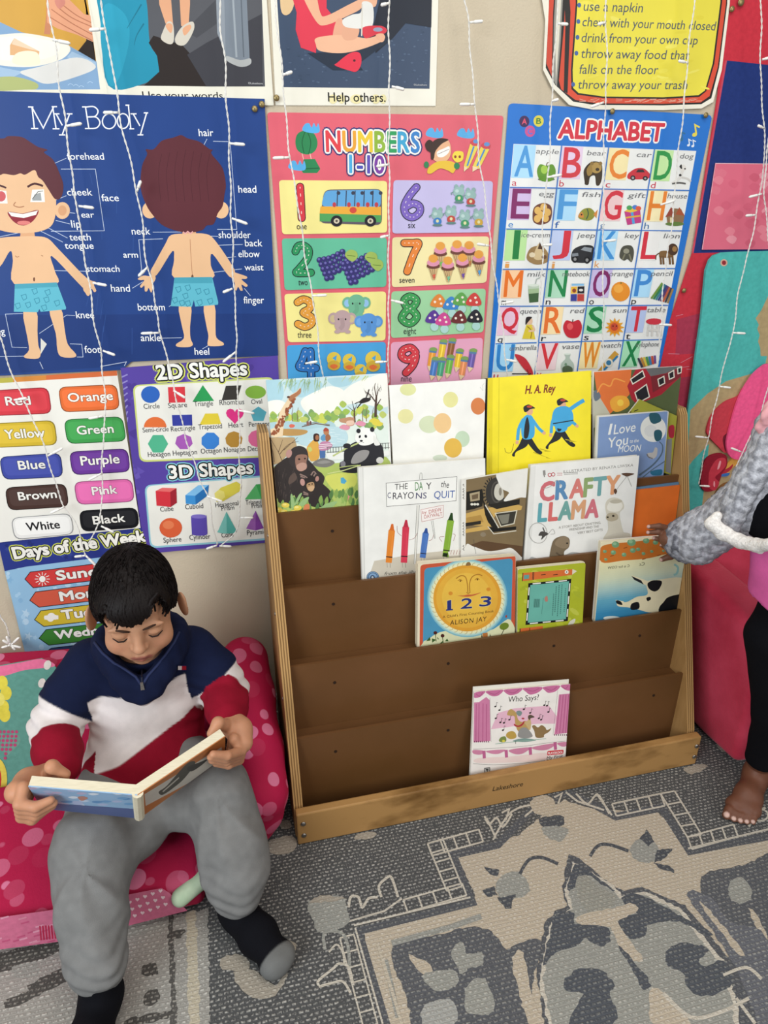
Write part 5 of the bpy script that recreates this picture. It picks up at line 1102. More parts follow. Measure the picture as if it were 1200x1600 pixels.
# ================================================================== picture books on the rack
def bplane(i, extra=0.0, t=0.014):
    if i == 4: y0, z0, yb, zb = -0.330, 0.085, LIP[3][0], LIP[3][1]
    else:
        y0, z0 = LIP[i][0] + 0.0105 + extra, LIP[i][1]
        yb, zb = (tiers[i][0], tiers[i][1])
    s = max(0.02, (yb - 0.001 - t - y0) / (zb - z0))
    return Plane((0, y0, z0), (1, 0, 0), (0, s, 1))
PAGE = noisy('page_edges', '#cfc4a8', '#ddd3ba', 60, 0.8, stretch=(1, 30, 1))
def book(label, pl, quad, art, t=0.012, frame=(0, 0, 1), base='#e8e6df', back='#d8d5cc', spine=None, group='picture books on the display rack', cat='book', name='picture_book', peek=0.0, r=0):
    """quad: front cover corners TL TR BR BL in photo pixels, laid on the leaning plane pl"""
    UV = [pl.uv(*q) for q in quad]
    low = -0.055 if pl.o[2] < 0.1 else -0.011
    UV = [np.array([min(max(q[0], XL + 0.0035), XR - 0.0015), max(q[1], low)]) for q in UV]
    ctr = np.mean(UV, 0); bl, br = UV[3], UV[2]
    loc = pl.w(*((bl + br) / 2), -t / 2)
    th = thing(name, label, cat, loc, group)
    a = Art(pl, 0.0, 3e-6); a.fr(*frame)
    b = 0.0018
    def board(nm, h0, uv, col, m=COVER, art=None):
        A = Art(pl, h0, 3e-6)
        if r:
            Q = [np.array(q) for q in uv]; pts = []
            for i in range(4):
                p, c, n = Q[i - 1], Q[i], Q[(i + 1) % 4]; d1 = (p - c) / np.linalg.norm(p - c); d2 = (n - c) / np.linalg.norm(n - c)
                for j in range(4):
                    k = j / 3; pts.append((1 - k) ** 2 * (c + d1 * r) + 2 * k * (1 - k) * c + k * k * (c + d2 * r))
            uv = pts
        A.P = lambda q: np.array(q); A.solid(uv, col, b); del A.P
        A.fr(*frame)
        if art: A.clip = [np.array(q) for q in UV][::-1]; art(A)
        return A.done(nm, m, th)
    board('front_cover', 0.0, UV, base, art=art)
    V = []
    ins = 0.003 if r == 0 else 0.0008
    inn = [ctr + (q - ctr) * (1 - ins / np.linalg.norm(q - ctr)) for q in UV]
    lo = [pl.w(q[0], q[1], -t + b) for q in inn]; hi = [pl.w(q[0], q[1], -b) for q in inn]
    g = Geo(); g.hexa(lo[::-1], hi[::-1]); g.done('page_block', PAGE, th)
    UV2 = [q + np.array([0, peek]) if i < 2 else q for i, q in enumerate(UV)]
    board('back_cover', -t + b, UV2, back)
    if spine:
        e = [UV[0], UV[3]]; w = 0.0016
        p = [pl.w(e[0][0] - w, e[0][1], -t), pl.w(e[0][0], e[0][1], -t), pl.w(e[1][0], e[1][1], -t), pl.w(e[1][0] - w, e[1][1], -t)]
        q = [pl.w(e[0][0] - w, e[0][1], 0), pl.w(e[0][0], e[0][1], 0), pl.w(e[1][0], e[1][1], 0), pl.w(e[1][0] - w, e[1][1], 0)]
        g = Geo(); g.hexa(p[::-1], q[::-1]); g.done('spine', plain('spine_' + spine.strip('#'), spine, 0.5), th)
    return th

# ---- zoo animals
def zoo(a):
    a.fr(410, 580, 6)
    a.poly([(15, 85), (1170, 22), (1185, 700), (1240, 1400), (160, 1530), (30, 600)], '#d9e2d8')
    a.poly([(15, 85), (1170, 22), (1178, 400), (30, 430)], '#c3d7d8')
    for q in ([(20, 90), (160, 80), (200, 200), (160, 290), (30, 270)], [(200, 100), (500, 80), (560, 150), (420, 230), (330, 240), (240, 150)], [(620, 70), (820, 60), (830, 120), (720, 150), (640, 120)]): a.blob(q, '#a6c9d2')
    for q in ([(30, 300), (160, 270), (240, 330), (150, 400), (35, 420)], [(360, 280), (520, 180), (640, 140), (760, 180), (690, 260), (690, 340), (640, 400), (440, 400)], [(690, 260), (830, 130), (1000, 60), (1170, 40), (1175, 330), (900, 300), (700, 330)]): a.blob(q, '#e9e7dd')
    for i in range(46):
        x = random.uniform(160, 620); y = random.uniform(65, 120); a.stroke([(x, y - 10), (x - random.uniform(-10, 50), y + random.uniform(30, 110))], random.uniform(5, 11), random.choice(['#8fa87f', '#a9bd92', '#7d9a74']), taper=.2)
    for i in range(14):
        x = random.uniform(780, 1000); a.stroke([(x, 45), (x - 40, random.uniform(70, 110))], 9, '#b7c47d', taper=.2)
    for i in range(60):
        x = random.uniform(30, 1170); y = random.uniform(400, 470) if x < 690 else random.uniform(300, 520); a.blob([(x - 34, y), (x - 6, y - random.uniform(20, 50)), (x + 34, y), (x, y + 34)], random.choice(['#a5b95a', '#8aab57', '#c3c95a', '#7a9c62', '#b9c46a', '#98b552']))
    a.blob([(30, 500), (200, 470), (420, 480), (640, 470), (700, 560), (680, 640), (420, 640), (200, 600)], '#a9c6cb'); a.blob([(360, 560), (700, 520), (800, 600), (760, 700), (600, 720), (400, 700), (280, 640)], '#b5cfd4')
    for i in range(24):
        x, y = random.uniform(380, 760), random.uniform(540, 690); a.stroke([(x, y), (x + random.uniform(20, 60), y + 3)], 4, '#d5e3e3')
    a.stroke([(370, 520), (500, 490), (630, 510)], 10, '#6b5648'); a.stroke([(390, 505), (500, 476), (630, 500)], 5, '#5a4a40'); a.ell(425, 490, 12, 24, '#8a5a50'); a.ell(450, 485, 10, 20, '#6b4a48')
    a.blob([(60, 560), (200, 540), (400, 550), (415, 580), (330, 604), (180, 600)], '#b88f55')
    for x in (280, 330, 860, 940, 1035, 975): a.stroke([(x, 470), (x - 4, 400), (x + 6, 340)], 7, '#7a6248', taper=.4)
    a.blob([(250, 510), (270, 495), (302, 505), (295, 525), (262, 530)], '#d66b58'); a.blob([(740, 545), (790, 500), (850, 430), (860, 500), (800, 520)], '#c98f7a'); a.blob([(720, 450), (780, 436), (830, 430), (866, 460), (830, 490), (740, 480)], '#b98a6a'); a.blob([(790, 470), (850, 462), (852, 500), (795, 505)], '#e0bfa8')
    for x, y, c in ((770, 530, '#d68fa0'), (920, 495, '#d98fa5'), (1050, 470, '#d8c84a'), (1080, 495, '#d8c84a'), (560, 470, '#c3c95a')): a.blob([(x - 50, y), (x - 10, y - 30), (x + 50, y - 6), (x + 20, y + 22)], c)
    tr = '#4e3a30'
    a.stroke([(1060, 430), (1062, 320), (1068, 240)], 26, tr, taper=.6); a.stroke([(1066, 330), (1110, 260)], 14, tr, taper=.4); a.stroke([(1062, 290), (1010, 220), (960, 190)], 12, tr, taper=.3); a.stroke([(1068, 250), (1050, 150), (1060, 110)], 10, tr, taper=.3); a.stroke([(1068, 250), (1085, 180), (1108, 150)], 9, tr, taper=.3); a.stroke([(868, 480), (862, 370), (840, 280)], 12, tr, taper=.3); a.stroke([(862, 380), (800, 330)], 6, tr, taper=.3); a.stroke([(862, 370), (886, 310)], 6, tr, taper=.3)
    for i in range(16):
        x, y = random.uniform(970, 1120), random.uniform(110, 220); a.stroke([(x, y + 50), (x + random.uniform(-24, 24), y)], 3, tr, taper=.3)
    a.blob([(905, 290), (950, 250), (1010, 255), (1000, 280), (940, 300)], '#242022'); a.stroke([(960, 280), (1000, 170)], 10, '#242022'); a.stroke([(940, 280), (886, 346)], 10, '#242022'); a.stroke([(910, 285), (865, 305)], 8, '#242022'); a.stroke([(990, 270), (1020, 235)], 8, '#242022')
    # giraffe
    a.poly([(55, 600), (60, 555), (110, 530), (140, 470), (160, 390), (200, 320), (240, 260), (232, 235), (262, 226), (320, 190), (358, 150), (360, 205), (300, 260), (262, 300), (236, 370), (210, 440), (196, 540), (190, 612), (120, 620)], '#e2c9a4')
    for i in range(70):
        t = random.random(); x = 290 - 180 * t + random.uniform(-26, 26) * (0.6 + t * .7); y = 260 + 330 * t ** .95
        a.ngon(x, y, random.uniform(9, 17), 5, random.choice(['#9a5a3a', '#8a4c32']), random.uniform(0, 90))
    a.blob([(250, 240), (320, 195), (356, 160), (356, 205), (300, 250), (258, 280)], '#a9714f'); a.ell(244, 242, 14, 10, '#5a3a30')
    a.poly([(60, 620), (300, 620), (320, 700), (160, 860), (90, 880)], '#b59a72')
    for p in ([(190, 860), (150, 760), (80, 640)], [(150, 760), (190, 640)], [(160, 780), (240, 690), (340, 655)], [(110, 850), (100, 760), (70, 690)], [(200, 740), (330, 620)]): a.curve(p, 7, '#5a4636', taper=.4)
    # visitors
    a.blob([(415, 720), (470, 650), (500, 640), (528, 690), (530, 810), (470, 845), (440, 820)], '#d2a04a'); a.blob([(482, 650), (478, 600), (500, 582), (530, 595), (530, 650), (505, 660)], '#3a2422'); a.ell(512, 622, 17, 25, '#a06a4a'); a.blob([(425, 720), (450, 710), (466, 740), (440, 756)], '#bcc06a')
    a.poly([(535, 740), (590, 740), (588, 812), (540, 815)], '#4a6a9c'); a.blob([(526, 700), (560, 660), (620, 660), (655, 690), (640, 720), (600, 740), (540, 742)], '#b97f9c'); [a.stroke([(530, 690 + k * 18), (650, 680 + k * 16)], 6, '#e0d5d8') for k in range(3)]; a.ell(598, 570, 26, 32, '#b37a52'); a.blob([(570, 560), (590, 528), (622, 548), (612, 562)], '#a84a38'); a.blob([(545, 620), (580, 590), (600, 640), (560, 652)], '#5f92b5'); a.blob([(590, 610), (620, 590), (640, 630), (600, 660)], '#9a6344')
    for y in (716, 760): a.stroke([(600, y), (780, y - 10)], 5, '#5a5a58'); a.stroke([(1080, y - 38), (1190, y - 44)], 5, '#5a5a58')
    for x in range(610, 780, 26): a.stroke([(x, 712), (x + 2, 770)], 4, '#5a5a58')
    for x in range(1100, 1190, 26): a.stroke([(x, 676), (x + 2, 730)], 4, '#5a5a58')
    a.poly([(590, 770), (780, 755), (780, 826), (620, 832)], '#e2e2dc'); a.poly([(1090, 760), (1190, 740), (1190, 790), (1100, 800)], '#e2e2dc')
    # lawn
    a.blob([(100, 900), (480, 880), (700, 860), (1000, 850), (1190, 840), (1260, 1420), (160, 1540), (110, 1200)], '#a8b860')
    for i in range(60):
        x, y = random.uniform(460, 900), random.uniform(880, 1260); a.stroke([(x, y), (x + random.uniform(-20, 30), y - random.uniform(20, 40))], 5, random.choice(['#c3cb72', '#8aa84c', '#9bb25a']), taper=.2)
    a.blob([(600, 980), (800, 950), (880, 980), (860, 1080), (700, 1120), (620, 1060)], '#c9cb62'); a.blob([(470, 860), (560, 815), (660, 840), (668, 870), (600, 900), (500, 890)], '#77746e'); a.blob([(510, 856), (580, 835), (640, 852), (560, 868)], '#8f8c86')
    a.poly([(732, 1000), (758, 994), (790, 1030), (770, 1055), (735, 1050)], '#4f9fc0'); a.poly([(750, 1150), (800, 1132), (850, 1165), (800, 1210), (770, 1190)], '#d98f86')
    # panda
    a.blob([(765, 760), (800, 710), (880, 660), (1050, 650), (1120, 700), (1135, 830), (1060, 880), (960, 890), (900, 950), (740, 940), (725, 860), (760, 840)], '#26252a'); a.blob([(860, 780), (930, 740), (1000, 750), (970, 820), (900, 860), (830, 860)], '#8f8b88'); a.ell(755, 870, 24, 30, '#77747a'); a.ell(1100, 835, 34, 30, '#c9c6c0')
    a.blob([(868, 640), (880, 580), (930, 535), (1000, 535), (1060, 590), (1060, 650), (1000, 690), (920, 692)], '#ecebe4'); a.blob([(1040, 600), (1090, 660), (1100, 690), (1050, 690)], '#e0dfd8'); a.ell(900, 560, 20, 22, '#26252a'); a.ell(1028, 546, 21, 24, '#26252a'); a.ell(912, 613, 10, 15, '#26252a', 20); a.ell(968, 610, 12, 15, '#26252a', -20); a.ell(926, 652, 15, 8, '#26252a'); a.curve([(906, 668), (926, 662), (950, 670)], 3, '#26252a')
    a.stroke([(660, 795), (780, 725), (900, 672)], 14, '#b5bd7a'); a.ell(792, 700, 36, 24, '#26252a'); a.stroke([(610, 960), (760, 930), (920, 880)], 9, '#c5cb86'); a.stroke([(670, 910), (800, 890), (900, 880)], 8, '#aab46c')
    # chimpanzees
    bk = '#332c2a'
    a.blob([(105, 920), (180, 840), (260, 790), (330, 760), (440, 840), (520, 930), (560, 960), (580, 1020), (500, 1160), (320, 1230), (170, 1240), (110, 1120)], bk)
    a.blob([(250, 850), (265, 740), (340, 700), (410, 730), (430, 810), (420, 900), (350, 940), (290, 900)], '#383130'); a.ell(248, 772, 28, 40, '#b58a80', 15); a.blob([(308, 810), (350, 780), (418, 790), (412, 850), (414, 910), (360, 938), (318, 910)], '#8f6a5a'); a.blob([(322, 880), (370, 856), (412, 870), (408, 915), (360, 936), (324, 915)], '#b58d7c'); a.ell(344, 824, 10, 9, '#241c1a'); a.ell(398, 818, 9, 8, '#241c1a')
    for i in range(46):
        x, y = random.uniform(130, 330), random.uniform(900, 1190); a.stroke([(x, y), (x + random.uniform(-8, 8), y + random.uniform(30, 60))], 5, random.choice(['#4a403c', '#27211f', '#544843']), taper=.3)
    a.blob([(250, 1000), (300, 950), (320, 1010), (250, 1060)], '#5a4a42')
    a.blob([(400, 1020), (480, 975), (560, 1050), (640, 1130), (640, 1220), (560, 1270), (450, 1260), (430, 1180), (480, 1140), (420, 1120)], '#2f2826'); a.blob([(385, 1050), (430, 985), (500, 985), (515, 1040), (490, 1100), (430, 1120)], '#2b2422'); a.ell(375, 1040, 22, 34, '#b58a80', -10); a.ell(512, 1008, 17, 26, '#a87c70', 10); a.blob([(412, 1065), (440, 1042), (480, 1042), (486, 1090), (460, 1126), (426, 1112)], '#a98560'); a.ell(437, 1062, 8, 6, '#241c1a'); a.ell(466, 1056, 7, 6, '#241c1a'); a.blob([(424, 1090), (460, 1074), (488, 1082), (470, 1122), (436, 1118)], '#c49f78')
    for q in ([(350, 965), (400, 985), (420, 1000)], [(356, 985), (400, 1000)], [(455, 975), (480, 940), (505, 965)], [(480, 985), (500, 950)], [(382, 1130), (430, 1150)], [(384, 1150), (430, 1160)]): a.curve(q, 14, '#8a7268', taper=.6)
    # leaves along the bottom
    for i in range(60):
        x = random.uniform(130, 920); y = 1380 - x * .12 + random.uniform(-120, 30)
        if 260 < x < 640 and y < 1240: continue
        a.blob([(x, y), (x + 18, y - 40), (x + 6, y - 84), (x - 20, y - 40)], random.choice(['#7f9c4e', '#9fb565', '#5f8446', '#8aa858', '#4f7340']), 4)
    for q in ([(280, 1300), (262, 1180), (276, 1150), (300, 1230)], [(300, 1250), (340, 1160), (370, 1145), (330, 1230)], [(330, 1270), (380, 1200), (436, 1180), (400, 1250)], [(540, 1290), (600, 1240), (700, 1220), (640, 1280)]): a.blob(q, '#8fae74')
    for x, y in ((215, 1255), (150, 1300), (200, 1320), (330, 1280), (300, 1320)): a.ell(x, y, 38, 24, '#d6bf4e'); a.ell(x - 8, y - 6, 18, 10, '#e3d27a')
    a.blob([(380, 1300), (400, 1250), (440, 1250), (436, 1300), (400, 1318)], '#c97a50')
z1 = bplane(0, 0.0, 0.012)
book('picture book of a zoo with chimpanzees, a giraffe and a panda, top left of rack', z1, [(413, 594), (605, 583), (615, 806), (437, 830)], zoo, 0.010)
# ---- white with coloured dots
def dots(a):
    a.fr(400, 570, 3.158)
    for x, y, rx, ry, c in ((750, 122, 40, 30, '#d6d79a'), (960, 172, 37, 39, '#dcd793'), (738, 254, 38, 36, '#dfd99c'), (854, 294, 50, 43, '#cbd3b0'), (920, 288, 44, 50, '#e3bd85'), (1096, 204, 36, 42, '#d07a42'), (1018, 366, 36, 40, '#bccfb2'), (972, 410, 44, 48, '#d6ac48'), (908, 460, 36, 16, '#c6d0bc')):
        a.ell(x, y, rx, ry, c, n=32)
    a.stroke([(1105, 110), (1120, 128), (1118, 100), (1126, 92)], 2, '#b9b7b0')
book('white book with scattered pastel and orange dots on its cover', bplane(0, 0.0, 0.012), [(608, 602), (759, 592), (754, 790), (619, 812)], dots, 0.010, base='#e9e7e0')
# ---- yellow
def yellow(a):
    a.fr(720, 560, 3)
    a.poly([(125, 92), (150, 90), (146, 700), (122, 700)], '#dcc81e'); a.stroke([(180, 90), (174, 700)], 2, '#bfae1c')
    P = Art.text
    a.text('H. A. Rey', (302, 166), (444, 158), 38, '#7a2418', bold=0.035, shear=0.25)
    # vertical spine lettering, reading downwards
    for s_, y0, y1, h in (('H.A.REY', 132, 196, 11), ('CURIOUS', 272, 400, 14), ('GEORGE', 416, 520, 14)):
        n = len(s_)
        for i, ch in enumerate(s_):
            y = y0 + (y1 - y0) * (i + .1) / n; a.text(ch, (134.5, y), (134, y + h * .85), h, '#2a2618')
    # two striding people in blue coats and dark hats, plain figures
    bl, dk = '#3f9fcf', '#1d2024'
    def walker(x, y, s, fl):
        q = lambda pts: [(x + fl * p * s, y + r * s) for p, r in pts]
        a.blob(q([(-30, 60), (-6, 50), (40, 118), (62, 140), (50, 150), (20, 130)]), dk); a.blob(q([(-24, 60), (6, 56), (-10, 110), (-60, 138), (-68, 160), (-80, 150), (-50, 110)]), dk)
        a.blob(q([(-36, 0), (-14, -34), (14, -30), (26, 10), (20, 70), (-30, 74)]), bl); a.blob(q([(-20, 10), (-8, -26), (2, 20), (-6, 70), (-24, 70)]), dk)
        a.curve(q([(-26, -16), (-48, 30), (-54, 84)]), 15 * s, bl); a.curve(q([(16, -14), (44, 26), (66, 46)]), 14 * s, bl); a.ell(*q([(-56, 94)])[0], 8 * s, 9 * s, '#d8a480'); a.ell(*q([(70, 50)])[0], 8 * s, 8 * s, '#d8a480')
        a.ell(*q([(2, -52)])[0], 16 * s, 19 * s, '#d8a480'); a.blob(q([(-22, -50), (-26, -72), (-4, -84), (16, -76), (28, -66), (6, -62), (-10, -50)]), dk); a.ell(*q([(2, -74)])[0], 13 * s, 6 * s, '#b5402c')
    walker(320, 300, 1.0, 1)
    walker(476, 268, 0.98, 1); a.blob([(430, 260), (450, 230), (500, 226), (526, 260), (520, 310), (470, 330), (430, 310)], bl); a.curve([(510, 240), (550, 212), (578, 196)], 18, bl); a.stroke([(432, 306), (528, 290)], 5, dk)
    a.curve([(248, 400), (236, 440), (212, 440), (206, 420)], 2, '#6b5a20')
    for q in ([(340, 440), (420, 470), (400, 464)], [(490, 380), (540, 390), (510, 390)], [(370, 424), (420, 436), (392, 434)]): a.stroke(q, 5, '#b8a51c')
book('bright yellow picture book with two striding figures in blue coats', bplane(0, 0.0, 0.014), [(762, 591), (924, 579), (922, 778), (760, 796)], yellow, 0.012, base='#ecd92a', back='#e3cf22', spine='#1d1b1a')
# ---- barn
def barn(a):
    a.fr(720, 560, 3)
    a.poly([(624, 64), (1038, 38), (1000, 600), (610, 600)], '#55603c')
    a.poly([(624, 64), (800, 52), (790, 170), (700, 260), (640, 170)], '#d9713a'); a.poly([(622, 150), (640, 165), (700, 260), (620, 330)], '#b9b7a4'); a.blob([(620, 160), (640, 150), (656, 180), (630, 200)], '#66707a')
    a.curve([(640, 160), (664, 120), (700, 130), (720, 96), (770, 110)], 6, '#e89a4a'); a.blob([(700, 200), (730, 176), (776, 180), (790, 220), (740, 250), (710, 240)], '#e0a03c'); a.ell(748, 208, 15, 16, '#e8c04a')
    a.poly([(780, 130), (820, 52), (872, 46), (1040, 36), (1036, 80), (940, 170), (826, 216), (800, 190)], '#a32834'); a.poly([(866, 46), (1034, 38), (960, 70), (890, 84)], '#6a6a6a'); a.poly([(890, 84), (960, 72), (1036, 44), (1036, 84), (900, 160)], '#7c2a32')
    for q in ([(796, 98), (852, 58), (862, 86), (806, 120)], [(816, 160), (870, 122), (884, 180), (832, 208)], [(924, 98), (952, 84), (956, 116), (930, 130)], [(974, 70), (998, 56), (1000, 88), (978, 98)], [(1016, 46), (1034, 40), (1034, 66), (1018, 72)]): a.poly(q, '#28262a'); a.stroke(q, 5, '#ded8c8', closed=True)
    a.poly([(964, 370), (990, 360), (1000, 420), (996, 600), (960, 600)], '#77777a'); a.poly([(985, 300), (1014, 310), (1000, 380), (980, 340)], '#8f9a3a')
z1b = bplane(0, 0.002, 0.005)
book('farm picture book showing a red barn under an orange sky', Plane((0, -0.1285, 0.637), (1, 0, 0), (0, 0.09, 1)), [(927, 581), (1067, 572), (1053, 770), (925, 790)], barn, 0.006)
def green(a):
    a.fr(720, 560, 3); a.poly([(842, 198), (1012, 268), (985, 540), (650, 440)], '#9c9a3a')
    a.text('THE', (738, 262), (778, 240), 24, '#22241c', bold=0.02); a.stroke([(786, 256), (800, 250)], 4, '#22241c'); a.stroke([(812, 248), (832, 240)], 4, '#22241c')
    a.blob([(975, 320), (1000, 316), (998, 370), (976, 366)], '#a32a3a'); a.poly([(966, 380), (990, 376), (984, 540), (960, 530)], '#7c7c7e')
book('olive green book tilted between the barn book and the moon book', Plane((0, -0.1365, 0.637), (1, 0, 0), (0, 0.08, 1)), [(1000, 624), (1058, 650), (1048, 742), (936, 706)], green, 0.005, base='#9c9a3a')
def moon(a):
    a.fr(720, 560, 3)
    a.poly([(648, 276), (970, 248), (946, 620), (632, 640)], '#7f97c0')
    a.ell(902, 330, 60, 62, '#e3e2da', n=32); a.ell(890, 340, 30, 28, '#d6d6d2')
    for q in ([(884, 260), (908, 254), (930, 262), (940, 290), (920, 304), (900, 306), (886, 290)], [(908, 340), (930, 334), (944, 350), (938, 380), (916, 388), (906, 366)]): a.blob(q, '#2f5a66', 3)
    a.curve([(836, 548), (900, 500), (940, 450), (946, 410), (930, 390)], 9, '#56697a', taper=.5); a.curve([(850, 560), (900, 520), (960, 480)], 5, '#56697a'); a.blob([(874, 446), (900, 440), (910, 418), (922, 424), (916, 460), (890, 472)], '#b9b5b0'); a.curve([(872, 448), (880, 462), (900, 470)], 6, '#77767a'); a.blob([(890, 530), (940, 520), (940, 545), (900, 548)], '#2f6a86')
    for b, x0, y0, x1, y1, h in (('I', 690, 358, 708, 356, 50), ('Love', 716, 356, 818, 342, 44), ('You', 692, 420, 784, 402, 46), ('to the', 792, 396, 834, 392, 16), ('MOON', 736, 440, 842, 434, 30)): a.text(b, (x0, y0), (x1, y1), h, '#e8e8e4', bold=0.012, shear=0.1)
book('blue board book with a squirrel on a branch under a white moon', Plane((0, -0.1445, 0.637), (1, 0, 0), (0, 0.075, 1)), [(933, 650), (1045, 642), (1034, 765), (926, 778)], moon, 0.006, base='#d9d8d0', r=0.004)
# ---- second tier
def crayons(a):
    a.fr(560, 710, 4.444)
    a.poly([(8, 92), (36, 90), (48, 900), (20, 900)], '#dfddd6'); a.stroke([(30, 92), (44, 890)], 3, '#c5c3bc')
    a.poly([(60, 890), (110, 740), (400, 690), (900, 640), (900, 720), (820, 900)], '#c9c0ae')
    pts = [(192, 200), (684, 154), (678, 322), (196, 362)]; a.poly(pts, '#eeece5'); a.stroke(pts, 3, '#4a4844', closed=True)
    a.curve([(424, 174), (428, 134), (440, 132), (442, 172)], 3, '#8a8780'); a.poly([(406, 354), (424, 352), (398, 760), (386, 762)], '#dedbd2'); a.stroke([(406, 354), (386, 762)], 2.5, '#6b6862'); a.stroke([(424, 352), (398, 760)], 2.5, '#6b6862')
    for b, x0, y0, x1, y1, h, c in (('THE', 252, 246, 342, 240, 40, '#33312e'), ('DA', 394, 252, 448, 246, 58, '#3f7f3a'), ('Y', 470, 244, 508, 240, 46, '#33312e'), ('the', 570, 226, 626, 232, 44, '#33312e'), ('C', 202, 304, 226, 302, 38, '#3a3560'), ('RAYO', 238, 312, 384, 306, 46, '#2f2d3a'), ('NS', 398, 308, 472, 306, 42, '#3a3560'), ('QUIT', 524, 306, 668, 300, 50, '#3a5a9c')): a.text(b, (x0, y0), (x1, y1), h, c)
    q = [(434, 384), (590, 352), (588, 436), (440, 468)]; a.poly(q, '#efe6e0'); a.stroke(q, 2.5, '#b0605a', closed=True); a.stroke([(506, 460), (528, 586)], 2.5, '#6b6862'); a.stroke([(518, 458), (534, 584)], 2.5, '#6b6862')
    a.text('by', (444, 414), (474, 410), 22, '#b0504a'); a.text('DREW', (490, 412), (578, 394), 26, '#b0504a'); a.text('DAYWALT', (458, 446), (582, 424), 24, '#b0504a')
    def cr(x0, y0, x1, y1, w, c, d):
        v = np.array([x1 - x0, y1 - y0], float); L = np.linalg.norm(v); v /= L; n = np.array([-v[1], v[0]]); A = np.array([x0, y0], float)
        pt = lambda t, k: tuple(A + v * t * L + n * k * w)
        a.poly([pt(0, -.14), pt(0, .14), pt(.12, .3), pt(.17, .42), pt(.17, -.42), pt(.12, -.3)], d); a.poly([pt(.17, -.5), pt(.17, .5), pt(1, .46), pt(1, -.46)], c); a.poly([pt(.84, -.48), pt(.84, .48), pt(.865, .48), pt(.865, -.48)], '#241c1c'); a.stroke([pt(.3, -.2), pt(.8, -.2)], 3, tuple(min(1, x * 1.2 + .02) for x in lin(c)))
        for k in (-.2, .25): a.stroke([pt(1, k), (pt(1, k)[0] + 2, pt(1, k)[1] + 34)], 2.5, '#77736a')
    cr(236, 482, 210, 752, 46, '#dd8330', '#d0682a'); cr(332, 454, 316, 752, 48, '#cf3a50', '#b92f44'); cr(472, 512, 446, 718, 44, '#4a72b5', '#2f4f8f'); cr(648, 406, 604, 712, 48, '#83a83a', '#27421f'); a.poly([(588, 684), (622, 686), (618, 712), (584, 708)], '#1f2a1a')
    for q in ([(352, 594), (390, 580), (408, 546)], [(488, 600), (510, 590), (524, 556)], [(300, 566), (272, 540), (268, 496)], [(596, 570), (562, 576), (580, 606)], [(660, 600), (672, 560), (654, 552)]): a.curve(q, 2.5, '#8f4a48')
    a.text('from the illustrator', (180, 838), (520, 818), 22, '#3a3834', shear=0.3)
    a.ell(100, 852, 43, 40, '#7f9fc0'); a.ring(100, 852, 32, 30, 4, '#26364a'); a.ell(98, 854, 16, 16, '#3a4f68'); a.ell(98, 854, 8, 8, '#c5d0da'); a.ring(100, 852, 42, 39, 3, '#26364a')
    a.poly([(622, 676), (720, 650), (722, 700), (628, 706)], '#e9e2d6'); [a.stroke([(640 + k * 20, 694), (646 + k * 20, 666)], 3, '#8a3a38') for k in range(4)]
book('white picture book with four standing crayons and a hand lettered sign', bplane(1, 0.006, 0.016), [(561, 731), (758, 716), (760, 900), (568, 930)], crayons, 0.010, base='#e9e7e0', spine='#dcdad2')
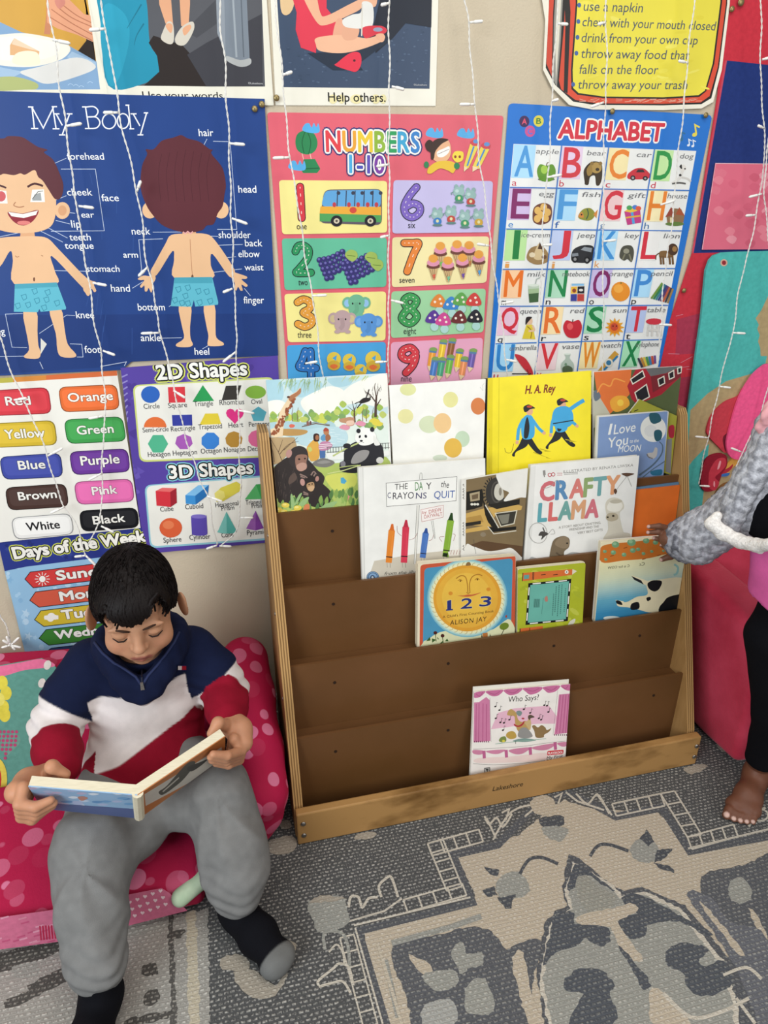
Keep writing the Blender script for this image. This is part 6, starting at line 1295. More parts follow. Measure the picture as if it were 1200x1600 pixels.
def truck(a):
    a.fr(560, 710, 4.444)
    a.poly([(748, 176), (1194, 98), (1160, 900), (742, 900)], '#7d6a4c'); a.poly([(742, 640), (860, 600), (1160, 640), (1160, 900), (742, 900)], '#5d4530')
    a.poly([(716, 182), (748, 172), (740, 900), (712, 900)], '#e4e1d8')
    for y in (214, 244, 262, 284, 304, 480, 500, 520, 540, 560, 640, 660): a.curve([(722, y), (732, y - 8), (730, y + 4), (737, y + 6)], 3, '#55504a', n=3)
    a.blob([(886, 300), (890, 220), (930, 170), (985, 160), (1000, 230), (1010, 300), (1050, 330), (1010, 366), (940, 362), (905, 340)], '#3a3733'); [a.stroke([(930 + 50 * math.cos(t), 262 + 84 * math.sin(t)), (930 + 66 * math.cos(t), 262 + 104 * math.sin(t))], 8, '#2a2826') for t in np.linspace(1.2, 4.6, 14)]; a.ring(960, 262, 34, 70, 10, '#55514a'); a.blob([(942, 260), (956, 212), (990, 206), (1010, 290), (980, 320), (950, 300)], '#c9c4b5'); a.ell(985, 258, 10, 28, '#8a8375')
    a.blob([(965, 130), (1100, 112), (1194, 98), (1188, 280), (1120, 300), (1050, 320), (1010, 322), (1046, 268), (1000, 240), (970, 190)], '#e6e3da'); a.poly([(1008, 318), (1048, 266), (1030, 322)], '#e6e3da')
    a.poly([(750, 260), (860, 240), (870, 300), (860, 360), (800, 380), (748, 390)], '#26241f'); a.poly([(772, 272), (842, 256), (842, 318), (778, 328)], '#a9997a'); a.poly([(786, 284), (832, 272), (830, 306), (790, 314)], '#6b5a44')
    for x in (788, 808, 828): a.ell(x, 346, 10, 9, '#dcd8c8')
    a.poly([(748, 410), (880, 372), (1110, 350), (1138, 360), (1130, 386), (960, 400), (930, 470), (910, 520), (744, 546), (744, 520), (870, 496), (744, 490)], '#c9a35a'); a.poly([(748, 440), (850, 420), (870, 470), (748, 480)], '#b08a48'); a.poly([(744, 476), (850, 460), (850, 484), (744, 500)], '#2f2b25')
    a.poly([(860, 300), (884, 350), (930, 420), (970, 500), (950, 530), (900, 470), (880, 420)], '#26241f'); a.stroke([(880, 350), (940, 450), (980, 520)], 7, '#d8d2c0'); a.poly([(890, 350), (1120, 310), (1118, 346), (960, 380)], '#2b2823')
    a.poly([(950, 410), (1100, 390), (1080, 480), (990, 500)], '#3a3730'); a.stroke([(950, 410), (1100, 390), (1080, 480), (990, 500)], 7, '#cfc8b2', closed=True); a.poly([(968, 424), (1050, 412), (1040, 476), (996, 484)], '#7d7a6c')
    a.poly([(898, 500), (930, 540), (1094, 522), (1096, 500), (960, 512)], '#211f1b'); a.stroke([(898, 500), (940, 552), (1096, 530)], 6, '#d8d2c0'); a.ell(866, 556, 20, 16, '#8a7c66')
    a.blob([(744, 640), (800, 640), (900, 672), (1000, 660), (1060, 650), (1120, 700), (1160, 760), (1160, 900), (742, 900)], '#e2dfd6'); a.curve([(800, 590), (806, 640), (816, 690)], 2.5, '#55504a')
book('worn book with a yellow construction truck turned on its side', bplane(1, 0.0, 0.023), [(721, 750), (825, 732), (814, 896), (720, 905)], truck, 0.004, base='#e2dfd6')
def llama(a):
    a.fr(720, 560, 3)
    a.poly([(330, 508), (352, 504), (326, 960), (304, 960)], '#dcdad4')
    a.text('ILLUSTRATED BY RENATA LIWSKA', (480, 538), (808, 506), 13, '#77746e'); a.stroke([(388, 530), (392, 556)], 5, '#77746e'); a.poly([(384, 526), (396, 524), (398, 546), (386, 548)], '#8f8c86')
    a.ring(417, 546, 8, 8, 3.5, '#b5404a'); a.ring(433, 544, 8, 8, 3.5, '#b5404a'); [a.stroke([(452 + 5 * k, y), (455 + 5 * k, y)], 4, '#b5404a') for k in range(5) for y in (538, 547)]; [a.stroke([(484 + 6 * k, y - k * .3), (488 + 6 * k, y - k * .3)], 3.5, '#8f8c86') for k in range(11) for y in (537, 544)]
    a.letters('CRAFTY', (372, 668), (734, 632), 84, ['#c96a70', '#5a86ad', '#cf7a72', '#8aa06a', '#6fa0a0', '#d89a70'], bold=0.05); a.letters('LLAMA', (362, 764), (642, 742), 82, ['#5fa0a8', '#cf6a66', '#6fa098', '#d09a72', '#c9707a'], bold=0.05)
    for b, x0, y0, x1, y1 in (('A STORY ABOUT CRAFTING,', 458, 798, 656, 774), ('FRIENDSHIP AND THE', 508, 808, 646, 792), ('VERY BEST GIFTS', 546, 824, 664, 808)): a.text(b, (x0, y0), (x1, y1), 11, '#96928a')
    a.ring(362, 818, 42, 48, 2.5, '#a09d96', -10); a.blob([(364, 830), (374, 812), (392, 812), (410, 822), (396, 832), (376, 850), (380, 832)], '#4a4744'); a.stroke([(392, 812), (384, 792)], 5, '#4a4744'); a.curve([(410, 822), (430, 800), (440, 820), (420, 824)], 2, '#a09d96')
    a.blob([(418, 950), (424, 880), (440, 846), (480, 832), (508, 846), (506, 884), (484, 906), (478, 950)], '#75654f'); a.blob([(440, 870), (462, 840), (500, 838), (506, 880), (476, 890)], '#8a7860'); a.ell(498, 866, 5, 4, '#2a2420'); a.curve([(446, 910), (470, 926), (480, 920)], 8, '#5d4f3e')
    a.blob([(676, 690), (690, 660), (724, 652), (756, 668), (764, 700), (744, 726), (752, 780), (760, 840), (670, 850), (690, 800), (684, 740)], '#d0c9b8'); a.blob([(684, 700), (700, 672), (740, 668), (758, 690), (740, 716), (700, 716)], '#e2ddd0'); a.blob([(680, 740), (696, 724), (730, 728), (736, 752), (706, 764), (684, 756)], '#b3a78f'); a.ell(714, 738, 6, 5, '#3a3228'); a.ell(688, 744, 5, 4, '#3a3228'); a.blob([(700, 668), (724, 660), (752, 664), (752, 674), (724, 680), (702, 676)], '#bab29f')
    a.blob([(664, 850), (720, 820), (790, 820), (780, 860), (700, 866)], '#c9c2b2'); a.blob([(752, 540), (776, 536), (812, 540), (796, 548), (778, 554), (764, 548)], '#5d4436'); a.stroke([(778, 552), (740, 600), (726, 620)], 2, '#a09d96'); a.stroke([(780, 552), (800, 600)], 2, '#a09d96'); a.blob([(716, 620), (724, 610), (732, 622), (724, 636)], '#5d4436')
    a.curve([(384, 610), (420, 600), (450, 570), (470, 600)], 2.2, '#a09d96'); a.blob([(480, 930), (520, 908), (570, 916), (600, 940), (480, 950)], '#a9a9a6'); a.blob([(320, 950), (330, 930), (360, 940), (360, 955)], '#a9a9a6')
book('white picture book with pastel craft letters, a bear and a llama', bplane(1, 0.002, 0.017), [(830, 727), (999, 712), (983, 880), (818, 900)], llama, 0.010, base='#e6e4de', spine='#d5d2ca')
book('thin blue backed book just behind the plain orange book', Plane((0, -0.174, 0.495), (1, 0, 0), (0, 0.07, 1)), [(993, 762), (1066, 753), (1062, 850), (990, 862)], None, 0.004, base='#5a7f9c', back='#4a6a8a')
book('plain orange backed book between the white llama book and the right side panel', Plane((0, -0.1805, 0.495), (1, 0, 0), (0, 0.08, 1)), [(994, 766), (1066, 758), (1060, 860), (984, 872)], None, 0.005, base='#dd6f2c', back='#c9642a')
# ---- third tier
def sun123(a):
    a.fr(650, 860, 4.444)
    a.rrect([(30, 100), (692, 34), (686, 700), (24, 740)], 26, '#c25538'); a.rrect([(58, 124), (672, 54), (656, 700), (46, 740)], 30, '#4a8fb0')
    a.blob([(80, 620), (200, 560), (500, 560), (655, 480), (656, 720), (46, 740), (50, 640)], '#d6d6ac')
    for k, c in ((1.17, '#7fb3bd'), (1.13, '#a9ccc6'), (1.09, '#cfdcc0'), (1.05, '#e6dfae')): a.ell(356, 332, 238 * k, 232 * k, c, n=40)
    for i in range(44):
        t = 2 * math.pi * i / 44; a.curve([(356 + 238 * math.cos(t), 332 + 230 * math.sin(t)), (356 + 252 * math.cos(t + .02), 332 + 244 * math.sin(t + .02)), (356 + 258 * math.cos(t + .07), 332 + 250 * math.sin(t + .07))], 4, '#b9a878')
    a.ell(356, 332, 236, 230, '#d89a34', n=44); a.ell(354, 330, 214, 208, '#dda83e', n=40); a.ell(350, 326, 170, 170, '#e2b548', n=36)
    b = '#a8762a'
    a.curve([(278, 196), (310, 176), (342, 184), (356, 230), (360, 290)], 7, b); a.curve([(460, 176), (430, 166), (390, 184), (372, 230), (374, 286)], 7, b); a.curve([(290, 212), (306, 202), (322, 212)], 5, b); a.curve([(408, 206), (426, 192), (440, 204)], 5, b); a.ell(308, 212, 6, 6, '#6b4a1c'); a.ell(426, 202, 6, 6, '#6b4a1c'); a.curve([(350, 290), (362, 298), (378, 288)], 6, b)
    a.blob([(288, 314), (330, 312), (360, 306), (390, 306), (452, 292), (400, 314), (350, 322)], '#c0603a'); a.ell(240, 298, 15, 13, '#d08a30'); a.ell(503, 270, 15, 13, '#d08a30'); a.blob([(346, 106), (354, 84), (372, 82), (380, 102)], '#8a6a40')
    for ch, x0, y0, x1, h in (('1', 219, 416, 243, 66), ('2', 310, 404, 386, 68), ('3', 440, 388, 516, 66)): a.text(ch, (x0, y0), (x1, y0 - 4), h, '#2a3272', out=[(0.03, '#e6d28a')], bold=0.03)
    a.stroke([(208, 414), (256, 410)], 9, '#2a3272')
    a.text("A Child's First Counting Book", (184, 470), (540, 428), 17, '#6b4a24'); a.text('ALISON JAY', (236, 518), (488, 490), 32, '#3a2a1c', space=1.15)
    for x, y in ((134, 572), (184, 592)): a.ell(x, y, 13, 12, '#4a1f1c'); a.stroke([(x, y + 10), (x + 6, y + 60)], 4, '#4a5a2a')
    for q in ([(70, 630), (96, 600), (100, 624)], [(110, 610), (140, 620), (112, 640)], [(146, 600), (160, 616), (150, 616)], [(200, 630), (216, 612), (226, 630)], [(160, 650), (190, 624), (180, 650)]): a.poly(q, '#3a5a2a')
    a.ell(612, 526, 33, 24, '#6a7f2a', -20); a.stroke([(612, 546), (590, 590)], 4, '#3a3a22'); a.ell(626, 458, 6, 9, '#a8402c'); a.poly([(462, 574), (496, 570), (498, 604), (464, 604)], '#b5703a'); [a.poly([(452 + k * 58, 604), (456 + k * 58, 576), (462 + k * 58, 604)], '#4a4426') for k in (0, 1)]
book('counting board book with a large smiling sun and the numbers one two three', bplane(2, 0.004, 0.022), [(653, 882), (806, 869), (803, 1010), (652, 1032)], sun123, 0.016, base='#e0d5b8', back='#d8cdb2', r=0.006)
def track(a):
    a.fr(650, 860, 4.444)
    a.rrect([(702, 132), (1180, 84), (1148, 700), (676, 740)], 24, '#a9b02c')
    for i in range(50):
        x, y = random.uniform(710, 1140), random.uniform(120, 640); a.ell(x, y, random.uniform(14, 40), random.uniform(8, 20), random.choice(['#b5bb36', '#9fa728', '#b9be48', '#a5ad30']), random.uniform(-40, 40), 8)
    def ruler(q): a.poly(q, '#cf6a34')
    ruler([(742, 156), (1086, 130), (1084, 170), (738, 214)]); a.poly([(1086, 130), (1118, 144), (1084, 168)], '#dad2b8'); a.poly([(750, 172), (786, 168), (784, 196), (748, 200)], '#5f9a92'); a.stroke([(742, 156), (738, 214)], 5, '#2a2622')
    for x in (812, 818): a.stroke([(x, 150), (x - 2, 204)], 4, '#2a2622')
    for x in (884, 968): a.stroke([(x - 16, 170), (x + 16, 166)], 6, '#4a2a1c')
    a.ell(1046, 150, 13, 13, '#e9e4d4'); a.ell(1046, 150, 4, 5, '#2a2622')
    q = [(780, 228), (1078, 198), (1054, 490), (760, 518)]; a.poly(q, '#17181a'); Q = np.array(q, float); c = Q.mean(0); a.poly(c + (Q - c) * .9, '#68ac9c')
    for i in range(4):
        A, B = Q[i], Q[(i + 1) % 4]; A, B = c + (A - c) * .95, c + (B - c) * .95
        for t in (.08, .4, .72): a.stroke([A + (B - A) * t, A + (B - A) * (t + .2)], 8, '#e2e0d6')
    for k, (x, y0, y1) in enumerate(((1038, 262, 420), (1014, 236, 440), (994, 240, 450), (974, 250, 430), (956, 300, 450))): 
        for yy in np.arange(y0, y1, 13): a.stroke([(x - (yy - y0) * .06, yy), (x - (yy + 8 - y0) * .06, yy + 8)], 6, '#3f6f68')
    for k in range(7): a.stroke([(822 + k * 6, 336), (818 + k * 6, 396)], 2.5, '#2f4f4a')
    a.stroke([(884, 330), (872, 440)], 2, '#4a7f76'); a.blob([(892, 330), (910, 316), (914, 350), (898, 354)], '#b07a6a')
    a.blob([(1052, 524), (1070, 490), (1104, 474), (1100, 500), (1072, 526)], '#cfcdb8'); ruler([(722, 542), (880, 524), (880, 560), (720, 590)]); a.stroke([(722, 542), (720, 590)], 6, '#2a2622'); a.stroke([(790, 536), (788, 580)], 4, '#2a2622')
book('lime green board book lying sideways with an orange pencil border', bplane(2, 0.002, 0.020), [(809, 889), (915, 879), (908, 1000), (807, 1016)], track, 0.012, base='#d9d2b0', back='#cfc8a8', r=0.006)
def cow(a):
    a.fr(620, 820, 2.4)
    a.poly([(772, 76), (1090, 40), (1072, 420), (742, 420)], '#d8cfa0')
    st = [(128, lin('#e0d8a8')), (190, lin('#c9cfb0')), (230, lin('#a3bfb8')), (270, lin('#5f9fb4')), (320, lin('#3580a6')), (450, lin('#2f7399'))]
    for y0 in range(128, 440, 8):
        y1 = y0 + 10; c = tuple(np.interp(y0, [q[0] for q in st], [q[1][k] for q in st]) for k in range(3))
        a.poly([(768 - (y0 - 76) * .09, y0 + 12), (1090 - (y0 - 40) * .05, y0 - 30), (1090 - (y1 - 40) * .05, y1 - 30), (768 - (y1 - 76) * .09, y1 + 12)], c)
    a.blob([(770, 80), (900, 62), (1090, 40), (1090, 96), (1010, 110), (940, 126), (850, 134), (768, 140)], '#c4702c')
    for x, y, r in ((820, 74, 14), (880, 66, 16), (935, 60, 12), (970, 66, 10), (812, 104, 10), (852, 112, 9), (885, 96, 11), (905, 92, 8), (925, 108, 7), (780, 100, 7), (784, 130, 6), (956, 100, 6), (1000, 98, 5), (1020, 110, 5)): a.ell(x, y, r, r * .85, '#6f9a72'); a.ell(x - 3, y - 3, r * .5, r * .4, '#8fb58c')
    for x, y in ((850, 88), (800, 118), (920, 130), (976, 116), (1000, 80)): a.stroke([(x, y), (x + 14, y - 4)], 3, '#8a4a1c')
    a.blob([(940, 260), (936, 216), (980, 206), (1082, 206), (1070, 326), (960, 330), (900, 316), (870, 310), (828, 304), (830, 284), (860, 290), (900, 270)], '#ddd2ae'); a.poly([(878, 188), (940, 210), (944, 232), (910, 214)], '#ddd2ae'); a.poly([(880, 192), (916, 208), (926, 224), (890, 206)], '#1d2024'); a.poly([(820, 282), (850, 286), (852, 304), (830, 304)], '#ddd2ae')
    for q in ([(940, 220), (962, 208), (994, 212), (984, 240), (966, 250), (946, 240)], [(1000, 290), (1020, 270), (1074, 264), (1070, 326), (990, 330), (984, 310)], [(936, 274), (950, 270), (952, 280), (940, 286)], [(880, 296), (906, 290), (908, 314), (878, 318)], [(822, 284), (838, 286), (846, 300), (826, 296)]): a.blob(q, '#17181b', 3)
    a.text('Cc', (908, 154), (928, 152), 12, '#3a3a32', mirror=True); a.text('C is for COW', (790, 166), (872, 158), 9, '#3a3a32', mirror=True); a.curve([(1040, 148), (1054, 160), (1050, 182), (1038, 188)], 8, '#8fb8b0'); a.ell(806, 350, 32, 8, '#d0d5cc')
book('board book with a black and white cow upside down under the child’s hand', bplane(2, 0.004, 0.022), [(939, 847), (1076, 836), (1067, 972), (927, 992)], cow, 0.012, base='#e2d8b4', r=0.005)
# ---- bottom tray
def says(a):
    a.fr(730, 1060, 7.06)
    a.poly([(262, 560), (340, 380), (520, 330), (900, 300), (990, 420), (970, 500), (800, 500), (560, 520), (400, 545)], '#dfb0c0'); a.blob([(120, 880), (500, 860), (860, 820), (860, 900), (400, 930), (100, 930)], '#e6cfc8')
    for q in ([(78, 160), (200, 140), (150, 200), (80, 215)], [(210, 140), (395, 125), (350, 185), (290, 198), (240, 180)], [(410, 125), (605, 105), (560, 165), (480, 185), (430, 165)], [(620, 105), (825, 95), (790, 150), (700, 180), (650, 150)], [(840, 95), (1020, 78), (980, 140), (900, 160), (860, 135)], [(1030, 78), (1142, 66), (1140, 132), (1080, 125)]): a.blob(q, '#c06a92', 4); a.curve([(q[0][0] + 20, q[0][1] + 12), ((q[0][0] + q[1][0]) / 2, q[0][1] + 36), (q[1][0] - 30, q[1][1] + 14)], 4, '#8f3f66')
    for q in ([(75, 265), (130, 262), (210, 205), (248, 240), (256, 690), (70, 705)], [(1012, 178), (1142, 166), (1110, 600), (960, 620), (990, 400)]):
        a.poly(q, '#c87a9c')
    for x in (100, 130, 175, 215): a.stroke([(x, 270 + abs(x - 150) * .2), (x - 4, 690)], 7, '#a84f7a')
    for x0, x1 in ((1030, 985), (1060, 1020), (1090, 1055), (1120, 1085)): a.stroke([(x0, 180), (x1, 600)], 7, '#a84f7a')
    for x in range(80, 256, 22): a.stroke([(x, 690), (x + 4, 706)], 10, '#6b2f52')
    for x in range(960, 1100, 22): a.stroke([(x, 615), (x + 4, 632)], 10, '#6b2f52')
    a.stroke([(250, 215), (262, 700)], 2.5, '#6b6460'); a.stroke([(998, 130), (946, 620)], 2.5, '#6b6460')
    a.text('Who Says?', (450, 262), (786, 236), 60, '#2a2624')
    for x, y in ((310, 310), (355, 350), (315, 440), (395, 570), (465, 455), (625, 340), (695, 380), (850, 295), (895, 370), (790, 440), (815, 455), (365, 485), (405, 490), (880, 300)): a.ell(x, y, 13, 9, '#2f2a28', -20); a.stroke([(x + 11, y - 4), (x + 14, y - 46), (x + 30, y - 40)], 4, '#2f2a28')
    a.blob([(440, 400), (455, 355), (490, 340), (540, 380), (560, 450), (600, 480), (640, 470), (700, 490), (690, 560), (620, 600), (560, 580), (530, 500), (520, 420), (470, 410)], '#b5935a'); a.blob([(540, 370), (575, 355), (605, 375), (590, 410), (560, 410)], '#7a8a86'); a.blob([(515, 500), (560, 520), (600, 500), (625, 470), (630, 490), (590, 530), (530, 530)], '#a82f3a'); a.ell(615, 442, 16, 9, '#a82f3a')
    a.blob([(670, 460), (670, 415), (700, 400), (740, 425), (700, 440), (705, 500), (690, 570), (640, 500), (625, 490)], '#c3a878'); a.blob([(672, 440), (675, 410), (705, 402), (742, 426), (700, 440), (690, 460)], '#5a4a40')
    a.blob([(430, 640), (440, 600), (490, 580), (530, 600), (540, 650), (480, 670)], '#b9974a'); a.blob([(580, 560), (640, 540), (690, 580), (720, 640), (640, 660), (560, 640)], '#8f8c88'); a.blob([(715, 530), (740, 515), (780, 540), (820, 515), (860, 540), (880, 570), (925, 550), (900, 590), (850, 620), (840, 650), (760, 650), (740, 580)], '#8a6f4a'); a.blob([(350, 690), (370, 650), (420, 640), (430, 690), (390, 705)], '#7a8a4a'); a.ell(400, 690, 16, 14, '#d8c850'); a.blob([(500, 690), (620, 660), (760, 680), (640, 700)], '#7a948c'); a.stroke([(310, 722), (500, 700), (870, 664)], 6, '#8fae9c'); a.stroke([(534, 690), (534, 720)], 5, '#3a3634')
    a.curve([(66, 780), (300, 770), (600, 750), (850, 715), (1090, 690)], 3, '#6b6460')
    for q in ([(66, 790), (190, 800), (150, 840), (70, 830)], [(210, 800), (420, 785), (350, 830), (270, 830)], [(460, 790), (690, 760), (620, 825), (530, 835)], [(715, 760), (970, 715), (900, 780), (790, 792)], [(990, 715), (1092, 700), (1090, 745), (1040, 750)]): a.blob(q, '#c9809c', 4)
    for x, y in ((185, 830), (430, 820), (695, 790), (970, 735)): a.poly([(x - 20, y - 30), (x + 16, y - 34), (x + 20, y + 50), (x - 12, y + 54)], '#b9608a')
    a.curve([(64, 940), (300, 952), (600, 935), (860, 905)], 3, '#6b6460')
    a.rrect([(884, 800), (1064, 786), (1058, 834), (880, 848)], 14, '#c9303c'); a.text('PLAYSKOOL', (890, 838), (1054, 824), 24, '#eeeae4', bold=0.03)
    a.text('My First', (876, 894), (1052, 868), 32, '#3a3836', shear=0.1); a.text('READER', (874, 936), (1054, 920), 38, '#2a2826', bold=0.05)
    a.poly([(188, 986), (252, 980), (250, 1040), (186, 1046)], '#4a4a48'); a.poly([(196, 994), (244, 990), (242, 1032), (194, 1038)], '#c9c6c0'); a.stroke([(220, 1030), (219, 1006)], 7, '#3a3a38'); a.ell(219, 1006, 16, 9, '#3a3a38')
book('pink curtained theatre picture book standing alone in the bottom tray', bplane(4, 0.0, 0.012), [(741, 1081), (891, 1069), (882, 1210), (734, 1236)], says, 0.008, base='#e9e2da', back='#ddd8cc', peek=0.008)

# ================================================================== child's fold out sofa
def dotted(name, c1, c2, scale=20.0, rad=0.42, soft=0.02, c3=None, rough=0.75):
    if name in MATS: return MATS[name]
    m, t, b = new_mat(name, rough, 0.2); v = coords(t)
    vo = nd(t, 'ShaderNodeTexVoronoi', Scale=scale, Randomness=0.85); t.links.new(v, vo.inputs['Vector'])
    r = nd(t, 'ShaderNodeMapRange'); r.inputs['From Min'].default_value = rad; r.inputs['From Max'].default_value = rad + soft; r.inputs['To Min'].default_value = 1; r.inputs['To Max'].default_value = 0
    t.links.new(vo.outputs['Distance'], r.inputs[0])
    rc_ = nd(t, 'ShaderNodeSeparateColor'); t.links.new(vo.outputs['Color'], rc_.inputs[0])
    mul = nd(t, 'ShaderNodeMath', _operation='MULTIPLY'); t.links.new(r.outputs[0], mul.inputs[0]); t.links.new(rc_.outputs[0], mul.inputs[1])
    mx = nd(t, 'ShaderNodeMix', _data_type='RGBA'); mx.inputs[6].default_value = (*lin(c1), 1); mx.inputs[7].default_value = (*lin(c2), 1); t.links.new(mul.outputs[0], mx.inputs[0])
    out = mx.outputs[2]
    n = nd(t, 'ShaderNodeTexNoise', Scale=14.0, Detail=5); t.links.new(v, n.inputs['Vector'])
    bp = nd(t, 'ShaderNodeBump', Strength=0.35, Distance=0.01); t.links.new(n.outputs[0], bp.inputs['Height'])
    n2 = nd(t, 'ShaderNodeTexNoise', Scale=450.0, Detail=1); t.links.new(v, n2.inputs['Vector'])
    bp2 = nd(t, 'ShaderNodeBump', Strength=0.2, Distance=0.001); t.links.new(n2.outputs[0], bp2.inputs['Height']); t.links.new(bp.outputs[0], bp2.inputs['Normal'])
    t.links.new(bp2.outputs[0], b.inputs['Normal']); t.links.new(out, b.inputs['Base Color'])
    MATS[name] = m; return m
pinkdot = dotted('pink_spotted_fabric', '#ab1641', '#d37796', 23.0, 0.42)
palepink = noisy('pale_pink_fabric', '#cf7f97', '#dca3b2', 30, 0.8, bump=0.2, bscale=300)
sofa = thing('kids_sofa', 'low pink spotted foam sofa the reading boy sits on', 'sofa', (-0.3, -0.25, 0.0))
def soft_box(b, x0, x1, y0, y1, z0, z1, r, k=0.01):
    """rounded slab from a lattice of spheres joined by cones"""
    for yy in (y0 + r, y1 - r):
        for zz in (z0 + r, z1 - r): b.cone((x0 + r, yy, zz), (x1 - r, yy, zz), r, r, k)
def slab_mesh(name, prof, x0, x1, mat, parent, bev=0.02, nseg=10):
    """profile in (y, z) swept along x with rounded edges"""
    n = len(prof); g = Geo(); V = [(x0, y, z) for y, z in prof] + [(x1, y, z) for y, z in prof]
    g.add(V, [tuple(range(n)), tuple(range(2 * n - 1, n - 1, -1))] + [(i, n + i, n + (i + 1) % n, (i + 1) % n) for i in range(n)])
    o = g.done(name, mat, parent, smooth=True); bevel(o, bev, 5); return o
# backrest: tall panel whose top drops towards the arm
BK = Plane((0, -0.128, 0.36), (1, 0, 0), (0, 0.20, 1))
g = Geo()
tops = [(-0.75, 0.36), (-0.56, 0.356), (-0.45, 0.35), (-0.30, 0.338), (-0.18, 0.328), (-0.10, 0.318), (-0.065, 0.305)]
V = []; 
for x, zt in tops:
    yf = -0.128 + 0.20 * (zt - 0.36); yb_ = yf + 0.07
    V += [(x, -0.128 + 0.20 * (0.10 - 0.36), 0.10), (x, yf, zt), (x, yb_, zt), (x, -0.06, 0.01), (x, -0.185, 0.01)]
k = 5; Fc = [(i * k + j, i * k + (j + 1) % k, (i + 1) * k + (j + 1) % k, (i + 1) * k + j) for i in range(len(tops) - 1) for j in range(k)] + [tuple(range(k - 1, -1, -1)), tuple((len(tops) - 1) * k + j for j in range(k))]
g.add(V, Fc); o = g.done('backrest', pinkdot, sofa, smooth=True); bevel(o, 0.014, 4)
# printed picture panel on the backrest: teal with a flower and a dotted heart
a = Art(BK, 0.0025, 2e-5).fr(0, 980, 5)
a.solid([(-420, 420), (-200, 330), (0, 296), (160, 268), (330, 240), (430, 300), (520, 420), (500, 900), (140, 1340), (60, 1260), (0, 1330), (-420, 1420)], '#5f9486', 0.002)
a.blob([(-420, 420), (-200, 330), (0, 300), (160, 272), (330, 244), (430, 300), (200, 330), (60, 370), (-60, 400), (-300, 460)], '#dd6f92')
for x, y in ((-40, 470), (20, 430), (50, 510), (30, 620), (-40, 640), (-60, 560), (40, 680)): a.ell(x, y, 44, 56, '#d8c94a')
a.ell(0, 560, 40, 52, '#e0d468')
a.heart(60, 900, 105, '#6f9a8c')
for i in range(-2, 5):
    for j in range(-3, 4):
        x, y = 60 + j * 32 - i * 4, 880 + i * 34
        if abs(j * 32) < 92 - max(0, i) * 22: a.ell(x, y, 13, 13, '#b5486e', n=10)
a.ell(-30, 1180, 90, 170, '#d8c452'); a.ell(-40, 1180, 55, 120, '#c03a34'); a.poly([(60, 1250), (150, 1345), (0, 1400), (-60, 1380)], '#d97f95')
for x, y in ((374, 290), (330, 430)): a.ell(x, y, 28, 38, '#d9cfc6', 20)
a.done('backrest_panel', FELT, sofa)
# seat cushion, sloping to the front
seat_p = [(-0.19, 0.012), (-0.455, 0.006), (-0.470, 0.045), (-0.462, 0.082), (-0.34, 0.112), (-0.245, 0.128), (-0.19, 0.128)]
slab_mesh('seat_cushion', seat_p[::-1], -0.75, -0.112, pinkdot, sofa, 0.016)
SF = Plane((0, -0.4745, 0.0), (1, 0, 0), (0, 0.06, 1))
a = Art(SF, 0.0012, 1.5e-5).fr(0, 1380, 4)
a.solid([(-500, 290), (0, 212), (300, 170), (700, 90), (1010, 30), (1060, 60), (1120, 120), (1170, 168), (780, 268), (380, 360), (0, 410), (-500, 490)], '#c66a86', 0.001)
for i in range(18):
    x, y = random.uniform(-40, 300), random.uniform(215, 380); a.stroke([(x, y), (x + 50, y - 14)], 10, random.choice(['#d692a6', '#b95374', '#cf8296']))
for x in range(250, 380, 18): a.stroke([(x, 262 - (x - 250) * .06), (x + 8, 352 - (x - 250) * .12)], 9, '#b02a48')
for i in range(7):
    for j in range(3): a.heart(715 + i * 48 + j * 16, 150 - i * 18 + j * 42, 13, '#e8c9cf')
a.done('seat_front_print', FELT, sofa)
# arm on the right, drooping to the front
B = Body(); R0 = 0.052
pts = [(-0.002, -0.075, 0.255), (0.000, -0.16, 0.222), (0.003, -0.27, 0.176), (0.006, -0.345, 0.136)]
for dz in (0, -0.05, -0.1, -0.15):
    for i in range(3):
        p, q = np.array(pts[i]) + (0, 0, dz), np.array(pts[i + 1]) + (0, 0, dz)
        r1 = R0 if dz > -0.02 else R0 - 0.012
        if min(p[2], q[2]) - r1 > 0.004: B.cone(p, q, r1, r1, 0.02)
B.cone((-0.012, -0.10, 0.05), (-0.012, -0.335, 0.05), 0.04, 0.04, 0.02)
Vv, Ff = B.mesh(0.006); Vv = relax(Vv, Ff, 2); mk('armrest', Vv, Ff, pinkdot, sofa, smooth=True)
B = Body(); B.cone((-0.150, -0.474, 0.062), (-0.105, -0.448, 0.070), 0.016, 0.016)
Vv, Ff = B.mesh(0.004); mk('corner_piping', Vv, Ff, noisy('pale_green_fabric', '#a9bfa0', '#c3d2b5', 30, 0.8), sofa, smooth=True)

# ================================================================== red plush chair behind the girl
plush = noisy('red_plush', '#ba2c44', '#d04059', 7, 0.95, bump=0.4, bscale=160, lo=0.4, hi=0.6)
plush.node_tree.nodes['Principled BSDF'].inputs['Sheen Weight'].default_value = 0.35
plush.node_tree.nodes['Principled BSDF'].inputs['Sheen Tint'].default_value = (1, .45, .5, 1)
chair = thing('plush_chair', 'red plush foam chair in the corner behind the girl', 'chair', (1.25, -0.25, 0))
for x0 in (1.055, 1.50):
    prof = [(-0.10, 0.005), (-0.29, 0.004), (-0.40, 0.012), (-0.405, 0.10), (-0.398, 0.25), (-0.365, 0.352), (-0.24, 0.372), (-0.10, 0.385)]
    slab_mesh('armrest', prof[::-1], x0, x0 + 0.10, plush, chair, 0.022)
prof = [(-0.03, 0.004), (-0.095, 0.004), (-0.12, 0.3), (-0.10, 0.46), (-0.06, 0.485), (-0.03, 0.46)]
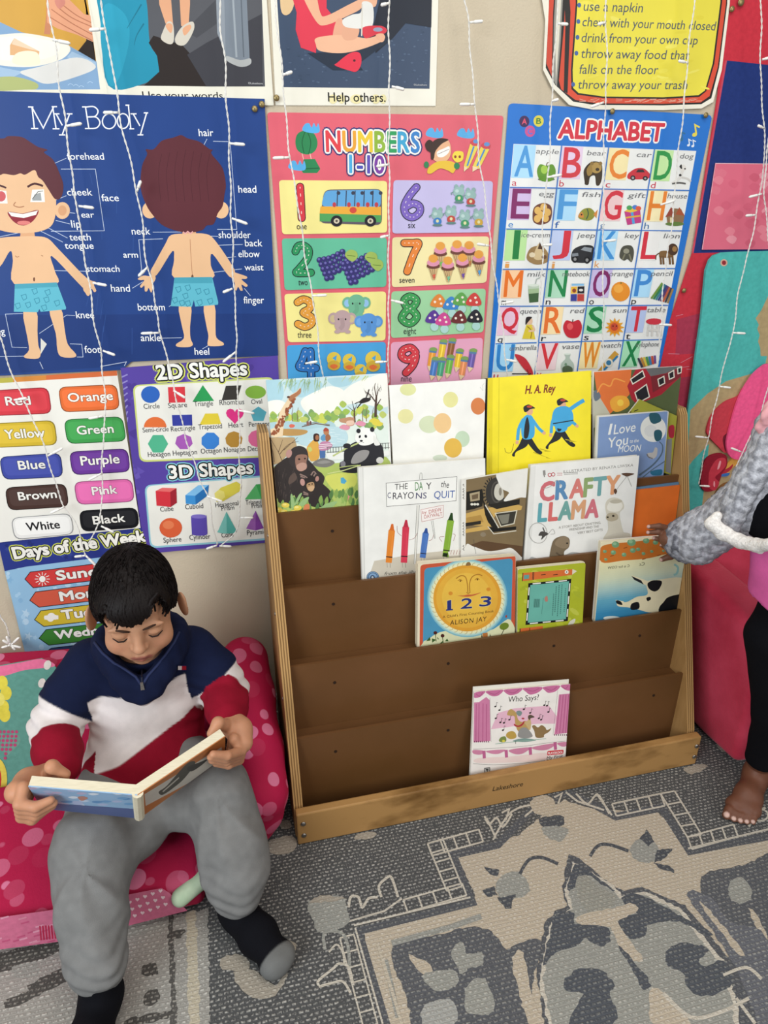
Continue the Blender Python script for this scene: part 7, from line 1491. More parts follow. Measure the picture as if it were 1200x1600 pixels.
slab_mesh('backrest', prof[::-1], 1.075, 1.58, plush, chair, 0.03)
prof = [(-0.125, 0.004), (-0.38, 0.004), (-0.40, 0.08), (-0.385, 0.145), (-0.13, 0.15)]
slab_mesh('seat_cushion', prof[::-1], 1.157, 1.498, plain('shaded_plush', '#3a1a20', 0.9), chair, 0.02)  # near-black cushion colour paints in the shade inside the chair

# ================================================================== hanging icicle light strings
wire_m = plain('white_wire', '#e6e3dc', 0.45, 0.35); bulb_m = plain('clear_bulb', '#efede6', 0.25, 0.5)
def light_string(label, pts, bulbs, y=-0.034, knot=False):
    P = [aty(px, py, y) for px, py in catmull(pts, 6, closed=False)]
    # even steps along the drop
    L = [0]
    for i in range(1, len(P)): L.append(L[-1] + np.linalg.norm(P[i] - P[i - 1]))
    n = max(8, int(L[-1] / 0.0035)); S = np.linspace(0, L[-1], n); Q = np.stack([np.interp(S, L, [p[k] for p in P]) for k in range(3)], 1)
    rr = random.Random(int(pts[0][0])); ph = rr.uniform(0, 6); Q[:, 0] += 0.0012 * np.sin(S * 70 + ph); Q[:, 1] += 0.002 * np.sin(S * 30 + ph)
    g = Geo()
    for s_ in (0, math.pi):
        th = S / 0.0135 * 2 * math.pi / 1.6 + s_; H = Q.copy(); H[:, 0] += 0.0009 * np.cos(th); H[:, 1] += 0.0009 * np.sin(th); g.tube(H, 0.00078, 5)
    t = thing('light_string', label, 'string lights', Q[-1], 'icicle light strings in front of the posters')
    g.done('twisted_wire', wire_m, t, smooth=True)
    for x0, y0, x1, y1 in bulbs:
        p, q = aty(x0, y0, y - 0.002), aty(x1, y1, y - 0.006); d = q - p
        g = Geo(); g.tube([p, p + d * .35], 0.0019, 7); g.tube([p + d * .3, p + d * .42, p + d * .9, q], [0.0021, 0.0027, 0.0026, 0.001], 8)
        g.done('bulb', bulb_m, t, smooth=True)
    return t
light_string('white light string falling left of the colour names Red and Yellow', [(-6, 500), (4, 540), (13, 569), (33, 617), (55, 661), (73, 709), (86, 756), (99, 789), (117, 815), (128, 846), (134, 868)], [(22, 625, 42, 622), (75, 712, 98, 700), (100, 792, 78, 802), (134, 868, 116, 870), (134, 868, 150, 884)])
light_string('white light string running over the M of the body poster title', [(75, -20), (75, 0), (82, 49), (89, 90), (94, 142), (103, 199), (109, 244), (116, 300), (121, 322), (128, 377), (137, 429), (143, 470), (150, 517), (158, 553), (161, 590), (165, 646), (161, 687), (159, 745), (158, 800), (139, 850)], [(82, 62, 110, 68), (103, 197, 128, 193), (123, 322, 147, 325), (145, 442, 167, 446), (161, 548, 180, 555), (161, 650, 138, 654), (158, 740, 138, 750), (158, 822, 178, 832)])
light_string('white light string running over the d of the body poster title', [(158, -20), (159, 0), (163, 45), (176, 101), (186, 176), (199, 232), (214, 300), (224, 363), (229, 414), (238, 443), (246, 491), (248, 517), (260, 550), (266, 580), (282, 650), (291, 687), (299, 709), (312, 749), (325, 775), (332, 815), (339, 852)], [(163, 45, 139, 47), (184, 176, 161, 176), (214, 299, 220, 282), (230, 418, 216, 432), (248, 520, 220, 521), (271, 610, 290, 622), (323, 775, 348, 784), (339, 852, 322, 858)])
light_string('white light string running past the right side of the cartoon boy seen from behind', [(342, -20), (343, 0), (345, 45), (351, 94), (354, 161), (358, 225), (361, 333), (363, 370), (365, 443), (370, 517), (368, 550), (372, 588), (370, 613), (374, 650), (374, 701), (376, 760), (374, 804), (367, 833), (343, 853)], [(358, 224, 383, 226), (362, 341, 387, 350), (363, 451, 348, 457), (368, 550, 348, 566), (372, 641, 398, 646), (376, 809, 396, 809), (343, 853, 362, 854)])
light_string('white light string along the left half of the pink counting poster', [(430, -20), (430, 0), (435, 67), (442, 117), (445, 167), (450, 213), (455, 260), (462, 300), (465, 316), (475, 387), (486, 452), (493, 491), (498, 543), (506, 600)], [(442, 117, 457, 112), (452, 246, 426, 247), (488, 462, 511, 461), (477, 568, 496, 565)])
light_string('white light string down the middle of the pink counting poster', [(608, -20), (608, 0), (608, 127), (608, 213), (608, 300), (607, 368), (608, 436), (607, 500), (607, 563), (607, 600)], [(608, 5, 595, 8), (612, 135, 632, 140), (607, 257, 588, 260), (607, 368, 594, 371), (611, 469, 631, 474), (605, 565, 586, 566)])
light_string('white light string between the pink counting poster and the alphabet poster', [(724, -20), (725, 0), (733, 40), (738, 117), (743, 173), (748, 238), (758, 306), (766, 381), (777, 452), (782, 485), (788, 545), (792, 590)], [(734, 35, 755, 33), (742, 163, 718, 163), (764, 384, 745, 381), (784, 474, 803, 471), (791, 562, 808, 565)])
light_string('white light string over the A of the alphabet poster, left of the sign bullets', [(874, -20), (873, 0), (867, 67), (863, 150), (858, 233), (857, 263), (850, 330), (847, 417), (842, 483), (837, 590)], [(872, 37, 888, 38), (862, 158, 873, 155), (855, 277, 878, 273), (848, 383, 863, 382)])
light_string('white light string through the word use on the yellow sign', [(947, -20), (947, 0), (947, 100), (945, 200), (943, 283), (943, 383), (942, 450), (943, 590)], [(946, 35, 934, 38), (943, 160, 923, 167), (943, 377, 963, 375)])
light_string('white light string through the word that on the yellow sign', [(1086, -20), (1085, 0), (1078, 67), (1073, 110), (1063, 213), (1055, 297), (1045, 383), (1035, 470), (1027, 590)], [(1075, 98, 1060, 95), (1032, 320, 1055, 313), (1030, 507, 1050, 508)])
light_string('white light string crossing the teal board down to the felt kidney', [(1188, -20), (1188, 0), (1189, 92), (1193, 210), (1194, 252), (1186, 315), (1178, 354), (1170, 388), (1158, 438), (1145, 520), (1132, 562), (1125, 604), (1112, 656), (1106, 682), (1099, 715), (1093, 757)], [(1191, 93, 1203, 90), (1190, 303, 1170, 308), (1180, 336, 1165, 337), (1145, 520, 1165, 521), (1125, 604, 1142, 606), (1106, 684, 1086, 682), (1093, 759, 1109, 760)], y=-0.04)
light_string('white light string at the far right over the pink painted sheet', [(1204, 200), (1198, 241), (1193, 289), (1197, 328), (1202, 380), (1208, 470), (1204, 580), (1190, 645), (1178, 672), (1160, 704), (1150, 730)], [(1193, 200, 1184, 196), (1158, 706, 1142, 700)], y=-0.044)
light_string('white light string knotted in a bundle of bulbs at the left edge above the sofa', [(-8, 940), (0, 962), (10, 976), (14, 995), (17, 1008)], [(17, 1008, 30, 996), (17, 1008, 4, 1000), (17, 1008, 33, 1012), (17, 1008, 2, 1012), (17, 1008, 24, 1016), (17, 1008, 10, 994)], y=-0.03)

# ================================================================== people
SKIN = attr_mat('skin', 0.5, 0.3, bump=0.06, bscale=700, var=0.05, vscale=70, sss=0.12)
CLOTH = attr_mat('fleece_cloth', 0.9, 0.12, bump=0.3, bscale=900, var=0.05, vscale=60)
SHERPA = attr_mat('sherpa_fleece', 0.95, 0.1, bump=0.9, bscale=300, var=0.16, vscale=260)
HAIR = attr_mat('hair', 0.55, 0.16, bump=0.2, bscale=500)
def join_shells(parts):
    V, Fc, C, n = [], [], [], 0
    for v, f, c in parts: V.append(v); Fc.append(f + n); C.append(c); n += len(v)
    return np.concatenate(V), np.concatenate(Fc), np.concatenate(C)
def skinmesh(b, h, col, it=1, disp=None, cf=None):
    v, f = b.mesh(h, disp); v = relax(v, f, it, 0.45)
    c = np.tile(np.array(lin(col)), (len(v), 1))
    if cf: c = cf(v, c)
    return v, f, c
def near(v, p, r0, r1): return 1 - sstep(np.linalg.norm(v - np.asarray(p), axis=1), r0, r1)

# ------------------------------------------------------------------ the reading boy
boy = thing('person', 'seated dark haired boy in a navy, white and red zip sweater reading a book', 'person', (-0.2, -0.26, 0.0))
# --- open board book first: its two covers guide the hands
def edge(px, py, y): return aty(px, py, y)
Ts, To, Tr = edge(215, 1243, -0.530), edge(44, 1229, -0.505), edge(352, 1151, -0.455)
Bs, Bo, Br = edge(218, 1279, -0.473), edge(66, 1263, -0.455), edge(352, 1182, -0.402)
def pplane(o, a, b):
    p = Plane(o, np.array(a) - o, np.array(b) - o)
    if p.n @ (CAM - p.o) < 0: p = Plane(o, np.array(b) - o, np.array(a) - o)
    return p
LP = pplane(Ts, To, Bs); RP = pplane(Ts, Tr, Bs)
hb = thing('board_book', 'open board book held on the boy\'s lap', 'book', (Ts + Bs) / 2)
def half(pl, corners, art, col):
    q = [np.array([(c - pl.o) @ pl.ex, (c - pl.o) @ pl.ey]) for c in corners]
    area = sum(q[i][0] * q[(i + 1) % 4][1] - q[(i + 1) % 4][0] * q[i][1] for i in range(4))
    if area < 0: q = q[::-1]
    g = Geo(); g.hexa([pl.w(*p, -0.0155) for p in q], [pl.w(*p, -0.0015) for p in q]); g.done('page_block', PAGE, hb)
    A = Art(pl, 0.0, 3e-6); A.P = lambda p: np.array(p); A.solid(q, col, 0.0016); del A.P
    A.clip = q; art(A); A.done('cover', COVER, hb)
def la(a):
    a.fr(20, 1120, 3.158)
    a.poly([(60, 340), (610, 384), (620, 520), (100, 460)], '#8fb0cf')
    rr = random.Random(3)
    for i in range(70):
        x, y = rr.uniform(80, 600), rr.uniform(345, 470); a.blob([(x - 26, y), (x, y - 5), (x + 30, y + 1), (x, y + 7)], rr.choice(['#b9c9dc', '#6f9cc6', '#a9b4d2', '#d5dbe4', '#5f8cba', '#b5a9c4']), 3)
    a.blob([(320, 396), (350, 392), (370, 402), (340, 414)], '#b57f70'); a.poly([(180, 425), (610, 455), (620, 520), (180, 480)], '#54618c')
def ra(a):
    a.fr(20, 1120, 3.158)
    a.poly([(600, 370), (1060, 70), (1060, 230), (620, 500)], '#b5703a'); a.poly([(650, 382), (1030, 150), (1040, 235), (656, 440)], '#c6c0b4')
    a.blob([(720, 370), (760, 340), (840, 250), (880, 220), (900, 230), (850, 300), (800, 345), (740, 385)], '#4f4c42'); a.blob([(860, 250), (920, 225), (960, 210), (930, 240), (880, 270)], '#3f3c36'); a.stroke([(740, 370), (820, 300)], 6, '#b9b3a5')
half(LP, [Ts, To, Bo, Bs], la, '#8fb0cf'); half(RP, [Ts, Tr, Br, Bs], ra, '#b5703a')
g = Geo(); g.tube([Ts + (0, 0.004, 0.002), Bs + (0, 0.004, 0.002)], 0.0085, 10); g.done('spine', PAGE, hb)

# --- head
def set_head(c, pitch, yw, sc, nk):
    global HC, HS, NK, hu, hf, hr, HR
    HC, HS, NK = np.array(c), sc, nk; p, w = math.radians(pitch), math.radians(yw)
    hf = np.array([math.sin(w) * math.cos(p), -math.cos(w) * math.cos(p), -math.sin(p)])
    hr = np.array([math.cos(w), math.sin(w), 0.0]); hu = np.cross(hf, hr); hu = hu if hu[2] > 0 else -hu
    HR = np.array([hr, hf, hu])            # rows: head axes
set_head((-0.166, -0.318, 0.575), 18, 4, 0.90, ((-0.178, -0.255, 0.455), (-0.19, -0.245, 0.37)))
def hp(r, f, u): return HC + r * hr + f * hf + u * hu
def hq(r, f, u): return HC + HS * (r * hr + f * hf + u * hu)
def up(p): return HC + (np.array(p) - HC) / HS
def head_body(sc=1.0):
    b = Body(); e = lambda c, r, k=0.012, cut=False: b.ell(hp(*c), r, k, HR, cut)
    e((0, -0.010, 0.022), (0.0665, 0.084, 0.070))
    e((0, 0.030, -0.030), (0.056, 0.050, 0.058), 0.02)
    e((0, 0.046, -0.066), (0.034, 0.032, 0.028), 0.018)
    e((0, 0.066, -0.086), (0.014, 0.010, 0.010), 0.014)
    for s in (-1, 1):
        e((s * 0.034, 0.052, -0.044), (0.024, 0.022, 0.024), 0.014)
        e((s * 0.029, 0.0745, -0.006), (0.016, 0.010, 0.0085), 0.008, True)
        e((s * 0.0285, 0.0640, -0.0075), (0.0150, 0.0125, 0.0105), 0.003)
        e((s * 0.027, 0.070, 0.010), (0.021, 0.005, 0.006), 0.010)
        # ear: disc with a hollow and a rim
        ec = hp(s * 0.0690, -0.002, -0.030); er = np.array([hr * math.cos(0.45) * 1.0 + hf * (-s) * math.sin(0.45), hf * math.cos(0.45) + hr * s * math.sin(0.45), hu])
        b.ell(ec + hr * s * 0.012, (0.0062, 0.0175, 0.0300), 0.006, er); b.ell(ec + hr * s * 0.0175 + hf * 0.004 + hu * 0.003, (0.0040, 0.0085, 0.0150), 0.003, er, True)
    b.cone(hp(0, 0.074, 0.002), hp(0, 0.089, -0.026), 0.0070, 0.0090, 0.010); e((0, 0.0905, -0.0290), (0.0095, 0.0085, 0.0080), 0.006)
    for s in (-1, 1): e((s * 0.0095, 0.083, -0.0315), (0.0065, 0.0065, 0.0055), 0.004); e((s * 0.005, 0.0905, -0.0375), (0.0028, 0.0035, 0.0022), 0.002, True)
    e((0, 0.073, -0.056), (0.026, 0.012, 0.018), 0.012)
    b.chain([hp(-0.019, 0.0755, -0.0580), hp(-0.006, 0.0840, -0.0545), hp(0, 0.0842, -0.0555), hp(0.006, 0.0840, -0.0545), hp(0.019, 0.0755, -0.0580)], [0.002, 0.0042, 0.0038, 0.0042, 0.002], 0.003)
    b.chain([hp(-0.017, 0.0750, -0.0605), hp(0, 0.0830, -0.0640), hp(0.017, 0.0750, -0.0605)], [0.002, 0.0052, 0.002], 0.003)
    b.cone(hp(0, -0.028, -0.055), up(NK[0]), 0.040, 0.045, 0.02)
    b.cone(up(NK[0]), up(NK[1]), 0.045, 0.055, 0.03)
    return b
BSK = '#b98869'
def face_col(v, c):
    L = (v - HC) @ HR.T
    lip = np.maximum.reduce([1 - sstep(np.abs(L[:, 2] + 0.0595 - 0.0) / 0.0078 + (np.abs(L[:, 0]) / 0.020) ** 4, 0.7, 1.15)]) * (L[:, 1] > 0.071)
    c = c * (1 - lip[:, None]) + np.array(lin('#9c5f52')) * lip[:, None]
    line = np.exp(-((L[:, 2] + 0.0592 + 0.6 * L[:, 0] ** 2 / 0.02) / 0.0013) ** 2) * (np.abs(L[:, 0]) < 0.018) * (L[:, 1] > 0.070)
    c = c * (1 - 0.75 * line[:, None]) + np.array(lin('#5a2f28')) * 0.75 * line[:, None]
    for s in (-1, 1):
        ch = np.exp(-(((L[:, 0] - s * 0.036) / 0.017) ** 2 + ((L[:, 2] + 0.036) / 0.015) ** 2)) * (L[:, 1] > 0.03) * 0.3
        c = c * (1 - ch[:, None]) + np.array(lin('#c27a60')) * ch[:, None]
    nose = np.exp(-((L[:, 0] / 0.010) ** 2 + ((L[:, 2] + 0.030) / 0.010) ** 2)) * (L[:, 1] > 0.075) * 0.25
    return c * (1 - nose[:, None]) + np.array(lin('#c88a6c')) * nose[:, None]
_h = skinmesh(head_body(), 0.0022, BSK, 1, cf=face_col)
shells = [(HC + HS * (_h[0] - HC), _h[1], _h[2])]
# --- hands on the covers
def Lp(px, py, h): return LP.w(*LP.uv(px, py), h)
def Rp(px, py, h): return RP.w(*RP.uv(px, py), h)
wl = np.array([-0.312, -0.404, 0.324])
b = Body(); b.cone(np.array([-0.335, -0.30, 0.305]), wl, 0.026, 0.021, 0.01)
pl_ = Lp(31, 1239, -0.004) ; kn = Lp(42, 1238, 0.014)
b.chain([wl, wl * .5 + pl_ * .5 + (-.018, 0, 0.0), pl_ + (-.006, 0, -0.002)], [0.020, 0.020, 0.017], 0.012)
for i in range(4):
    yy = 1235 + 4.6 * i; Lg = (0.9, 1.0, 0.95, 0.78)[i]
    base = Lp(35 + 2 * i, yy, -0.004); k1 = Lp(37 + 2 * i, yy + 1.5, 0.018 + 0.002 * i); k2 = Lp(41 + 24 * Lg, yy + 4, 0.020 + 0.002 * i); tip = Lp(41 + 46 * Lg, yy + 5, 0.0095)
    b.chain([pl_ * .6 + base * .4, base, k1, k2, tip], [0.011, 0.0090, 0.0085, 0.0078, 0.0062], 0.003)
th0 = wl * .75 + pl_ * .25; b.chain([th0, Lp(70, 1231, -0.031), Lp(94, 1238, -0.0265)], [0.012, 0.0092, 0.0070], 0.006)
shells.append(skinmesh(b, 0.0018, '#bd8767', 1))
wr = np.array([-0.040, -0.368, 0.342])
b = Body(); b.cone(np.array([-0.045, -0.26, 0.31]), wr, 0.026, 0.021, 0.01)
pr_ = Rp(371, 1158, 0.004)
b.chain([wr, wr * .5 + pr_ * .5 + (0.010, 0, 0.002), pr_ + (0.006, 0.0, 0.0)], [0.020, 0.021, 0.018], 0.012)
for i in range(4):
    yy = 1156 + 4.8 * i; Lg = (0.9, 1.0, 0.95, 0.78)[i]
    base = Rp(366 - i, yy, -0.002); k1 = Rp(367 - i, yy + 3, 0.019); k2 = Rp(362 - 20 * Lg, yy + 9, 0.0205); tip = Rp(362 - 38 * Lg, yy + 15, 0.0095)
    b.chain([pr_ * .6 + base * .4, base, k1, k2, tip], [0.011, 0.0090, 0.0085, 0.0078, 0.0062], 0.003)
b.chain([wr * .7 + pr_ * .3, Rp(358, 1154, -0.033), Rp(344, 1166, -0.0265)], [0.012, 0.0095, 0.0075], 0.006)
shells.append(skinmesh(b, 0.0018, '#bd8767', 1))
# --- torso and legs under the clothes
PEL = np.array([-0.205, -0.24, 0.190])
SHL, ELL_, SHR, ELR = np.array([-0.272, -0.242, 0.405]), np.array([-0.336, -0.300, 0.335]), np.array([-0.095, -0.242, 0.405]), np.array([-0.042, -0.272, 0.332])
HPL, KNL, ANL = np.array([-0.245, -0.262, 0.194]), np.array([-0.278, -0.462, 0.212]), np.array([-0.268, -0.588, 0.085])
HPR, KNR, ANR = np.array([-0.168, -0.262, 0.194]), np.array([-0.068, -0.408, 0.224]), np.array([-0.064, -0.500, 0.075])
b = Body(); b.cone(PEL, (-0.19, -0.245, 0.36), 0.06, 0.06, 0.02); b.cone(SHL, SHR, 0.03, 0.03, 0.02)
b.chain([SHL, ELL_, wl], [0.03, 0.024, 0.019]); b.chain([SHR, ELR, wr], [0.03, 0.024, 0.019])
for h_, k_, a_ in ((HPL, KNL, ANL), (HPR, KNR, ANR)): b.chain([PEL, h_, k_, a_, a_ + (0, -0.008, -0.03)], [0.05, 0.045, 0.04, 0.022, 0.020], 0.02)
shells.append(skinmesh(b, 0.006, BSK, 1))
Vb, Fb, Cb = join_shells(shells); mk('body', Vb, Fb, SKIN, boy, cols=Cb, smooth=True)
# eyebrows and lashes as thin tapered ridges of hair
def brows(owner):
    for s in (-1, 1):
        g = Geo(); g.tube([hq(s * 0.011, 0.0785, 0.0085), hq(s * 0.020, 0.0790, 0.0120), hq(s * 0.032, 0.0735, 0.0120), hq(s * 0.043, 0.0640, 0.0070)], [0.0013, 0.0020, 0.0018, 0.0008], 8)
        g.done('eyebrow', plain('dark_brow', '#3a2418', 0.8), owner, smooth=True)
        g = Geo(); g.tube([hq(s * 0.017, 0.0725, -0.0135), hq(s * 0.024, 0.0772, -0.0160), hq(s * 0.033, 0.0762, -0.0162), hq(s * 0.042, 0.0690, -0.0125)], [0.0007, 0.0012, 0.0012, 0.0007], 6)
        g.done('eyelashes', plain('dark_lash', '#1c1210', 0.8), owner, smooth=True)
brows(boy)
# --- hair: a close cap with a heavy fringe, plus fine strands
hc = np.array([0, -0.010, 0.022]); hrad = np.array([0.0665, 0.084, 0.070])
def hairline(L):
    """lowest height of the hair for a direction round the head"""
    ang = np.arctan2(L[:, 0], L[:, 1])          # 0 at the face, +-pi at the nape
    a = np.abs(ang)
    front = 0.0335 + 0.9 * (L[:, 0] + 0.004) ** 2 / 0.06 + 0.10 * np.maximum(L[:, 0], 0) + 0.003 * np.sin(L[:, 0] * 420)
    side = 0.010 - 0.010 * sstep(a, 1.05, 1.35)
    back = -0.055
    x = front * (1 - sstep(a, 0.55, 0.95)) + side * sstep(a, 0.55, 0.95)
    return x * (1 - sstep(a, 1.85, 2.4)) + back * sstep(a, 1.85, 2.4)
b = Body(); b.ell(HC + HR.T @ hc, hrad + np.array([0.0060, 0.0060, 0.0085]), 0.01, HR)
b.ell(hp(0, 0.050, 0.046), (0.054, 0.0365, 0.031), 0.03, HR)
for s in (-1, 1): b.ell(hp(s * 0.060, 0.008, 0.010), (0.0115, 0.030, 0.034), 0.014, HR)
v, f = b.mesh(0.0026); v = relax(v, f, 1)
L = (v - HC) @ HR.T
keep = L[:, 2] > hairline(L)
fk = f[keep[f].any(1)]
# pull cut vertices up to the hairline, then give the cap an inner side
low = ~keep; dz = np.where(low, np.maximum(0, hairline(L) - L[:, 2]), 0)[:, None]
L2 = L + np.array([[0, 0, 1.0]]) * dz; v2 = HC + L2 @ HR
used = np.unique(fk); remap = -np.ones(len(v), int); remap[used] = np.arange(len(used)); v2 = v2[used]; fk = remap[fk]
nrm = v2 - (HC + HR.T @ hc); nrm /= np.linalg.norm(nrm, axis=1)[:, None]
v2 = v2 + nrm * (0.0007 * np.sin(np.arctan2(*(((v2 - HC) @ HR.T)[:, :2].T)) * 90 + 3 * np.sin(((v2 - HC) @ HR.T)[:, 2] * 120)))[:, None]
HV, HF = [v2], [fk]; n0 = len(v2)
from mathutils.kdtree import KDTree
KD = KDTree(len(v2)); L3 = (v2 - HC) @ HR.T
for i, p in enumerate(L3): KD.insert(p, i)
KD.balance()
rr = np.random.default_rng(5); SV, SF_ = [], []
crown = np.array([0.004, -0.045, 0.085])
for i in range(2600):
    d = rr.normal(size=3); d /= np.linalg.norm(d)
    if d[2] < -0.25: continue
    p0 = hc + (hrad + np.array([.0085, .0085, .011])) * d
    if p0[2] < hairline(p0[None])[0] + 0.012: continue
    t = p0 - crown; nn = d / (hrad); nn /= np.linalg.norm(nn); t -= nn * (t @ nn); t /= np.linalg.norm(t) + 1e-9
    t = t + 0.25 * rr.normal(size=3); t -= nn * (t @ nn); t /= np.linalg.norm(t); sd = np.cross(nn, t); ln = rr.uniform(0.014, 0.028); w = rr.uniform(.00035, .0008)
    pts = []
    for k in range(4):
        q = p0 + t * ln * k / 3; co, ix, ds = KD.find(Vector(q)); c_ = (v2[ix] - HC) @ HR.T; n_ = (c_ - hc) / hrad ** 2; n_ /= np.linalg.norm(n_)
        q = q - n_ * ((q - c_) @ n_) + n_ * (0.0002 + 0.0008 * math.sin(math.pi * k / 3)); pts.append(q)
    m = len(SV)
    for k in range(4):
        ww = w * (1 - k / 3.2); SV += [pts[k] - sd * ww, pts[k] + nn * ww * .7, pts[k] + sd * ww]
    for k in range(3): 
        a_ = m + 3 * k; SF_ += [(a_, a_ + 1, a_ + 4, a_ + 3), (a_ + 1, a_ + 2, a_ + 5, a_ + 4)]
# ragged ends along the fringe and temples
for x in np.linspace(-0.056, 0.056, 90):
    for yk in range(2):
        y = math.sqrt(max(0, 1 - (x / 0.066) ** 2)) * (0.082); p = np.array([[x, max(y, .02), 0.0]]); hl = hairline(p)[0]
        q0 = np.array([x, y * 0.985, hl + 0.014]); q1 = np.array([x + rr.uniform(-.003, .003) - 0.002, y * 0.985 + 0.001, hl - rr.uniform(0.0, 0.0035)]); w = rr.uniform(.0006, .0012)
        m = len(SV); SV += [q0 - [w, 0, 0], q0 + [0, w, 0], q0 + [w, 0, 0], q1 - [w * .3, 0, 0], q1 + [0, w * .2, 0], q1 + [w * .3, 0, 0]]; SF_ += [(m, m + 1, m + 4, m + 3), (m + 1, m + 2, m + 5, m + 4)]
SV = HC + np.array(SV) @ HR
HV.append(SV); HF.append(np.array(SF_) + n0); HV = HC + HS * (np.concatenate(HV) - HC); HF = np.concatenate(HF)
hcol = np.tile(np.array(lin('#120c0b')), (len(HV), 1)); hcol[n0:] *= np.repeat(rr.uniform(.6, 1.7, (len(SV) + 2) // 3), 3)[:len(SV), None]
o = mk('hair', HV, HF, HAIR, boy, cols=hcol, smooth=True)
sm = o.modifiers.new('thickness', 'SOLIDIFY'); sm.thickness = 0.003; sm.offset = -1

# --- sweater
b = Body()
b.ell((-0.202, -0.255, 0.215), (0.110, 0.080, 0.070), 0.03); b.ell((-0.200, -0.318, 0.238), (0.104, 0.074, 0.058), 0.04); b.ell((-0.188, -0.252, 0.30), (0.103, 0.080, 0.115), 0.03)
b.chain([SHL + (0.02, 0, 0.0), SHR - (0.02, 0, 0)], [0.050, 0.050], 0.03); b.cone((-0.18, -0.25, 0.40), (-0.178, -0.258, 0.445), 0.075, 0.058, 0.025)
CWL = wl * .9 + ELL_ * .1; CWR = wr * .9 + ELR * .1
b.chain([SHL, SHL * .5 + ELL_ * .5 + (-.004, 0, 0), ELL_], [0.050, 0.045, 0.040], 0.018); b.chain([ELL_, ELL_ * .4 + CWL * .6, CWL], [0.040, 0.038, 0.033], 0.016)
b.chain([SHR, SHR * .5 + ELR * .5 + (.004, 0, 0), ELR], [0.050, 0.045, 0.039], 0.018); b.chain([ELR, ELR * .4 + CWR * .6, CWR], [0.039, 0.037, 0.032], 0.016)
# standing collar, lower and parted at the front where the zip opens
NC = np.array([-0.175, -0.270])
for k in range(20):
    t0, t1 = (2 * math.pi * j / 20 for j in (k, k + 1))
    def cp(t, dz):
        fr = max(0.0, math.cos(t)) ** 2          # 1 at the front
        return np.array([NC[0] + 0.067 * math.sin(t), NC[1] - 0.064 * math.cos(t) - 0.006 * fr, 0.478 - 0.052 * fr ** 2 + dz])
    for dz in (0.0, -0.014, -0.028): b.cone(cp(t0, dz), cp(t1, dz), 0.0115, 0.0115, 0.012)
b.ell((NC[0], NC[1] - 0.012, 0.478), (0.046, 0.047, 0.042), 0.006, None, True)
def cloth_disp(P):
    d = 0.0022 * wob(P, 48, 0.4) + 0.0012 * wob(P, 120, 1.3)
    for e_, r_ in ((ELL_, .06), (ELR, .06)):
        q = P - e_; w = np.exp(-(np.linalg.norm(q, axis=1) / r_) ** 2); d = d + w * 0.004 * np.sin(q[:, 2] * 230 + q[:, 0] * 90 + q[:, 1] * 60)
    w = sstep(-P[:, 2], -0.27, -0.20); return d + w * 0.003 * np.sin(P[:, 2] * 190 + 2 * np.sin(P[:, 0] * 40))
v, f = b.mesh(0.0027, cloth_disp); v = relax(v, f, 1)
def seg_t(v, pts):
    best = np.full(len(v), 1e9); T = np.zeros(len(v)); tot = sum(np.linalg.norm(pts[i + 1] - pts[i]) for i in range(len(pts) - 1)); acc = 0
    for i in range(len(pts) - 1):
        ab = pts[i + 1] - pts[i]; l = np.linalg.norm(ab); t = (v - pts[i]) @ ab / (l * l); tc = np.clip(t, 0, 1); d = np.linalg.norm(v - pts[i] - tc[:, None] * ab, axis=1)
        x = d < best; best[x] = d[x]; T[x] = (acc + tc[x] * l) / tot; acc += l
    return best, T
NAVY, WHT, RED = (np.array(lin(c)) for c in ('#131a35', '#d8cfcc', '#861026'))
def bands(t, a, c, w):
    k = sstep(t, a - w, a + w)[:, None]; m = sstep(t, c - w, c + w)[:, None]; return (NAVY * (1 - k) + WHT * k) * (1 - m) + RED * m
def zfit(pp, y):
    Q = np.array([aty(px, py, y) for px, py in pp]); A = np.stack([Q[:, 0], np.ones(len(Q))], 1); return np.linalg.lstsq(A, Q[:, 2], rcond=None)[0]
z1_, z2_ = zfit([(130, 1112), (215, 1084), (300, 1067)], -0.325), zfit([(150, 1206), (215, 1194), (300, 1142)], -0.365)
dl, tl = seg_t(v, [SHL, ELL_, CWL]); dr, tr_ = seg_t(v, [SHR, ELR, CWR])
dt = np.linalg.norm((v - np.array([-0.19, -0.247, 0]))[:, :2] / np.array([1.0, 0.85]), axis=1) - 0.047
zt1, zt2 = v[:, 0] * z1_[0] + z1_[1], v[:, 0] * z2_[0] + z2_[1]
tt = np.where(v[:, 2] > zt1, 0.5 * (v[:, 2] - zt1) * -1, 0)      # signed distances down the body
C = bands(-(v[:, 2] - zt1), 0.0, 10, 0.0012); m2 = sstep(-(v[:, 2] - zt2), -0.0012, 0.0012)[:, None]; C = C * (1 - m2) + RED * m2
CL, CR_ = bands(tl, 0.38, 0.72, 0.006), bands(tr_, 0.34, 0.68, 0.006)
isl = (dl < dt) & (v[:, 0] < -0.274); isr = (dr < dt) & (v[:, 0] > -0.112)
C[isl] = CL[isl]; C[isr] = CR_[isr]
sw = mk('sweater', v, f, CLOTH, boy, cols=C, smooth=True)
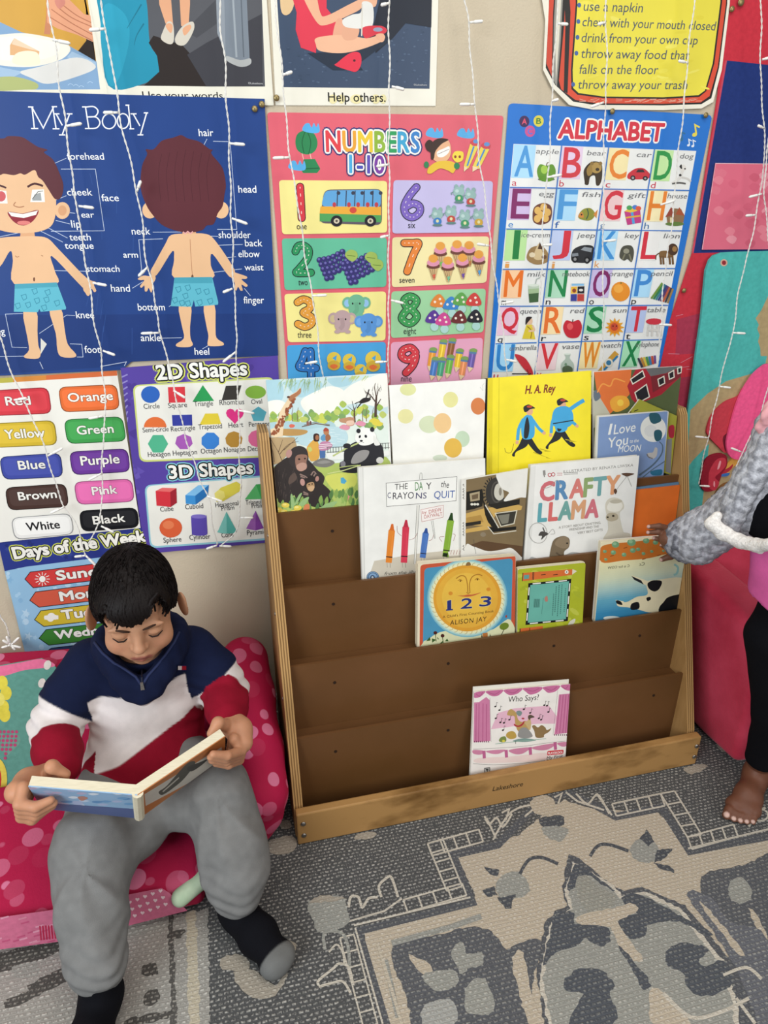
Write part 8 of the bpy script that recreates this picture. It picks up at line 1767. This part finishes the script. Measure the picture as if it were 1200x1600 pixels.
# zip and small chest label
from mathutils.bvhtree import BVHTree
SWT = BVHTree.FromPolygons([tuple(p) for p in v], [tuple(int(i) for i in q) for q in f])
def onsw(px, py, up_=0.001):
    d = Vector(ray(px, py)).normalized(); h = SWT.ray_cast(Vector(CAM), d); return np.array(h[0]) + np.array(h[1]) * up_
pip = plain('navy_piping', '#232c50', 0.8)
for P_ in ([(222, 1072), (212, 1058), (196, 1047), (178, 1036), (160, 1020), (148, 1004)], [(222, 1072), (232, 1056), (246, 1040), (260, 1022), (272, 1004), (280, 988)]):
    g = Geo(); g.tube([onsw(*p) for p in P_], 0.0024, 7); g.done('collar_seam', pip, sw, smooth=True)
zp = [onsw(222, 1046, .0005), onsw(222, 1060, .001), onsw(222, 1072, .001)]
g = Geo(); g.tube(zp, 0.0020, 6); g.done('zip', plain('zip_tape', '#11162b', 0.5), sw)
g = Geo(); c = onsw(222, 1070, 0.004); g.hexa([c + (-.0032, 0, -.010), c + (.0032, 0, -.010), c + (.0032, .003, -.010), c + (-.0032, .003, -.010)], [c + (-.0022, 0, .004), c + (.0022, 0, .004), c + (.0022, .003, .004), c + (-.0022, .003, .004)]); g.done('zip_pull', plain('zip_metal', '#9a9a9c', 0.3, 0.5, 0.8), sw)
_a, _b, _c = onsw(276, 1044), onsw(292, 1042), onsw(283, 1036); CH = pplane(_a, _b, _c); a = Art(CH, 0.0016, 1e-5); a.box(277, 1040, 283, 1046, '#e6e2e0'); a.box(283, 1040, 290, 1046, '#b3202f'); a.box(277, 1038.4, 290, 1040, '#1c2550'); a.box(277, 1046, 290, 1047.4, '#1c2550'); a.done('flag_label', COVER, sw)

# --- trousers
b = Body(); b.ell((-0.205, -0.248, 0.196), (0.106, 0.075, 0.055), 0.03)
b.chain([HPL, HPL * .5 + KNL * .5, KNL], [0.060, 0.059, 0.055], 0.03); b.chain([KNL, KNL * .55 + ANL * .45, ANL + (0, 0.004, 0.01)], [0.056, 0.054, 0.045], 0.02)
b.chain([HPR, HPR * .5 + KNR * .5, KNR], [0.060, 0.058, 0.052], 0.03); b.chain([KNR, KNR * .5 + ANR * .5 + (0.012, -0.006, 0), ANR + (0.010, -0.004, 0.016)], [0.054, 0.058, 0.047], 0.02)
b.ell(KNR * .2 + ANR * .8 + (0.016, -0.014, 0.014), (0.052, 0.045, 0.035), 0.02)
b.cone((-0.206, -0.29, 0.188), (-0.214, -0.405, 0.174), 0.046, 0.048, 0.03); b.cone((-0.214, -0.40, 0.174), (-0.245, -0.440, 0.182), 0.048, 0.046, 0.03); b.cone((-0.19, -0.31, 0.186), (-0.125, -0.385, 0.192), 0.046, 0.048, 0.03)
def trou_disp(P):
    d = 0.0042 * wob(P, 42, 2.0) + 0.0022 * wob(P, 95, 0.2)
    for a_, k_ in ((KNL, ANL), (KNR, ANR)):
        q = P - (a_ + k_) / 2; w = np.exp(-(np.linalg.norm(q, axis=1) / .10) ** 2); ang = np.arctan2(q[:, 1], q[:, 0]); d = d + w * 0.007 * (np.abs(np.sin(ang * 3 + q[:, 2] * 16 + 1.0)) - 0.6)
        q = P - (k_ + np.array([0, 0, .02])); w = np.exp(-(np.linalg.norm(q, axis=1) / .05) ** 2); d = d + w * 0.003 * np.sin(q[:, 2] * 260 + 2 * np.sin(q[:, 0] * 60))
    return d
v, f = b.mesh(0.0036, trou_disp); v = relax(v, f, 1)
c = np.tile(np.array(lin('#777674')), (len(v), 1)) * (1 + 0.06 * wob(v, 300, .3)[:, None]); mk('trousers', v, f, CLOTH, boy, cols=c, smooth=True)
# --- socks with grey toes
def sock(an, heel, toe, name='sock'):
    an, heel, toe = (np.array(x, float) for x in (an, heel, toe)); b = Body()
    b.chain([an, heel + (0, 0, 0.012)], [0.031, 0.031], 0.012); b.chain([heel, heel * .45 + toe * .55 + (0, 0, 0.006), toe], [0.029, 0.031, 0.023], 0.016)
    dv = toe - heel; dv /= np.linalg.norm(dv); sd = np.cross(dv, (0, 0, 1)); b.chain([toe + sd * 0.012, toe - sd * 0.014], [0.021, 0.019], 0.012)
    b.half((0, 0, 0.003), (0, 0, -1))
    v, f = b.mesh(0.003, lambda P: 0.0009 * wob(P, 150, .2)); v = relax(v, f, 1)
    t = (v - heel) @ dv / np.linalg.norm(toe - heel); k = sstep(t, 0.93, 0.97) ; k = np.maximum(k, sstep(-v[:, 2], -0.011, -0.007))
    mk(name, v, f, CLOTH, boy, cols=mixc(lin('#0d0d12'), lin('#6a6a68'), k), smooth=True)
sock(ANR + (0.002, 0.0, 0.025), (-0.056, -0.506, 0.034), (0.004, -0.600, 0.026))
sock(ANL + (0, -0.004, 0.02), (-0.268, -0.598, 0.034), (-0.290, -0.715, 0.026))

# ------------------------------------------------------------------ the girl at the right edge
girl = thing('person', 'child in a grey sherpa jacket and black leggings reaching for the rack', 'person', (1.04, -0.47, 0.0))
GSK = '#5f3a29'
hip, chest, neck, ghd = np.array([1.070, -0.455, 0.44]), np.array([1.020, -0.440, 0.67]), np.array([1.012, -0.440, 0.80]), np.array([1.020, -0.445, 0.912])
gs, ge, gw = np.array([0.970, -0.415, 0.745]), np.array([0.938, -0.372, 0.640]), np.array([0.885, -0.305, 0.560])
hand_o = np.array([0.858, -0.288, 0.556])
b = Body()
b.cone(neck, chest, 0.045, 0.07, 0.03); b.cone(chest, hip, 0.065, 0.06, 0.03)
b.chain([gs, ge, gw], [0.032, 0.026, 0.019])
hipR, knR, anR = np.array([1.020, -0.452, 0.40]), np.array([1.052, -0.470, 0.22]), np.array([1.062, -0.452, 0.055])
hipL, knL, anL = np.array([1.12, -0.46, 0.40]), np.array([1.15, -0.50, 0.22]), np.array([1.19, -0.45, 0.055])
for h_, k_, a_ in ((hipR, knR, anR), (hipL, knL, anL)): b.chain([hip, h_, k_, a_], [0.05, 0.048, 0.034, 0.024], 0.02)
osh, oel, owr = np.array([1.085, -0.50, 0.74]), np.array([1.14, -0.55, 0.60]), np.array([1.10, -0.61, 0.49]); b.chain([osh, oel, owr], [0.032, 0.026, 0.019])
sh = [skinmesh(b, 0.005, GSK, 1)]
# head turned to the books, eyes lowered
set_head(ghd, 22, -78, 0.92, (neck, chest + (0, 0, 0.06)))
LIPC = '#7d4038'
def face2(v, c):
    k = face_col(v, np.tile(np.array(lin('#b98869')), (len(v), 1))) / np.array(lin('#b98869')); return c * (0.35 + 0.65 * k)
_h = skinmesh(head_body(), 0.0026, '#64402e', 1, cf=face2); sh.append((HC + HS * (_h[0] - HC), _h[1], _h[2])); brows(girl)
# reaching hand laid over the top of the cow book
def gh(px, py, y): return aty(px, py, y)
b = Body(); b.cone(gw + (0.02, -0.01, 0), hand_o, 0.020, 0.018, 0.008)
palm = gh(1057, 846, -0.287)
b.chain([hand_o, palm], [0.017, 0.017], 0.01); b.cone(gh(1052, 834, -0.285), gh(1052, 858, -0.280), 0.012, 0.012, 0.01)
nails = []
for pts in ([(1047, 827), (1030, 822), (1014, 823)], [(1046, 838), (1029, 831), (1013, 832)], [(1046, 849), (1034, 843), (1022, 841)], [(1049, 859), (1042, 855), (1034, 852)]):
    k = len(nails); ys = (-0.280, -0.2775 + 0.0 * k, -0.268 - 0.002 * (k < 2)); P = [gh(*p, y) for p, y in zip(pts, ys)]
    b.chain([palm] + P, [0.010, 0.0072, 0.0062, 0.0046], 0.0015); nails.append((P[-1], P[-1] - P[-2]))
P = [gh(1056, 862, -0.278), gh(1048, 869, -0.268), gh(1034, 874, -0.260)]; b.chain([gh(1050, 852, -0.284)] + P, [0.011, 0.0085, 0.0074, 0.0055], 0.003); nails.append((P[-1], P[-1] - P[-2]))
def nailcol(v, c):
    for p, d in nails: 
        k = near(v, p + d / np.linalg.norm(d) * 0.004 + (0, -0.003, 0.002), 0.003, 0.005)[:, None]; c = c * (1 - k) + np.array(lin('#c09a90')) * k
    return c
sh.append(skinmesh(b, 0.0018, '#6a4432', 1, cf=nailcol))
b = Body(); b.chain([oel * .5 + owr * .5, owr, owr + (-0.008, -0.004, -0.045)], [0.02, 0.018, 0.019], 0.01)
for i, (dx, dy, ln) in enumerate(((-0.012, -0.012, .040), (-0.006, -0.003, .045), (0.0, 0.006, .042), (0.006, 0.014, .034))):
    q = owr + (-0.008, -0.004, -0.045) + (dx * .8, dy, -0.008); b.chain([q, q + (-.004, dy * .2, -ln * .5), q + (-.012, dy * .2, -ln)], [0.0085, 0.0074, 0.0055], 0.003)
b.chain([owr + (-.004, -.004, -.02), owr + (-0.026, -0.016, -0.045), owr + (-0.030, -0.018, -0.068)], [0.011, 0.009, 0.0062], 0.005)
sh.append(skinmesh(b, 0.0022, '#64402e', 1))
# bare feet
def foot(an, toe, base_c=GSK):
    an, toe = np.array(an, float), np.array(toe, float); d = toe - an; d[2] = 0; Lg = np.linalg.norm(d); d /= Lg; s = np.array([d[1], -d[0], 0])   # s: big toe side
    b = Body(); hl = np.array([an[0], an[1], 0.022]) - d * 0.012
    b.chain([an + (0, 0, 0.05), an, hl + (0, 0, 0.006)], [0.024, 0.023, 0.023], 0.014)
    mid_ = an + d * Lg * .5; mid_[2] = 0.026; ball = an + d * Lg * .76; ball[2] = 0.0165
    b.chain([an + (0, 0, -0.015), mid_ + s * .003, ball + s * 0.012], [0.024, 0.021, 0.0155], 0.016); b.chain([hl, mid_ - s * 0.010 + (0, 0, -.008), ball - s * 0.016 + (0, 0, -.001)], [0.020, 0.017, 0.0145], 0.016); b.cone(ball + s * 0.018, ball - s * 0.022 - d * .008, 0.0150, 0.0125, 0.01)
    nl = []
    for i, (o_, l_, r_) in enumerate(((0.019, 0.034, 0.0098), (0.006, 0.032, 0.0072), (-0.005, 0.028, 0.0068), (-0.015, 0.022, 0.0064), (-0.024, 0.014, 0.0062))):
        p = ball + s * o_ * .95; p[2] = 0.014; q = ball + s * o_ * 1.08 + d * l_; q[2] = r_ + 0.001; m_ = p * .4 + q * .6; m_[2] = 0.0135 if i else .015
        b.chain([p, m_, q], [r_ * 1.05, r_, r_ * .92], 0.0035); nl.append((q, r_))
    b.half((0, 0, 0.0015), (0, 0, -1))
    def cf(v, c):
        sole = 1 - sstep(v[:, 2], 0.003, 0.010); c = c * (1 - 0.35 * sole[:, None]) + np.array(lin('#a07860')) * 0.35 * sole[:, None]
        for q, r_ in nl: k = near(v, q + d * r_ * .55 + (0, 0, r_ * .65), r_ * .45, r_ * .75)[:, None]; c = c * (1 - k) + np.array(lin('#c7a598')) * k
        return c
    return skinmesh(b, 0.0022, base_c, 1, cf=cf)
sh.append(foot(anR + (0, 0, -0.01), (0.958, -0.528, 0), '#6a4230')); sh.append(foot(anL + (0, 0, -0.01), (1.10, -0.54, 0)))
v, f, c = join_shells(sh); mk('body', v, f, SKIN, girl, cols=c, smooth=True)
# leggings
b = Body(); b.ell(hip + (0, 0, 0.01), (0.092, 0.084, 0.085), 0.03)
for h_, k_, a_ in ((hipR, knR, anR), (hipL, knL, anL)): b.chain([h_, k_, a_ + (0, 0, 0.028)], [0.062, 0.046, 0.032], 0.02)
b.half(anR + (0, 0, 0.012), (0, 0, -1))
v, f = b.mesh(0.005, lambda P: 0.0015 * wob(P, 70, .8)); v = relax(v, f, 1); mk('leggings', v, f, CLOTH, girl, cols=np.tile(np.array(lin('#0c0c11')), (len(v), 1)), smooth=True)
# pink shirt tail under a black top
b = Body(); b.cone(chest, hip + (-0.012, 0, 0.02), 0.092, 0.098, 0.03); b.half(hip + (-0.06, 0, 0.050), (0.25, 0, -1))
v, f = b.mesh(0.005, lambda P: 0.003 * wob(P, 60, .1)); mk('shirt', v, f, CLOTH, girl, cols=np.tile(np.array(lin('#e266a6')), (len(v), 1)), smooth=True)
b = Body(); b.cone(neck + (0, 0, -0.02), chest, 0.07, 0.100, 0.03); b.cone(chest, np.array([1.022, -0.442, 0.615]), 0.100, 0.106, 0.03); b.half(np.array([1.01, -0.44, 0.640]), (0.25, 0, -1))
v, f = b.mesh(0.005, lambda P: 0.002 * wob(P, 50, 1.1)); mk('vest', v, f, CLOTH, girl, cols=np.tile(np.array(lin('#0b0b10')), (len(v), 1)), smooth=True)
# sherpa jacket: sleeves, open front panel, white trim
def curl(P): return 0.0022 * wob(P, 330, 0.0) + 0.0016 * wob(P, 620, 1.0)
def sherpa(b, name, c1, c2, h=0.0032):
    v, f = b.mesh(h, curl); n = wob(v, 330, 0.0) + 0.6 * wob(v, 620, 1.0)
    return mk(name, v, f, SHERPA, girl, cols=mixc(lin(c1), lin(c2), sstep(n, -0.7, 0.8)), smooth=True)
b = Body(); b.chain([gs, ge, gw + (0.020, -0.015, 0.012), gw + (0.014, -0.012, -0.004)], [0.056, 0.052, 0.047, 0.044], 0.02)
sl_ = sherpa(b, 'jacket_sleeve', '#84848a', '#bcbcc3')
b = Body(); b.chain([gw + (0.022, -0.004, 0.012), gw + (-0.001, 0.006, -0.004)], [0.044, 0.041], 0.01); b.cone(gw + (0.010, 0.0, 0.020), gw + (0.008, -0.004, -0.026), 0.024, 0.024, 0.02)
sherpa(b, 'sleeve_cuff', '#5c5c63', '#a5a5ad')
b = Body(); fl = [gh(1206, 694, -0.420), gh(1172, 752, -0.412), gh(1136, 822, -0.402)]
b.chain(fl, [0.026, 0.022, 0.022], 0.01); b.chain([p + (0.006, 0.015, 0.0) for p in fl], [0.026, 0.023, 0.023], 0.01)
b.chain([neck + (-0.01, 0.02, -0.03), gs + (0.0, 0, 0.02)], [0.05, 0.055], 0.02); b.cone(neck + (0.03, 0.03, -0.03), np.array([1.09, -0.40, 0.63]), 0.06, 0.075, 0.03); b.chain([osh, oel, owr + (0.01, 0.01, 0.02)], [0.056, 0.050, 0.038], 0.02)
b.cone(gs + (0.0, 0, 0.03), gh(1214, 664, -0.405), 0.05, 0.034, 0.02)
sherpa(b, 'jacket', '#84858c', '#c2c3ca', 0.0036)
b = Body(); b.chain([gh(1112, 818, -0.420), gh(1130, 833, -0.434), gh(1156, 846, -0.462), gh(1186, 853, -0.50), gh(1206, 850, -0.53)], [0.0125, 0.0125, 0.012, 0.0115, 0.010], 0.006)
b.cone(gh(1112, 818, -0.420), gh(1121, 806, -0.420), 0.010, 0.008, 0.004)
v, f = b.mesh(0.0026, lambda P: 0.5 * curl(P)); mk('jacket_trim', v, f, SHERPA, girl, cols=np.tile(np.array(lin('#e2ddd8')), (len(v), 1)), smooth=True)
# hair and collar ruffle
b = Body(); b.ell(HC + HS * (HR.T @ hc), HS * (hrad + 0.012), 0.01, HR)
b.ell(hq(0, 0.085, -0.030), (0.064, 0.055, 0.060), 0.008, HR, True); b.half(hq(0, -0.02, -0.060), -hu)
for s_ in (-1, 1): b.ell(hq(s_ * 0.055, -0.070, 0.070), (0.032, 0.032, 0.032), 0.012)
v, f = b.mesh(0.004, lambda P: 0.003 * wob(P, 300, .4)); mk('hair', v, f, HAIR, girl, cols=np.tile(np.array(lin('#0d0a0a')), (len(v), 1)), smooth=True)
b = Body(); c0 = gh(1200, 655, -0.41)
for i in range(7): 
    t = i * 0.9; b.ell(c0 + (0.006 + 0.014 * math.cos(t), -0.006 * (i % 2), 0.022 * math.sin(t)), (0.015, 0.008, 0.018), 0.004)
v, f = b.mesh(0.0025, lambda P: 0.0025 * wob(P, 260, .4)); mk('collar_ruffle', v, f, CLOTH, girl, cols=np.tile(np.array(lin('#e0a3a8')), (len(v), 1)), smooth=True)
